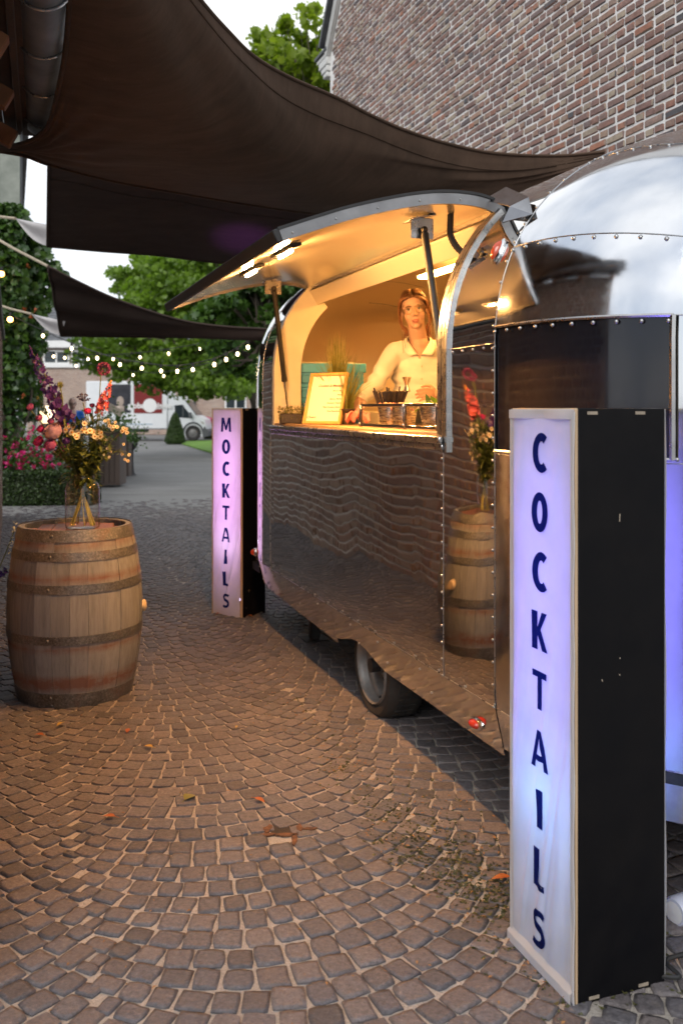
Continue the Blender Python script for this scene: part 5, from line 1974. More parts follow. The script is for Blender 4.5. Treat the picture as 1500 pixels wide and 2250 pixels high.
for k, ln in enumerate(('Moscow Mule', 'Mojito', 'Espresso Martini', 'Strawberry Daiquiri', 'Virgin Strawberry Mojito', 'Virgin Passionfruit')):
    mtext(ln, .0115, .105, .198 - k * .024, 'RIGHT', .25, .0002)
    q = MB(); q.box((.07, -.0002, .187 - k * .024), (.06, .0006, .0008)); mroot(q.build('rule', m_ink, menu))
mtext('Cheers', .021, -.108, .042, 'LEFT', .35, .0003)
q = MB()
q.prism([(-.075, .252), (-.055, .252), (-.064, .240)], lambda p: (p[0], -.0010, p[1]), (0, .001, 0)); q.box((-.065, -.0006, .236), (.0012, .001, .012)); q.box((-.065, -.0006, .229), (.010, .001, .0015))
mroot(q.build('emblem', m_ink, menu))
# grasses in pots
m_grass = leafmat('ornamental_grass', (.13, .15, .025), (.26, .24, .06), .3)
m_pot = pm('dark_brown_pot', (.030, .020, .015), (.022, .015, .012), 6, .5)
def grass_pot(label, pos, n, H, spread, wind=(0, 0)):
    root = thing('grass_pot', label, 'potted grass', pos)
    q = MB(); q.lathe([(.0, .002), (.036, .002), (.046, .075), (.050, .08), (.050, .088), (.044, .088), (.040, .078), (.0, .074)], 20); q.build('pot', m_pot, root)
    q = MB()
    for i in range(n):
        a = rnd.uniform(0, 2 * PI); r0 = rnd.uniform(0, .03)
        d = Vector((math.cos(a), math.sin(a), 0)); h = H * rnd.uniform(.55, 1.05); sp = spread * rnd.random() ** 1.3
        b = Vector((math.cos(a) * r0, math.sin(a) * r0, .075))
        w = rnd.uniform(.0022, .0042); x = Vector((-math.sin(a + 1), math.cos(a + 1), 0))
        vs = []
        for k in range(6):
            f = k / 5
            p = b + Vector((0, 0, h * (f - .30 * sp / spread * f * f * (2.2 * spread / .12 * .5)))) + d * sp * f * f + Vector((wind[0], wind[1], 0)) * f * f
            ww = w * (1 - f) ** .6
            vs += [p - x * ww, p + x * ww]
        q.add(vs, [(k * 2, k * 2 + 1, k * 2 + 3, k * 2 + 2) for k in range(5)])
    q.build('blades', m_grass, root, 180, False, kind='stuff')
gp = P(731, 931, 5.24); grass_pot('tall ornamental grass in a dark pot hidden behind the framed menu', (gp.x + .01, gp.y, CZ), 150, .46, .13)
gp = P(764, 936, 5.10); grass_pot('ornamental grass in a dark pot just right of the framed menu', (gp.x, gp.y, CZ), 60, .34, .10, (.05, 0))
gp = P(745, 930, 5.42); grass_pot('tall ornamental grass in a pot further back on the counter', (gp.x, gp.y, CZ), 110, .50, .12)
# mossy planter box
mbp = P(642, 927, 5.45)
moss = thing('herb_tray', 'low tray of mossy green herbs at the left end of the counter', 'herb tray', (mbp.x, mbp.y, CZ), .1)
q = MB(); q.box((0, 0, .03), (.15, .10, .06), .006); q.build('tray', m_pot, moss)
q = MB()
for i in range(900):
    c = Vector((rnd.uniform(-.085, .085), rnd.uniform(-.055, .055), rnd.uniform(.015, .095)))
    petal(q, c, rv3() + Vector((0, -.3, .4)), Vector((0, 0, 1)), rnd.uniform(.008, .02), .007)
q.build('herbs', leafmat('mossy_herb', (.10, .11, .02), (.22, .20, .05), .25), moss, 180, False, kind='stuff')
# paper card at the far jamb
cd = P(628, 905, 5.62)
c_ = thing('card', 'small blank cream card standing by the far jamb', 'card', (cd.x, cd.y, CZ), -.3)
q = MB(); q.box((0, 0, .075), (.05, .004, .15), .001); q.build('card_face', m_cream, c_)
q = MB(); q.box((0, .015, .006), (.05, .03, .012), .002); q.build('foot', m_cream, c_)
# metal rack with steel cups
m_rackm = pm('dark_chrome', (.42, .40, .38), (.34, .32, .30), 12, .16, 1.0)
rp = W(.10, -.18, CZ)
r0, r1 = P(799, 900, 4.55), P(970, 905, 3.85)
rdir = ALLEY + PI / 2 + PI
rack = thing('steel_rack', 'chrome wire rack holding steel garnish tubs at the right of the counter', 'rack', W(.13, -.22, CZ), ALLEY)
RL, RD, RH = .84, .17, .105
q = MB()
for s in (-RD / 2, RD / 2):
    for z in (.012, RH):
        q.box((s, 0, z), (.010, RL, .014), .002)
for t in (-RL / 2, -.10, RL / 2):
    for z in (.0125, RH - .0005):
        q.box((0, t, z), (RD - .010, .012, .012), .002)
    for s in (-RD / 2, RD / 2):
        q.box((s - (.001 if s < 0 else -.001), t, RH / 2 + .002), (.013, .013, RH + .006), .002)
q.build('frame', m_rackm, rack)
q = MB()
for t in (-RL / 2, -.10, RL / 2):
    for z in (.02, RH - .004):
        q.sphere((-RD / 2 - .008, t, z), .0065, 8, 6)
q.build('screw', m_chrome, rack, kind='stuff')
def tub(label, t, r, h, fill, kind='steel'):
    root = thing('steel_tub', label, 'tub', W(.13, -.22 + t, CZ + .004), ALLEY, 'steel garnish tubs in the rack')
    q = MB(); q.lathe([(.0, .002), (r * .72, .002), (r * .76, .008), (r * .97, h * .93), (r * 1.05, h * .95), (r * 1.06, h), (r * .99, h), (r * .95, h * .93), (r * .74, .012), (.0, .010)], 28); q.build('tub', m_steel, root, 35)
    q = MB()
    for i in range(40):
        a = rnd.uniform(0, 6.3); rr = r * .8 * math.sqrt(rnd.random())
        c = Vector((rr * math.cos(a), rr * math.sin(a), h * rnd.uniform(.8, 1.02)))
        if fill == 'green':
            leaf(q, c, rv3() + Vector((0, 0, .3)), Vector((0, 0, 1)), .05, .025)
        else:
            q.sphere(c, (rnd.uniform(.012, .02), .014, .010), 8, 6, Euler((rnd.random(), rnd.random(), rnd.random())).to_matrix())
    q.build('garnish', leafmat('mint_leaf', (.05, .11, .02), (.12, .2, .04)) if fill == 'green' else pm('pink_garnish', (.62, .20, .14), (.70, .34, .22), 20, .4), root, 180, False, kind='stuff')
tub('first steel tub from the left in the rack, pink garnish', .26, .062, .100, 'pink')
tub('second steel tub from the left in the rack, under the straws', .10, .062, .100, 'pink')
tub('largest steel tub with mint leaves at the right end of the rack', -.24, .080, .108, 'green')
# black straws fanned in a cup
m_straw = pm('black_straw', (.010, .008, .008), (.02, .014, .012), 8, .35, coat=.3)
m_strawin = pm('straw_end', (.50, .38, .16), (.4, .3, .12), 8, .6)
sp = P(856, 884, 4.62)
straws = thing('straw_bundle', 'fan of black paper straws with pale ends in the centre of the counter', 'straws', (sp.x, sp.y, 1.42))
q = MB(); q.lathe([(.0, 0), (.045, 0), (.055, .10), (.051, .10), (.042, .006), (.0, .005)], 24); q.build('cup', m_steel, straws)
for i in range(64):
    a = rnd.uniform(0, 2 * PI); r_ = math.sqrt(rnd.random())
    b = Vector((.034 * r_ * math.cos(a), .034 * r_ * math.sin(a), .008))
    tp = Vector((.098 * r_ * math.cos(a), .06 * r_ * math.sin(a), .165 + rnd.uniform(-.004, .006) + (.02 if i % 13 == 0 else 0)))
    q = MB(); q.tube([b, tp], .0042, 7, False)
    s_ = q.build('straw', m_straw, straws)
    q = MB(); d = (tp - b).normalized(); q.tube([tp - d * .004, tp + d * .0006], .0034, 7); q.build('straw_end', m_strawin, s_)
# pink napkins, small bottle
m_nap = cloth('pink_napkin', (.72, .26, .22), (.62, .2, .18), .2, .8, 10, 400, .3, 40)
np_ = P(785, 938, 4.95)
nap = thing('napkin', 'crumpled pink napkin between the grass pot and the rack', 'napkin', (np_.x, np_.y, CZ))
q = MB(); q.grid(lambda x, y: Vector(((x - .5) * .13, (y - .5) * .10, .004 + .05 * abs(math.sin(7 * x + 3 * y)) * (1 - abs(x - .5)) + .018 * math.sin(13 * y + 4 * x) + .018)), 26, 18); q.build('cloth', m_nap, nap, 180)
bt = P(792, 938, 4.75)
bot = thing('dropper_bottle', 'tiny black dropper bottle left of the chrome rack', 'bottle', (bt.x, bt.y, CZ))
q = MB(); q.lathe([(.0, 0), (.012, 0), (.012, .035), (.007, .042), (.0, .042)], 14); q.build('body', m_black, bot)
q = MB(); q.lathe([(.0078, .042), (.0078, .056), (.0, .058)], 12); q.build('cap', m_black, bot)
jp = P(776, 908, 5.35)
jg = thing('blue_jug', 'blue jug half hidden behind the grass beside the bartender sleeve', 'jug', (jp.x, jp.y, CZ))
q = MB(); q.lathe([(.0, 0), (.032, 0), (.036, .02), (.034, .075), (.028, .09), (.031, .095), (.026, .092), (.031, .072), (.032, .02), (.0, .006)], 20); q.build('body', pm('cobalt_plastic', (.02, .12, .36), (.015, .09, .3), 6, .3), jg)
q = MB(); q.tube(crom([Vector((.033, 0, .075)), Vector((.055, 0, .06)), Vector((.036, 0, .025))], 8), .005, 6); q.build('handle', pm('cobalt_plastic', (.02, .12, .36)), jg)
# ------------------------------------------------------------------ people
m_skin = pm('skin', (.50, .32, .255), (.46, .285, .225), 9, .5, 0, .08, 220, .0006)
for n_ in m_skin.node_tree.nodes:
    if n_.type == 'BSDF_PRINCIPLED':
        n_.inputs['Subsurface Weight'].default_value = .12
        n_.inputs['Subsurface Radius'].default_value = (.012, .005, .003)
m_lip = pm('lips', (.36, .10, .10), (.32, .09, .09), 30, .4)
m_eye = pm('eye_white', (.42, .40, .38), (.38, .36, .34), 20, .45)
m_iris = pm('dark_iris', (.03, .017, .011), (.02, .012, .009), 60, .3)
m_hair = pm('auburn_hair', (.13, .055, .026), (.25, .115, .05), 90, .42, 0, .3, 300, .001, stretch=(1, 1, .12))
m_hair2 = pm('dark_hair', (.05, .035, .025), (.08, .055, .04), 60, .5)
m_shirt = cloth('white_cotton_shirt', (.80, .79, .76), (.74, .73, .70), .12, .85, 6, 800, .12, 14)
m_trouser = cloth('black_trousers', (.02, .02, .022), (.03, .03, .032), 0, .85)
m_shoe = pm('black_shoe', (.015, .014, .014), (.03, .03, .03), 20, .4)
m_gold = pm('thin_gold_wire', (.30, .22, .11), (.26, .19, .09), 20, .3, .8)
def caps(q, pts, rs, n=14):
    """rounded tapering limb"""
    pts = [Vector(p) for p in pts]
    q.tube(pts, list(rs), n, True)
    for p, r in zip(pts, rs):
        q.sphere(p, r * .995, 12, 8)
WO = Vector((.455, 5.53, .48))
who = thing('person', 'person in white shirt and round glasses serving behind the counter, holding a metal jigger', 'person', WO)
def pw(px, py, Y):
    return P(px, py, Y) - WO
HC = pw(909, 681, 5.47)
HR = Matrix.Rotation(-rad(6), 3, 'Z') @ Matrix.Rotation(-rad(8), 3, 'Y') @ Matrix.Rotation(rad(2), 3, 'X')
def hp_(x, y, z):
    return HC + HR @ Vector((x, y, z))
b = MB()
def ell(c, r):
    b.sphere(hp_(*c), r, 20, 14, HR)
ell((0, .012, .030), (.073, .092, .082))
ell((0, -.024, -.028), (.0595, .062, .086))
ell((0, -.032, -.072), (.047, .046, .044))
ell((0, -.066, -.101), (.021, .017, .016))
for s in (-1, 1):
    ell((s * .035, -.056, -.034), (.025, .024, .028))
    ell((s * .026, -.071, .020), (.026, .014, .010))
    ell((s * .0095, -.0965, -.0375), (.0082, .0095, .0068))
    ell((s * .074, .014, -.010), (.009, .019, .029))
b.tube([hp_(0, -.078, .014), hp_(0, -.090, -.006), hp_(0, -.1045, -.030), hp_(0, -.104, -.037)], [.0085, .0085, .0108, .0098], 10)
b.sphere(hp_(0, -.1035, -.033), .0105, 10, 8)
ell((0, -.0815, -.067), (.022, .0095, .0068)); ell((0, -.0805, -.0775), (.0185, .0095, .0072))
nb = pw(919, 758, 5.53)
caps(b, [hp_(0, .018, -.070), hp_(0, .022, -.115), nb + Vector((0, .01, .03)), nb], [.052, .053, .056, .064])
# chest inside the shirt, arms and hands
RS, RE, RW = pw(864, 777, 5.53), pw(823, 846, 5.40), pw(789, 878, 5.24)
LSH, LE, LW = pw(976, 777, 5.55), pw(992, 882, 5.44), pw(960, 868, 5.22)
caps(b, [pw(920, 774, 5.545), pw(921, 800, 5.56)], [.080, .088])
caps(b, [pw(921, 786, 5.55), pw(921, 850, 5.56), pw(923, 930, 5.58)], [.095, .10, .105])
caps(b, [RS, RE], [.043, .036]); caps(b, [RE, RE.lerp(RW, .35), RW], [.035, .034, .024])
caps(b, [LSH, LE], [.043, .036]); caps(b, [LE, LE.lerp(LW, .35), LW], [.035, .034, .024])
def hand(q, wrist, fwd, up, side, curl, scale=1.0, thumb_in=.7):
    """fwd: along the palm, up: back of the hand, side: towards the thumb"""
    fwd, side = fwd.normalized(), side.normalized()
    up = up.normalized()
    pal = wrist + fwd * .045 * scale
    R = Matrix((side, fwd, up)).transposed()
    q.sphere(pal, (.038 * scale, .050 * scale, .0155 * scale), 14, 10, R)
    q.tube([wrist - fwd * .01, wrist + fwd * .03], [.023 * scale, .026 * scale], 12)
    for k, (off, L_, r_) in enumerate(((.027, .070, .0085), (.009, .079, .0088), (-.009, .073, .0083), (-.026, .057, .0074))):
        root = wrist + fwd * .078 * scale + side * off * scale
        p = [wrist + fwd * .05 * scale + side * off * .9 * scale, root]
        d = (fwd + side * off * 2.0).normalized()
        a = 0.0
        for seg, fr in enumerate((.45, .30, .25)):
            a += curl[k] * (.55, .75, .5)[seg]
            dd = d * math.cos(a) - up * math.sin(a)
            p.append(p[-1] + dd * L_ * fr * scale)
        rr = [r_ * scale * x for x in (1.0, 1.05, 1.0, .93, .78)]
        q.tube(p, rr, 10)
        for pp, r2 in zip(p[1:], rr[1:]):
            q.sphere(pp, r2 * 1.0, 8, 6)
    t0 = wrist + fwd * .022 * scale + side * .026 * scale
    t1 = t0 + (fwd * .6 + side * .7 - up * .35 * thumb_in).normalized() * .036 * scale
    t2 = t1 + (fwd * .85 + side * .15 - up * .6 * thumb_in).normalized() * .030 * scale
    t3 = t2 + (fwd * .9 - side * .2 - up * .5 * thumb_in).normalized() * .024 * scale
    q.tube([t0, t1, t2, t3], [.0135 * scale, .0115 * scale, .0100 * scale, .0082 * scale], 10)
    for pp, r2 in ((t1, .0115), (t2, .0100), (t3, .0082)):
        q.sphere(pp, r2 * scale, 8, 6)
lf = (pw(912, 862, 5.10) - LW)
hand(b, LW, lf, Vector((.1, -.85, .35)) - lf.normalized() * Vector((.1, -.85, .35)).dot(lf.normalized()), Vector((.1, .25, .95)) - lf.normalized() * Vector((.1, .25, .95)).dot(lf.normalized()), (.55, .6, .65, .7), .98)
rf = pw(776, 893, 5.14) - RW
hand(b, RW, rf, Vector((-.2, -.2, .9)), Vector((.8, -.5, .1)), (.5, .5, .55, .6), .96)
# hips and legs
caps(b, [pw(923, 930, 5.58), Vector((.02, .04, .86))], [.11, .135])
for s in (-1, 1):
    caps(b, [Vector((.02 + s * .085, .04, .82)), Vector((.02 + s * .095, .02, .46)), Vector((.02 + s * .10, .05, .08))], [.082, .054, .036])
    caps(b, [Vector((.02 + s * .10, .06, .04)), Vector((.02 + s * .11, -.10, .025))], [.036, .022])
obj('body', remeshed(b, 'body', m_skin, .0042, 4, .45), who)
# face details
for s in (-1, 1):
    q = MB(); q.sphere(hp_(s * .0305, -.0675, .0000), .0120, 14, 10); e_ = q.build('eye', m_eye, who, 180)
    q = MB(); q.sphere(hp_(s * .0300, -.0772, .0008), (.0064, .0042, .0064), 12, 8, HR); q.build('iris', m_iris, e_, 180)
    q = MB(); q.grid(lambda x, y: hp_(s * .0305 + .0132 * math.sin((x - .5) * 2.6), -.0672 - .0132 * math.cos((x - .5) * 2.6) * math.cos(.28 + 1.2 * y), .0132 * math.sin(.28 + 1.2 * y)), 10, 5); q.build('eyelid', m_skin, who, 180)
    q = MB(); q.tube([hp_(s * (.0305 + .0155 * math.cos(a)), -.0800 + .010 * abs(math.cos(a)) ** 2, .0005 + .0062 * math.sin(a)) for a in np.linspace(.05, PI - .05, 9)], .0021, 6); q.build('eyelash', m_hair2, e_)
    q = MB(); q.tube([hp_(s * x, y, z) for x, y, z in ((.012, -.0865, .0165), (.026, -.086, .0215), (.040, -.078, .0205), (.050, -.066, .0150))], [.0026, .0036, .0032, .0014], 6, True, .6); q.build('eyebrow', m_hair2, who)
q = MB()
q.tube([hp_(x, y, z) for x, y, z in ((-.0225, -.0815, -.0705), (-.012, -.0895, -.0665), (-.004, -.0922, -.0650), (0, -.0918, -.0660), (.004, -.0922, -.0650), (.012, -.0895, -.0665), (.0225, -.0815, -.0705))], [.001, .0036, .0044, .0042, .0044, .0036, .001], 8)
q.tube([hp_(x, y, z) for x, y, z in ((-.020, -.0815, -.0725), (-.010, -.0880, -.0765), (0, -.0900, -.0780), (.010, -.0880, -.0765), (.020, -.0815, -.0725))], [.001, .0042, .0050, .0042, .001], 8)
q.build('lips', m_lip, who, 180)
gl = MB()
for s in (-1, 1):
    gl.tube([hp_(s * .033 + .0245 * math.cos(a), -.0965 + .012 * (math.cos(a) * s > 0) * abs(math.cos(a)) ** 2, -.0055 + .0225 * math.sin(a)) for a in np.linspace(0, 2 * PI, 25)], .0016, 6, False)
    gl.tube([hp_(s * .0575, -.0845, .002), hp_(s * .072, -.045, .003), hp_(s * .080, .012, .002)], .0012, 6)
gl.tube([hp_(-.009, -.0965, -.002), hp_(0, -.1010, .001), hp_(.009, -.0965, -.002)], .0011, 6)
gla = gl.build('glasses', m_gold, who)
m_lens = glass_mat('spectacle_lens')
# hair: a cap at the back and many locks parted in the middle
hq = MB()
def cap_fn(x, y):
    az = -PI * .5 + rad(64) + x * (2 * PI - rad(128))      # leave the face open
    el = -.55 + y * (PI / 2 + .55)
    return hp_(.080 * math.cos(el) * math.cos(az), .014 + .101 * math.cos(el) * math.sin(az), .034 + .090 * math.sin(el))
hq.grid(cap_fn, 28, 14)
hq.build('hair_cap', m_hair, who, 180)
hq = MB()
for i in range(170):
    s = -1 if i % 2 else 1
    y0 = -.084 + .17 * rnd.random()
    fr = (y0 + .084) / .17
    zz = .034 + .0885 * math.sqrt(max(.02, 1 - ((y0 - .014) / .106) ** 2))
    k1, k2, k3 = rnd.random(), rnd.random(), rnd.random()
    start = Vector((s * .003, y0, zz + .004))
    upper = Vector((s * (.045 + .006 * k1), y0 * .9, zz - .004 - .012 * k2))
    side = Vector((s * (.079 + .008 * k1), -.048 + .10 * fr, .045 - .015 * k2))
    temple = Vector((s * (.088 + .008 * k2), -.002 + .07 * fr, -.015 - .02 * k3))
    ear = Vector((s * (.084 + .010 * k3), .038 + .06 * fr, -.075))
    neck = Vector((s * (.056 + .022 * k1), .078 + .04 * fr, -.105))
    end = Vector((s * (.030 + .060 * k2), .105 + .035 * k3, rnd.uniform(-.21, -.13)))
    pts = crom([hp_(*p) for p in (start, upper, side, temple, ear, neck, end)], 20)
    w0 = rnd.uniform(.0045, .0072)
    hq.tube(pts, [w0 if k < 15 else w0 * (1 - (k - 14) / 6.5) for k in range(20)], 6, True, .5)
# a few loose strands at the front
for s in (-1, 1):
    for k in range(3):
        pts = crom([hp_(s * .062, -.058, .03), hp_(s * .079, -.045, -.02), hp_(s * (.074 + .006 * k), -.040, -.09), hp_(s * (.066 + .016 * k), -.045, -.19 - .03 * k)], 12)
        hq.tube(pts, [.0030 - .00018 * i for i in range(12)], 5)
hq.build('hair', m_hair, who, 180)
# shirt
b = MB()
caps(b, [pw(920, 776, 5.555), pw(921, 800, 5.555)], [.086, .118])
for (z1, rx, ry) in ((1.345, .168, .105), (1.27, .175, .112), (1.20, .172, .118), (1.12, .165, .117), (1.04, .160, .116), (.96, .160, .118), (.88, .168, .124)):
    b.sphere((.022, .03, z1), (rx, ry, .09), 24, 12)
for (sh, el, wr) in ((RS, RE, RW), (LSH, LE, LW)):
    caps(b, [sh.lerp(Vector((.02, .03, 1.365)), .40), sh], [.080, .064])
    caps(b, [sh, sh.lerp(el, .5), el], [.064, .058, .054])
    caps(b, [el, el.lerp(wr, .5), el.lerp(wr, .93)], [.054, .049, .040])
sm = remeshed(b, 'shirt', m_shirt, .0075, 10, .5)
bm = bmesh.new(); bm.from_mesh(sm); bm.normal_update()
zv = nb.z - .082
bmesh.ops.delete(bm, geom=[v for v in bm.verts if v.co.y < .0 and v.co.z > zv and abs(v.co.x - nb.x) < (v.co.z - zv) * .62], context='VERTS')
for v in bm.verts:
    c = v.co
    f1 = math.sin(c.x * 46 + c.z * 38 + 2.0 * math.sin(c.z * 21)) * .0030
    f2 = math.sin(c.z * 88 - c.x * 30 + 3 * math.sin(c.x * 17 + c.y * 9)) * .0018
    arm = 1.0 if abs(c.x - .02) > .15 else .55
    v.co = c + v.normal * (f1 + f2) * arm * 1.2
bm.to_mesh(sm); bm.free()
obj('shirt', sm, who)
# collar, placket, buttons, cuffs
q = MB()
for s in (-1, 1):
    # stand and fall of the open collar: from the nape round the neck to a point on the chest
    inner = crom([nb + Vector(v) for v in ((s * .002, .074, .062), (s * .050, .050, .060), (s * .070, .0, .040), (s * .056, -.050, .006), (s * .020, -.078, -.048), (s * .004, -.088, -.070))], 24)
    outer = crom([nb + Vector(v) for v in ((s * .002, .100, .020), (s * .078, .068, .016), (s * .104, -.004, .0), (s * .098, -.066, -.034), (s * .072, -.098, -.070), (s * .030, -.104, -.066))], 24)
    def col_fn(x, y):
        k = min(23, int(x * 23)); f = x * 23 - k; k2 = min(23, k + 1)
        a_, b_ = inner[k].lerp(inner[k2], f), outer[k].lerp(outer[k2], f)
        return a_.lerp(b_, y) + Vector((0, -.008 * math.sin(PI * y), .010 * math.sin(PI * y)))
    q.grid(col_fn, 23, 6)
cl = q.build('collar', m_shirt, who, 180)
sl = cl.modifiers.new('thickness', 'SOLIDIFY'); sl.thickness = .003
q = MB()
def front_y(z):
    return .03 - {1: .118}.get(1) - .001
for k in range(5):
    z = 1.27 - .075 * k
    q.sphere((.024, front_y(z) - .004, z), (.0058, .003, .0058), 8, 6)
q.build('button', m_cream, who)
q = MB()
for (el, wr) in ((RE, RW), (LE, LW)):
    d = (wr - el).normalized()
    q.tube([wr - d * .055, wr - d * .012], [.043, .041], 16, False)
cu = q.build('cuff', m_shirt, who); sl = cu.modifiers.new('thickness', 'SOLIDIFY'); sl.thickness = .003
b = MB()
caps(b, [Vector((.02, .04, .95)), Vector((.02, .04, .80))], [.14, .155])
for s in (-1, 1):
    caps(b, [Vector((.02 + s * .08, .04, .84)), Vector((.02 + s * .095, .02, .46)), Vector((.02 + s * .10, .05, .09))], [.098, .070, .058])
obj('trousers', remeshed(b, 'trousers', m_trouser, .012, 4), who)
b = MB()
for s in (-1, 1):
    caps(b, [Vector((.02 + s * .10, .07, .045)), Vector((.02 + s * .11, -.11, .036))], [.046, .034])
obj('shoe', remeshed(b, 'shoe', m_shoe, .01, 2), who)
# the jigger in her hand
jg = thing('jigger', 'shiny steel double jigger held in the hand of the person', 'jigger', P(893, 846, 5.08))
q = MB(); q.lathe([(.0, -.001), (.0085, .0), (.026, .042), (.0265, .045), (.0245, .044), (.0075, .003), (.0, .002)], 24); q.lathe([(.0, .001), (.0085, .0), (.022, -.036), (.0225, -.038), (.020, -.037), (.0, -.004)], 24)
q.v = [(x, y, z) for x, y, z in q.v]; q.build('cup', m_chrome, jg, 50)
q = MB(); q.tube([Vector((.0105 * math.cos(a), .0105 * math.sin(a), 0)) for a in np.linspace(0, 2 * PI, 17)], .002, 6, False); q.build('waist_ring', m_chrome, jg)

# ---- a man in a blue jacket in the distance
MO = Vector((-5.90, 20.0, 0))
m_blue = cloth('bright_blue_jacket', (.01, .10, .42), (.012, .12, .48), 0, .7)
man = thing('person', 'person in bright blue jacket with glasses standing behind the bouquet near the van', 'person', MO, rad(24))
b = MB()
b.sphere((0, 0, 1.60), (.078, .098, .118), 16, 12); b.sphere((0, -.03, 1.54), (.058, .07, .075), 14, 10); b.sphere((0, -.10, 1.58), (.014, .018, .022), 8, 6)
for s in (-1, 1): b.sphere((s * .08, .01, 1.59), (.012, .02, .03), 8, 6)
caps(b, [(0, .01, 1.52), (0, .02, 1.40)], [.055, .06])
caps(b, [(0, .02, 1.38), (0, .02, .95)], [.12, .13])
for s in (-1, 1):
    caps(b, [(s * .19, .02, 1.38), (s * .24, .02, 1.10)], [.05, .04]); caps(b, [(s * .24, .02, 1.10), (s * .20, -.14, .92)], [.038, .028])
    hand(b, Vector((s * .20, -.14, .92)), Vector((-s * .1, -.5, -.8)), Vector((s * .9, -.3, 0)), Vector((0, -.8, .5)), (.4, .4, .45, .5), 1.0)
    caps(b, [(s * .10, .02, .92), (s * .10, .0, .5), (s * .10, .03, .08)], [.09, .06, .04]); caps(b, [(s * .10, .03, .045), (s * .11, -.14, .03)], [.04, .028])
obj('body', remeshed(b, 'body', m_skin, .010, 2), man)
b = MB()
b.sphere((0, .03, 1.25), (.21, .135, .22), 18, 12); b.sphere((0, .03, 1.05), (.19, .135, .25), 18, 12); b.sphere((0, .02, 1.38), (.18, .10, .09), 16, 10)
for s in (-1, 1):
    caps(b, [(s * .17, .02, 1.38), (s * .24, .02, 1.10)], [.075, .06]); caps(b, [(s * .24, .02, 1.10), (s * .205, -.12, .95)], [.058, .045])
obj('jacket', remeshed(b, 'jacket', m_blue, .014, 4), man)
b = MB()
for s in (-1, 1): caps(b, [(s * .09, .02, .92), (s * .10, .0, .5), (s * .10, .03, .10)], [.11, .08, .06])
obj('trousers', remeshed(b, 'trousers', m_trouser, .016, 3), man)
b = MB()
for s in (-1, 1): caps(b, [(s * .10, .04, .05), (s * .11, -.14, .04)], [.05, .038])
obj('shoe', remeshed(b, 'shoe', m_shoe, .012, 2), man)
q = MB(); q.grid(lambda x, y: Vector((.084 * math.cos(-PI / 2 + rad(70) + x * rad(220)) * math.cos(-.2 + y * 1.7), .012 + .104 * math.sin(-PI / 2 + rad(70) + x * rad(220)) * math.cos(-.2 + y * 1.7), 1.615 + .112 * math.sin(-.2 + y * 1.7))), 16, 10); q.build('hair', m_hair2, man, 180)
q = MB()
for s in (-1, 1):
    q.tube([Vector((s * .034 + .024 * math.cos(a), -.108, 1.60 + .018 * math.sin(a))) for a in np.linspace(0, 2 * PI, 13)], .003, 5, False); q.tube([(s * .058, -.10, 1.60), (s * .08, .01, 1.605)], .003, 4)
q.tube([(-.01, -.11, 1.602), (.01, -.11, 1.602)], .003, 4); q.build('glasses', m_black, man)
for s in (-1, 1):
    q = MB(); q.sphere((s * .032, -.082, 1.60), (.012, .012, .009), 8, 6); q.build('eye', m_iris, man)
q = MB(); q.sphere((0, -.094, 1.525), (.024, .010, .008), 10, 6); q.build('mouth', m_lip, man)
# ------------------------------------------------------------------ trees and shrubs
m_bark = pm('grey_bark', (.16, .13, .10), (.09, .075, .06), 7, .9, 0, .6, 30, .02, stretch=(1, 1, .3))
m_leafA = leafmat('plane_leaf', (.075, .145, .014), (.21, .33, .04), .45, .45, .5)
m_leafB = leafmat('dark_leaf', (.025, .07, .012), (.085, .17, .025), .35, .45, .6)
m_leafC = leafmat('lime_leaf', (.12, .19, .012), (.30, .38, .04), .55, .45, .5)
m_ivy = leafmat('ivy_leaf', (.015, .045, .012), (.075, .15, .022), .25, .35, 1.0)
m_box = leafmat('box_leaf', (.012, .028, .006), (.04, .075, .012), .2, .5, 1.5)
m_topi = leafmat('topiary_leaf', (.02, .05, .008), (.055, .10, .015), .2, .5, 1.5)
LOBE = np.array([(0, -.5), (.18, -.40), (.50, -.18), (.30, .02), (.42, .26), (.14, .22), (0, .55), (-.14, .22), (-.42, .26), (-.30, .02), (-.50, -.18), (-.18, -.40)])
OVAL = np.array([(0, -.5), (.26, -.22), (.30, .08), (0, .5), (-.30, .08), (-.26, -.22)])
def leaves(name, C_, size, mat, parent, lobed=False, droop=.5, normals=None):
    """one leaf blade per centre; a fan round its midpoint, folded along the rib"""
    C_ = np.asarray(C_, float); n = len(C_)
    sh = LOBE if lobed else OVAL; k = len(sh)
    d = nrs.normal(size=(n, 3)); d[:, 2] -= droop; d /= np.linalg.norm(d, axis=1)[:, None]
    if normals is None:
        nr = nrs.normal(size=(n, 3)); nr[:, 2] += .9
    else:
        nr = np.asarray(normals) + nrs.normal(size=(n, 3)) * .55
    nr -= d * np.sum(nr * d, axis=1)[:, None]; nr /= np.linalg.norm(nr, axis=1)[:, None] + 1e-9
    x = np.cross(d, nr)
    s = size * nrs.uniform(.6, 1.3, n)
    P_ = C_[:, None, :] + s[:, None, None] * (x[:, None, :] * sh[None, :, 0, None] + d[:, None, :] * sh[None, :, 1, None] + nr[:, None, :] * (np.abs(sh[None, :, 0, None]) * .35 - .25 * sh[None, :, 1, None] ** 2))
    V = np.concatenate([C_[:, None, :], P_], axis=1).reshape(-1, 3)
    base = (np.arange(n) * (k + 1))[:, None, None]
    tri = np.array([(0, 1 + i, 1 + (i + 1) % k) for i in range(k)])[None]
    Fc = (base + tri).reshape(-1, 3)
    return obj(name, np_mesh(name, V, Fc, mat, 0), parent, 'stuff' if parent is None else None)
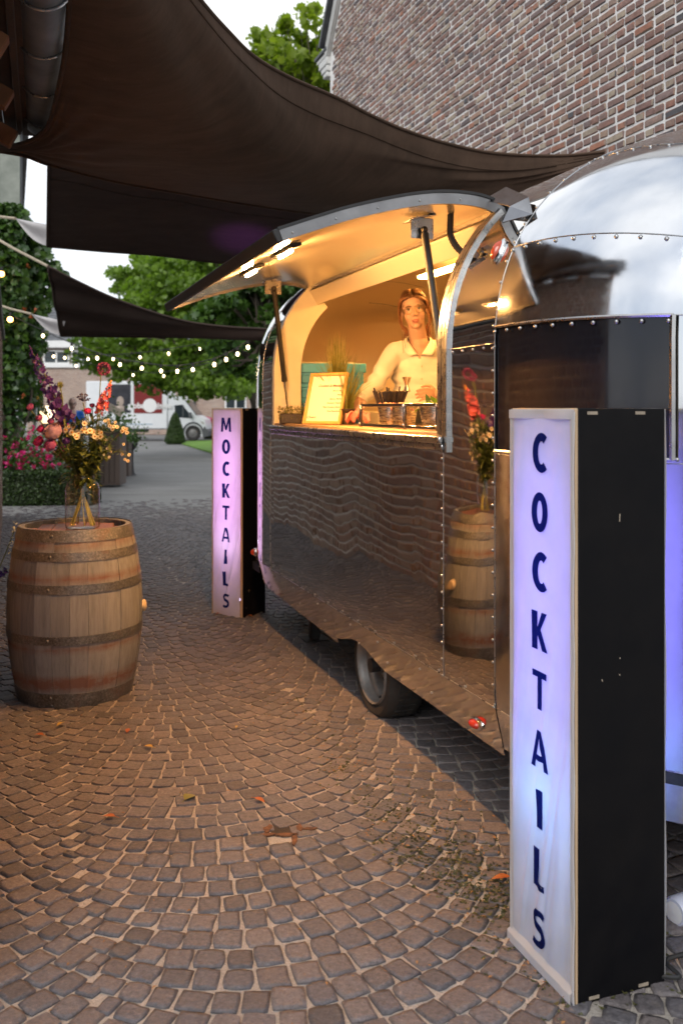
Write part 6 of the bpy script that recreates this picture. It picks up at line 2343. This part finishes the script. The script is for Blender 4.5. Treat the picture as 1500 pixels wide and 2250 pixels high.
def tree(label, base, H, crown, nleaf, size, mat, lobed=True, trunk_r=.16, group='trees round the yard', seed=0, nclump=60, clump_r=.6):
    """crown: list of ellipsoids (centre, radii) in world space"""
    r = random.Random(seed)
    root = thing('plane_tree' if lobed else 'leafy_tree', label, 'tree', base, 0, group)
    B = Vector(base)
    q = MB()
    top = Vector(crown[0][0]) - B
    q.tube(crom([Vector((0, 0, -.05)), Vector((.05, .02, top.z * .35)), Vector((top.x * .5, top.y * .5, top.z * .75)), top], 12), [trunk_r * (1.25 - .95 * i / 11) for i in range(12)], 10)
    q.build('trunk', m_bark, root, 60)
    cl = []
    for (c, rad_) in crown:
        vol = rad_[0] * rad_[1] * rad_[2]
        for _ in range(max(6, int(nclump * vol / sum(a[1][0] * a[1][1] * a[1][2] for a in crown)))):
            while True:
                v = Vector((r.uniform(-1, 1), r.uniform(-1, 1), r.uniform(-1, 1)))
                if .25 < v.length < 1: break
            v = v * (v.length ** -.45)
            cl.append(Vector(c) - B + Vector((v.x * rad_[0], v.y * rad_[1], v.z * rad_[2])))
    q = MB()
    trunk_mid = Vector((top.x * .5, top.y * .5, top.z * .72))
    for c in cl:
        j = Vector((r.gauss(0, .1), r.gauss(0, .1), r.gauss(0, .1)))
        q.tube([trunk_mid.lerp(top, r.random() * .8), trunk_mid.lerp(c, .55) + j + Vector((0, 0, .1)), c], [trunk_r * .28, trunk_r * .14, trunk_r * .05], 5)
    q.build('limb', m_bark, root, 60)
    per = nleaf // len(cl)
    pts = []
    for c in cl:
        rr = clump_r * r.uniform(.6, 1.25)
        v = nrs.normal(size=(per, 3)); v /= np.linalg.norm(v, axis=1)[:, None]
        v *= (nrs.uniform(0, 1, per) ** .45)[:, None] * rr
        v[:, 2] *= .6
        pts.append(np.array(c)[None] + v)
    o = leaves('crown', np.concatenate(pts), size, mat, root, lobed)
    return root
# central planes over the van
tree('broad plane tree whose low branches hang over the white van', P(560, 960, 29), 8, [(P(440, 730, 29), (2.2, 2.0, 1.8)), (P(330, 790, 28), (1.5, 1.4, .6)), (P(500, 785, 28), (1.5, 1.2, 1.0)), (P(255, 770, 27), (1.15, 1.1, .55)), (P(215, 790, 26.5), (.7, .8, .4)), (P(520, 640, 29), (1.9, 1.6, 1.8)), (P(390, 640, 29), (1.5, 1.5, 1.1)), (P(330, 826, 27), (.8, .7, .30)), (P(520, 838, 27), (.9, .7, .35)), (P(420, 834, 27), (.7, .6, .30))], 24000, .175, m_leafA, True, .22, seed=1, nclump=260, clump_r=.60)
tree('second plane tree behind, its crown showing between the two lower sails', P(640, 960, 36), 9, [(P(400, 590, 36), (2.6, 1.6, 1.2)), (P(330, 620, 36), (1.3, 1.3, .9)), (P(470, 580, 36), (1.8, 1.5, 1.1)), (P(290, 640, 35), (.6, .6, .45)), (P(420, 660, 35), (1.9, 1.2, 1.3))], 13000, .20, m_leafA, True, .22, seed=2, nclump=110, clump_r=.55)
tree('near dark leafed tree just past the caravan end behind the far sign', P(640, 1080, 14), 6, [(P(560, 700, 13.5), (.85, .9, .75)), (P(545, 800, 13.2), (.55, .7, .42)), (P(500, 690, 14), (.60, .6, .38)), (P(640, 650, 14), (1.2, 1.0, 1.2)), (P(560, 620, 14), (.7, .7, .5))], 9000, .12, m_leafB, True, .14, seed=3, nclump=120, clump_r=.26)
tree('tall lime green plane tree against the sky beside the gable', P(790, 985, 22), 11, [(P(640, 120, 21), (.85, .8, .75)), (P(690, 60, 21), (.35, .5, .45)), (P(600, 85, 21), (.5, .5, .40)), (P(690, 180, 21), (.6, .6, .5)), (P(760, 130, 21), (.6, .8, 1.0))], 1900, .21, m_leafC, True, .16, seed=4, nclump=80, clump_r=.34)
# trees behind the camera, seen in the polished end of the caravan
for k, (x, y, h) in enumerate(((13.5, -15, 4.6),)):
    tree(('round tree behind the viewer mirrored in the caravan end', 'second tree behind the viewer mirrored in the caravan end', 'third tree far behind the viewer')[k], (x, y, 0), h, [((x, y, h), (1.8, 1.8, 1.6))], 2500, .3, m_leafB, False, .2, seed=20 + k, nclump=40, clump_r=.7)

# ------------------------------------------------------------------ ivy clad building at the left
m_render = pm('grey_green_board', (.30, .32, .28), (.20, .22, .19), 4, .7, 0, .3, 16, .01)
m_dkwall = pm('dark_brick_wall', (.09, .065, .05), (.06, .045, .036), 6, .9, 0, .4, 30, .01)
m_tilee = pm('weathered_tile', (.20, .19, .17), (.13, .125, .115), 9, .8, 0, .4, 60, .005)
ib = thing('ivy_building', 'ivy covered building at the left edge with a grey green corner board', 'house', (-5.3, 15.0, 0), ALLEY)
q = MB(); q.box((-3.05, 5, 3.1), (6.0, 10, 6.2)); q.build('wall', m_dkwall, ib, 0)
q = MB(); q.box((-.17, -.04, 4.45), (.36, .06, 3.6), .01); q.build('corner_board', m_render, ib)
q = MB(); q.box((.02, .10, 4.45), (.05, .30, 3.6), .01); q.build('corner_trim', m_slate, ib)
for k in range(14):
    z = 4.55 + .135 * k
    q = MB(); q.box((-.49, -.06, z), (.28 + rnd.uniform(-.01, .01), .12, .12), .012, Matrix.Rotation(.22, 3, 'Y')); q.build('hung_tile', m_tilee, ib)
q = MB(); q.prism([(-6, 6.1), (.15, 6.1), (.15, 6.25), (-3, 8.2), (-6, 6.3)], lambda p: (p[0], -.2, p[1]), (0, 10.4, 0)); q.build('roof', m_slate, ib, 0)
pts, nrm = [], []
for i in range(6800):
    z = 4.75 * nrs.uniform(.02, 1) ** .8
    edge = .18 + .42 * math.exp(-((z - 3.6) / .75) ** 2) + .18 * math.sin(z * 3.1) ** 2 * (z > 1.7) - (.10 if z < 1.6 else 0)
    if z > 4.2: edge *= max(0, (4.8 - z) / .6)
    x = nrs.uniform(-1.3, edge)
    if z < 1.5 and nrs.uniform() < .8: continue
    dep = -.10 - .42 * nrs.uniform() * (1.0 if z > 1.8 else .5)
    pts.append((x, dep + .2 * (x > .1), z)); nrm.append((.25, -1, .35))
for i in range(1300):
    z = 4.3 * nrs.uniform(.3, 1); pts.append((.06 + .3 * nrs.uniform(), nrs.uniform(0, 2.2), z)); nrm.append((1, -.3, .3))
leaves('ivy', np.array(pts), .135, m_ivy, ib, True, .8, np.array(nrm))
q = MB()
for k in range(9):
    x = -.7 + .1 * k + rnd.uniform(-.03, .03)
    q.tube(crom([Vector((x, -.09, 0)), Vector((x + rnd.uniform(-.1, .1), -.10, .8)), Vector((x + rnd.uniform(-.15, .15), -.10, 1.7)), Vector((x + rnd.uniform(-.2, .3), -.1, 2.6))], 10), [.035 - .002 * i for i in range(10)], 6)
q.build('ivy_stem', m_bark, ib)
m_orose = leafmat('orange_rose', (.40, .09, .04), (.45, .15, .07))
for k in range(6):
    q = MB(); c = Vector((rnd.uniform(-.1, .35), -.5, rnd.uniform(1.6, 3.9)))
    for j in range(10): petal(q, c, rv3(), Vector((0, 0, 1)), .05, .045)
    q.build('rose_bloom', m_orose, ib, 180, False)
m_bulb = emis('lit_bulb', (1.0, .72, .36), 30.0)
m_bulbw = emis('lit_bulb_amber', (1.0, .45, .10), 9.0)
for (x, y, lab) in ((23, 702, 'lit amber bulb glowing in the ivy below the pale sail corner'), (4, 602, 'lit amber bulb glowing high in the ivy at the left edge')):
    p = P(x, y, 14.2)
    b_ = thing('garden_bulb', lab, 'light bulb', p)
    q = MB(); q.sphere((0, 0, 0), .045, 10, 8); q.build('bulb', m_bulbw, b_); q = MB(); q.tube([(0, 0, .04), (0, 0, .11)], .02, 8); q.build('socket', m_black, b_)
    q = MB(); q.tube([(0, 0, .10), (0, .2, .16), (0, .5, .12)], .008, 5); q.build('wire', m_black, b_)

# hedge, roses, posts, lantern, planters, lectern sign
m_boxcore = pm('hedge_core', (.012, .022, .006), (.02, .03, .01), 8, .9)
hg = thing('box_hedge', 'low clipped dark box hedge at the left behind the barrel', 'hedge', (-5.75, 13.9, 0))
q = MB(); q.box((.35, .30, .24), (3.1, .55, .46), .03); q.build('core', m_boxcore, hg)
C_ = [];
for i in range(9000):
    f = nrs.uniform()
    if f < .5: C_.append((nrs.uniform(-1.2, 1.92), .02 + nrs.uniform(-.03, .02), nrs.uniform(0.0, .52)))
    elif f < .85: C_.append((nrs.uniform(-1.2, 1.92), nrs.uniform(0, .6), .48 + nrs.uniform(-.02, .05)))
    else: C_.append((1.90 + nrs.uniform(-.03, .03), nrs.uniform(0, .6), nrs.uniform(0, .52)))
leaves('foliage', np.array(C_), .045, m_box, hg, False, 0)
for k, (x0, x1, z0, z1, lab) in enumerate(((-5.45, -4.8, .45, 1.05, 'pink rose bush behind the hedge, nearest the ivy'), (-4.95, -4.3, .5, 1.20, 'pink rose bush behind the hedge below the peonies'), (-5.2, -4.5, .4, .8, 'low pink rose bush touching the hedge top'))):
    rb = thing('rose_bush', lab, 'rose bush', ((x0 + x1) / 2, 14.75 - .06 * k, 0), 0, 'pink rose bushes behind the hedge')
    C_ = np.stack([nrs.uniform(x0 - .1, x1 + .1, 900) - (x0 + x1) / 2, nrs.uniform(-.3, .3, 900), nrs.uniform(z0 - .3, z1, 900)], 1)
    leaves('foliage', C_, .06, m_leafB, rb, False, 0)
    q = MB()
    for i in range(36):
        c = Vector((rnd.uniform(x0, x1) - (x0 + x1) / 2, rnd.uniform(-.35, .0), rnd.uniform(z0, z1)))
        for j in range(7):
            petal(q, c + rv3(.012), rv3() + Vector((0, -.5, .4)), Vector((0, 0, 1)), .055, .05)
    q.build('blossom', m_hot, rb, 180, False)
    q = MB()
    for i in range(8): q.tube([Vector((rnd.uniform(-.2, .2), 0, 0)), Vector((rnd.uniform(x0, x1) - (x0 + x1) / 2, rnd.uniform(-.2, .2), z1 * .85))], .008, 5)
    q.build('stem', m_stem, rb)
for (x, y0, lab) in ((46, 842, 'thin white post nearer the ivy'), (78, 838, 'thin white post just left of the bouquet')):
    p = P(x, y0, 15.4)
    po = thing('white_post', lab, 'post', (p.x, p.y, 0), 0, 'thin white posts by the ivy')
    q = MB(); q.box((0, 0, p.z / 2), (.055, .055, p.z), .006); q.build('post', m_white, po)
    q = MB(); q.box((0, 0, p.z + .012), (.08, .08, .024), .006); q.build('post_cap', m_white, po)
    q = MB(); q.box((.05, 0, p.z * .42), (.14, .03, .03), .004); q.build('bracket', m_white, po)
p = P(103, 912, 16.5)
ln = thing('garden_lantern', 'round glowing cream lantern on a post behind the bouquet', 'lantern', (p.x, p.y, 0))
q = MB(); q.sphere((0, 0, p.z), (.145, .145, .17), 16, 12); q.build('globe', emis('lantern_globe', (1.0, .74, .42), 1.6), ln, 180)
q = MB(); q.tube([(0, 0, 0), (0, 0, p.z - .15)], .02, 8); q.lathe([(.0, p.z - .18), (.06, p.z - .18), (.07, p.z - .14), (.0, p.z - .13)], 14); q.build('post', m_black, ln)
m_plank = pm('grey_brown_plank', (.115, .085, .07), (.075, .055, .048), 5, .75, 0, .3, 40, .003, stretch=(1, 1, .15), rand=.2)
def planter(label, px0, px1, Y, h):
    a, b = P(px0, 0, Y).x, P(px1, 0, Y).x
    w = b - a
    root = thing('wooden_planter', label, 'planter', ((a + b) / 2, Y + w / 2, 0), 0, 'tall wooden planters along the drive')
    n = 5
    me = None
    for side in range(4):
        R = Matrix.Rotation(side * PI / 2, 4, 'Z')
        for k in range(n):
            if me is None:
                q = MB(); q.box((0, 0, h / 2), (w / n - .006, .022, h - .02), .004); me = q.mesh('plank', m_plank)
            o = obj('plank', me, root); o.matrix_local = R @ Matrix.Translation((-w / 2 + w / n * (k + .5), -w / 2 + .011, .01))
    q = MB(); q.box((0, 0, h - .04), (w - .06, w - .06, .04)); q.build('soil', m_char, root)
    C_ = nrs.normal(size=(500, 3)) * (.22, .22, .16) + (0, 0, h + .12)
    leaves('foliage', C_, .07, m_leafB, root, False, .2)
planter('nearer tall brown plank planter right of the bouquet', 205, 264, 17.5, 1.06)
planter('second plank planter partly hidden behind the nearer one', 250, 283, 19.8, .80)
# small black bistro pedestal and the little slanted board sign
p = P(291, 1000, 20.5)
pd_ = thing('plant_stand', 'slim black stand with a dark planted bowl beside the planters', 'plant stand', (p.x, p.y, 0))
q = MB(); q.lathe([(.0, 0), (.10, 0), (.05, .05), (.025, .3), (.03, .55), (.10, .62), (.13, .70), (.12, .72), (.0, .68)], 16); q.build('bowl', m_black, pd_)
leaves('foliage', nrs.normal(size=(160, 3)) * (.10, .10, .06) + (0, 0, .82), .07, m_box, pd_, False, 0)
p = P(256, 905, 24)
sg = thing('board_sign', 'small slanted beige board sign on a thin post before the van', 'sign', (p.x, p.y, 0), .2)
q = MB(); q.tube([(0, 0, 0), (0, 0, p.z)], .02, 8); q.build('post', m_trim, sg)
q = MB(); q.box((-.02, -.03, p.z + .04), (.42, .03, .19), .005, Matrix.Rotation(.55, 3, 'Y')); q.build('board', pm('beige_board', (.50, .42, .33), (.42, .35, .27), 5, .6), sg)

# topiary cone on the lawn edge
p = P(385, 974, 38.5)
tp = thing('topiary_cone', 'clipped green conical topiary bush in front of the van wheel', 'topiary', (p.x, p.y, 0))
def cone_r(f): return .45 * (1 - f) ** .62 * (1 - .25 * (f < .08) * (1 - f / .08))
q = MB(); q.lathe([(cone_r(f) * .9, 1.34 * f) for f in np.linspace(0, .98, 14)], 18); q.build('core', m_boxcore, tp)
C_, Nn = [], []
for i in range(5200):
    f = 1 - math.sqrt(nrs.uniform()); a = nrs.uniform(0, 2 * PI); r_ = cone_r(f) * nrs.uniform(.9, 1.05)
    C_.append((r_ * math.cos(a), r_ * math.sin(a), 1.36 * f)); Nn.append((math.cos(a), math.sin(a), .4))
leaves('foliage', np.array(C_), .06, m_topi, tp, False, 0, np.array(Nn))
hb = thing('box_hedge', 'distant low green hedge with pink flowers right of the van nose', 'hedge', P(462, 950, 45) * 1.0)
hb.location.z = 0
q = MB(); q.box((1.2, 0, .4), (3.0, .7, .8), .1); q.build('core', m_boxcore, hb)
leaves('foliage', np.stack([nrs.uniform(-.3, 2.7, 3000), nrs.uniform(-.4, .1, 3000), nrs.uniform(0, .85, 3000)], 1), .09, m_topi, hb, False, 0)
q = MB()
for i in range(70): q.sphere((rnd.uniform(-.2, 1.4), rnd.uniform(-.5, 0), rnd.uniform(.8, 1.05)), .07, 6, 4)
q.build('blossom', m_hot, hb, 180, False)

# ------------------------------------------------------------------ white box van
VY_ = 42.0
vx = lambda px: (px - 750) / F * VY_
m_vanw = pm('van_white', (.74, .76, .78), (.69, .71, .74), 3, .35, 0, 0, coat=.3)
m_vanred = pm('dark_red_panel', (.20, .012, .012), (.17, .010, .010), 3, .4)
m_vandk = pm('dark_photo_panel', (.012, .013, .020), (.03, .03, .04), 4, .4)
m_vangrey = pm('grey_plastic', (.09, .095, .10), (.07, .075, .08), 8, .6)
m_vanglass = pm('tinted_glass', (.02, .03, .035), (.03, .04, .045), 3, .08, 0, 0, spec=.6)
van = thing('box_van', 'white box van with red lettered panel parked before the brick house', 'van', (vx(455), VY_, 0))
X = lambda px: vx(px) - vx(455)
Zv = lambda py: EYE - (py - 897) / F * VY_
q = MB(); q.box(((X(190) + X(368)) / 2, 1.0, (2.75 + Zv(943)) / 2), (X(368) - X(190), 2.05, 2.75 - Zv(943)), .03); q.build('box_body', m_vanw, van)
q = MB(); q.box(((X(190) + X(368)) / 2, -.035, Zv(943) + .02), (X(368) - X(190), .04, .06), .01); q.build('side_rail', m_trim, van)
prof = [(X(369), Zv(946)), (X(369), Zv(870)), (X(398), Zv(871)), (X(404), Zv(878)), (X(430), Zv(912)), (X(449), Zv(922)), (X(452), Zv(935)), (X(456), Zv(952)), (X(452), Zv(958)), (X(405), Zv(960))]
q = MB(); q.prism(prof, lambda p: (p[0], .05, p[1]), (0, 1.9, 0)); q.build('cab', m_vanw, van, 0)
q = MB(); q.prism([(X(383), Zv(891)), (X(400), Zv(889)), (X(423), Zv(917)), (X(421), Zv(919)), (X(386), Zv(917))], lambda p: (p[0], .035, p[1]), (0, .03, 0)); w_ = q.build('side_window', m_vanglass, van, 0)
q = MB(); q.box((X(402), .03, Zv(903)), (.05, .03, .56), 0); q.build('window_pillar', m_vangrey, w_)
q = MB(); q.prism([(X(405), Zv(880)), (X(430.5), Zv(912.5)), (X(430), Zv(914)), (X(404), Zv(882))], lambda p: (p[0] + .03, .12, p[1] + .02), (0, 1.76, 0)); q.build('windscreen', m_vanglass, van, 0)
q = MB(); q.box((X(419), -.12, Zv(912)), (.14, .16, .26), .03); q.build('mirror', m_vangrey, van)
q = MB(); q.prism([(X(444), Zv(950)), (X(449), Zv(936)), (X(457.5), Zv(948)), (X(458), Zv(958)), (X(446), Zv(961))], lambda p: (p[0], .03, p[1]), (0, 1.94, 0)); q.build('bumper', m_vangrey, van, 0)
q = MB(); q.prism([(X(439), Zv(925)), (X(447), Zv(927)), (X(449.5), Zv(933)), (X(444), Zv(931))], lambda p: (p[0], .035, p[1]), (0, .03, 0)); q.build('headlight', m_eye, van, 0)
q = MB(); q.box((X(280), 1.0, .62), (X(380) - X(180), .9, .18), .02); q.box((X(300), .25, .55), (1.0, .3, .32), .03); q.build('chassis', m_vangrey, van)
for wx in (424, 215):
    q = MB(); q.lathe([(.20, .0), (.33, .01), (.36, -.03), (.36, -.20), (.33, -.23), (.2, -.23)], 28, (X(wx), -.02, .36), Matrix.Rotation(PI / 2, 3, 'X')); wh = q.build('wheel', m_tyre, van, 40)
    q = MB(); q.lathe([(.205, .005), (.18, -.02), (.12, .0), (.0, .01)], 20, (X(wx), -.02, .36), Matrix.Rotation(PI / 2, 3, 'X')); q.build('hubcap', m_rim, wh)
    q = MB(); q.tube([Vector((X(wx) + .45 * math.cos(a), .05, .38 + .45 * math.sin(a))) for a in np.linspace(.0, PI, 15)], .05, 6); q.build('wheel_arch', m_vangrey, van)
rp_ = MB(); rp_.box(((X(295) + X(357)) / 2, -.035, (2.62 + Zv(908)) / 2), (X(357) - X(295), .012, 2.62 - Zv(908)), .004); redp = rp_.build('red_panel', m_vanred, van)
q = MB(); q.box(((X(238) + X(288)) / 2, -.035, (2.6 + Zv(907)) / 2), (X(288) - X(238), .012, 2.6 - Zv(907)), .004); phot = q.build('photo_panel', m_vandk, van)
q = MB(); q.box((X(288) + .07, -.037, 2.0), (.10, .012, 1.2), .002); q.build('white_stripe', m_vanw, van)
q = MB(); q.sphere((X(265), -.043, Zv(882)), (.17, .004, .24), 16, 10); q.box((X(262), -.0425, Zv(899)), (.5, .003, .30)); q.build('printed_portrait', pm('printed_face', (.42, .33, .28), (.3, .24, .2), 4, .5), phot, 180)
m_vantext = pm('white_print', (.78, .78, .78), (.74, .74, .74), 5, .5)
def vtext(s, size, px, py, al, bold=.012, m=m_vantext, nm='lettering'):
    me = text_mesh(s, size, m, .002, bold, al)
    o = obj(nm, me, redp); o.matrix_local = Matrix.Translation((X(px), -.045, Zv(py))) @ Matrix.Rotation(PI / 2, 4, 'X')
vtext('global', .36, 322, 891.5, 'RIGHT')
vtext('uisine', .36, 338, 891.5, 'LEFT')
vtext('catering', .16, 340, 896.5, 'LEFT', .004)
q = MB(); q.lathe([(.32, .0), (.32, .006), (.0, .006)], 28, (X(330), -.043, Zv(891)), Matrix.Rotation(PI / 2, 3, 'X')); q.build('roundel', m_vantext, redp)
vtext('C', .44, 330, 891, 'CENTER', .02, m_vandk)
q = MB(); q.box(((X(245) + X(360)) / 2, -.032, Zv(932)), (X(360) - X(245) - 1.0, .006, .05)); q.build('lettering_line', pm('pale_blue_print', (.36, .46, .55), (.4, .5, .58), 30, .5), van, 0)

# ------------------------------------------------------------------ long brick house at the back
HY = 52.0
hx = lambda px: (px - 750) / F * HY
hz = lambda py: EYE - (py - 897) / F * HY
m_farbrick = None
def far_brick():
    m, nt, N, L, b = newmat('far_brick')
    br = N.new('ShaderNodeTexBrick')
    br.inputs['Scale'].default_value = 1.0
    br.inputs['Brick Width'].default_value = .22; br.inputs['Row Height'].default_value = .07; br.inputs['Mortar Size'].default_value = .008
    br.inputs['Color1'].default_value = (.34, .22, .16, 1); br.inputs['Color2'].default_value = (.22, .13, .10, 1); br.inputs['Mortar'].default_value = (.50, .46, .42, 1)
    mp_ = N.new('ShaderNodeMapping'); mp_.inputs['Rotation'].default_value = (PI / 2, 0, 0)
    tc = N.new('ShaderNodeTexCoord'); L.new(tc.outputs['Object'], mp_.inputs['Vector']); L.new(mp_.outputs['Vector'], br.inputs['Vector'])
    c = mixc(nt, ramp(nt, noise(nt, coords(nt, 'Object'), 1.2, 5), [(.4, 0.0), (.7, .4)]), br.outputs['Color'], (.45, .38, .32))
    L.new(c, b.inputs['Base Color']); b.inputs['Roughness'].default_value = .9
    return m
m_farbrick = far_brick()
fh = thing('long_brick_house', 'long brick house with grey tiled roof and white window band far behind the van', 'house', (0, HY, 0))
xa, xb = hx(60), hx(760)
q = MB(); q.box(((xa + xb) / 2, 4, hz(765) / 2), (xb - xa, 8, hz(765))); q.build('wall', m_farbrick, fh, 0)
q = MB(); q.box(((xa + xb) / 2, -.12, hz(757)), (xb - xa + .6, .5, .42), .03); q.build('cornice', m_white, fh)
m_rtile = pm('grey_roof_tile', (.15, .155, .165), (.10, .105, .115), 2, .65, 0, .2, 9, .02)
q = MB()
rz0, rz1 = hz(750), hz(652)
for k in range(12):
    f0, f1 = k / 12, (k + 1) / 12
    y0, y1 = -.35 + 4.3 * f0, -.35 + 4.3 * f1 + .05
    z0, z1 = rz0 + (rz1 - rz0) * f0, rz0 + (rz1 - rz0) * f1
    n = 60
    for i in range(n):
        x0, x1 = xa + (xb - xa) * i / n, xa + (xb - xa) * (i + 1) / n - .02
        q.add([(x0, y0, z0 + .07), (x1, y0, z0 + .07), (x1, y1, z1 + .01), (x0, y1, z1 + .01), (x0, y0, z0), (x1, y0, z0)], [(0, 1, 2, 3), (4, 5, 1, 0)])
q.build('roof_tile', m_rtile, fh, 0, False, kind='stuff')
q = MB(); q.prism([(-.3, rz0 - .05), (3.95, rz1 - .05), (8.2, rz0 - .05)], lambda p: (xa, p[0], p[1]), (xb - xa, 0, 0)); q.build('roof', m_slate, fh, 0)
q = MB(); q.tube([(xa, 3.95, rz1 + .03), (xb, 3.95, rz1 + .03)], .12, 8); q.build('ridge', m_rtile, fh)
def window(px0, px1, py0, py1, nb=1, lab=None):
    x0, x1, z1, z0 = hx(px0), hx(px1), hz(py0), hz(py1)
    fr = MB(); e = .09
    fr.box(((x0 + x1) / 2, -.03, z1 - e / 2), (x1 - x0, .10, e)); fr.box(((x0 + x1) / 2, -.03, z0 + e / 2), (x1 - x0, .10, e))
    for i in range(nb + 2):
        fr.box((x0 + (x1 - x0) * i / (nb + 1), -.032, (z0 + z1) / 2), (e, .11, z1 - z0))
    f_ = fr.build('window', m_white, fh, 0)
    q = MB(); q.box(((x0 + x1) / 2, -.004, (z0 + z1) / 2), (x1 - x0 - .02, .02, z1 - z0 - .02)); q.build('pane', m_vanglass, f_, 0)
window(98, 152, 770, 800, 1); window(160, 200, 770, 800, 1); window(214, 300, 770, 800, 2)
q = MB(); q.box(((xa + xb) / 2 - 3, -.06, hz(804)), (18, .16, .2), .01); q.build('sill_band', m_white, fh)
window(496, 540, 866, 900, 1); window(200, 236, 860, 940, 1)
q = MB(); q.tube([(hx(428), -.1, 0), (hx(428), -.1, hz(760))], .07, 8); q.build('downpipe', m_vangrey, fh)

# ------------------------------------------------------------------ string lights
m_bulb2 = emis('festoon_bulb', (1.0, .74, .40), 9.0)
q = MB(); q.sphere((0, 0, -.075), (.019, .019, .025), 10, 8); bulb_me = q.mesh('bulb', m_bulb2, 180)
q = MB(); q.tube([(0, 0, -.035), (0, 0, .01)], .017, 8); sock_me = q.mesh('socket', m_black)
def festoon(label, pts, Y0, Y1, ends):
    root = thing('string_lights', label, 'string lights', (0, 0, 0), 0, 'festoon strings across the yard')
    n = len(pts)
    W3 = [P(x, y, Y0 + (Y1 - Y0) * i / (n - 1)) + Vector((0, 0, .075)) for i, (x, y) in enumerate(pts)]
    q = MB(); q.tube(crom([ends[0]] + W3 + [ends[1]], 60), .007, 5); q.build('cable', m_black, root)
    for p in W3:
        o = obj('bulb', bulb_me, root, loc=p); s_ = obj('socket', sock_me, o)
festoon('longer string of warm bulbs sagging from the ivy across to the caravan', [(95, 738), (158, 766), (214, 787), (264, 801), (312, 809), (354, 815), (390, 816), (424, 812), (471, 801), (497, 790), (522, 778), (545, 763)], 12.5, 10.5, (P(20, 690, 14.8), P(600, 735, 10)))
festoon('shorter, flatter string of warm bulbs before the window band', [(118, 783), (143, 786), (194, 789), (249, 789), (308, 785), (371, 777), (440, 766)], 15.5, 14.5, (P(20, 765, 15.0), P(600, 735, 14)))
festoon('faint third string of bulbs deep in the leaves', [(168, 804), (293, 824), (360, 826), (477, 801)], 18, 17, (P(40, 775, 15.2), P(620, 745, 17)))
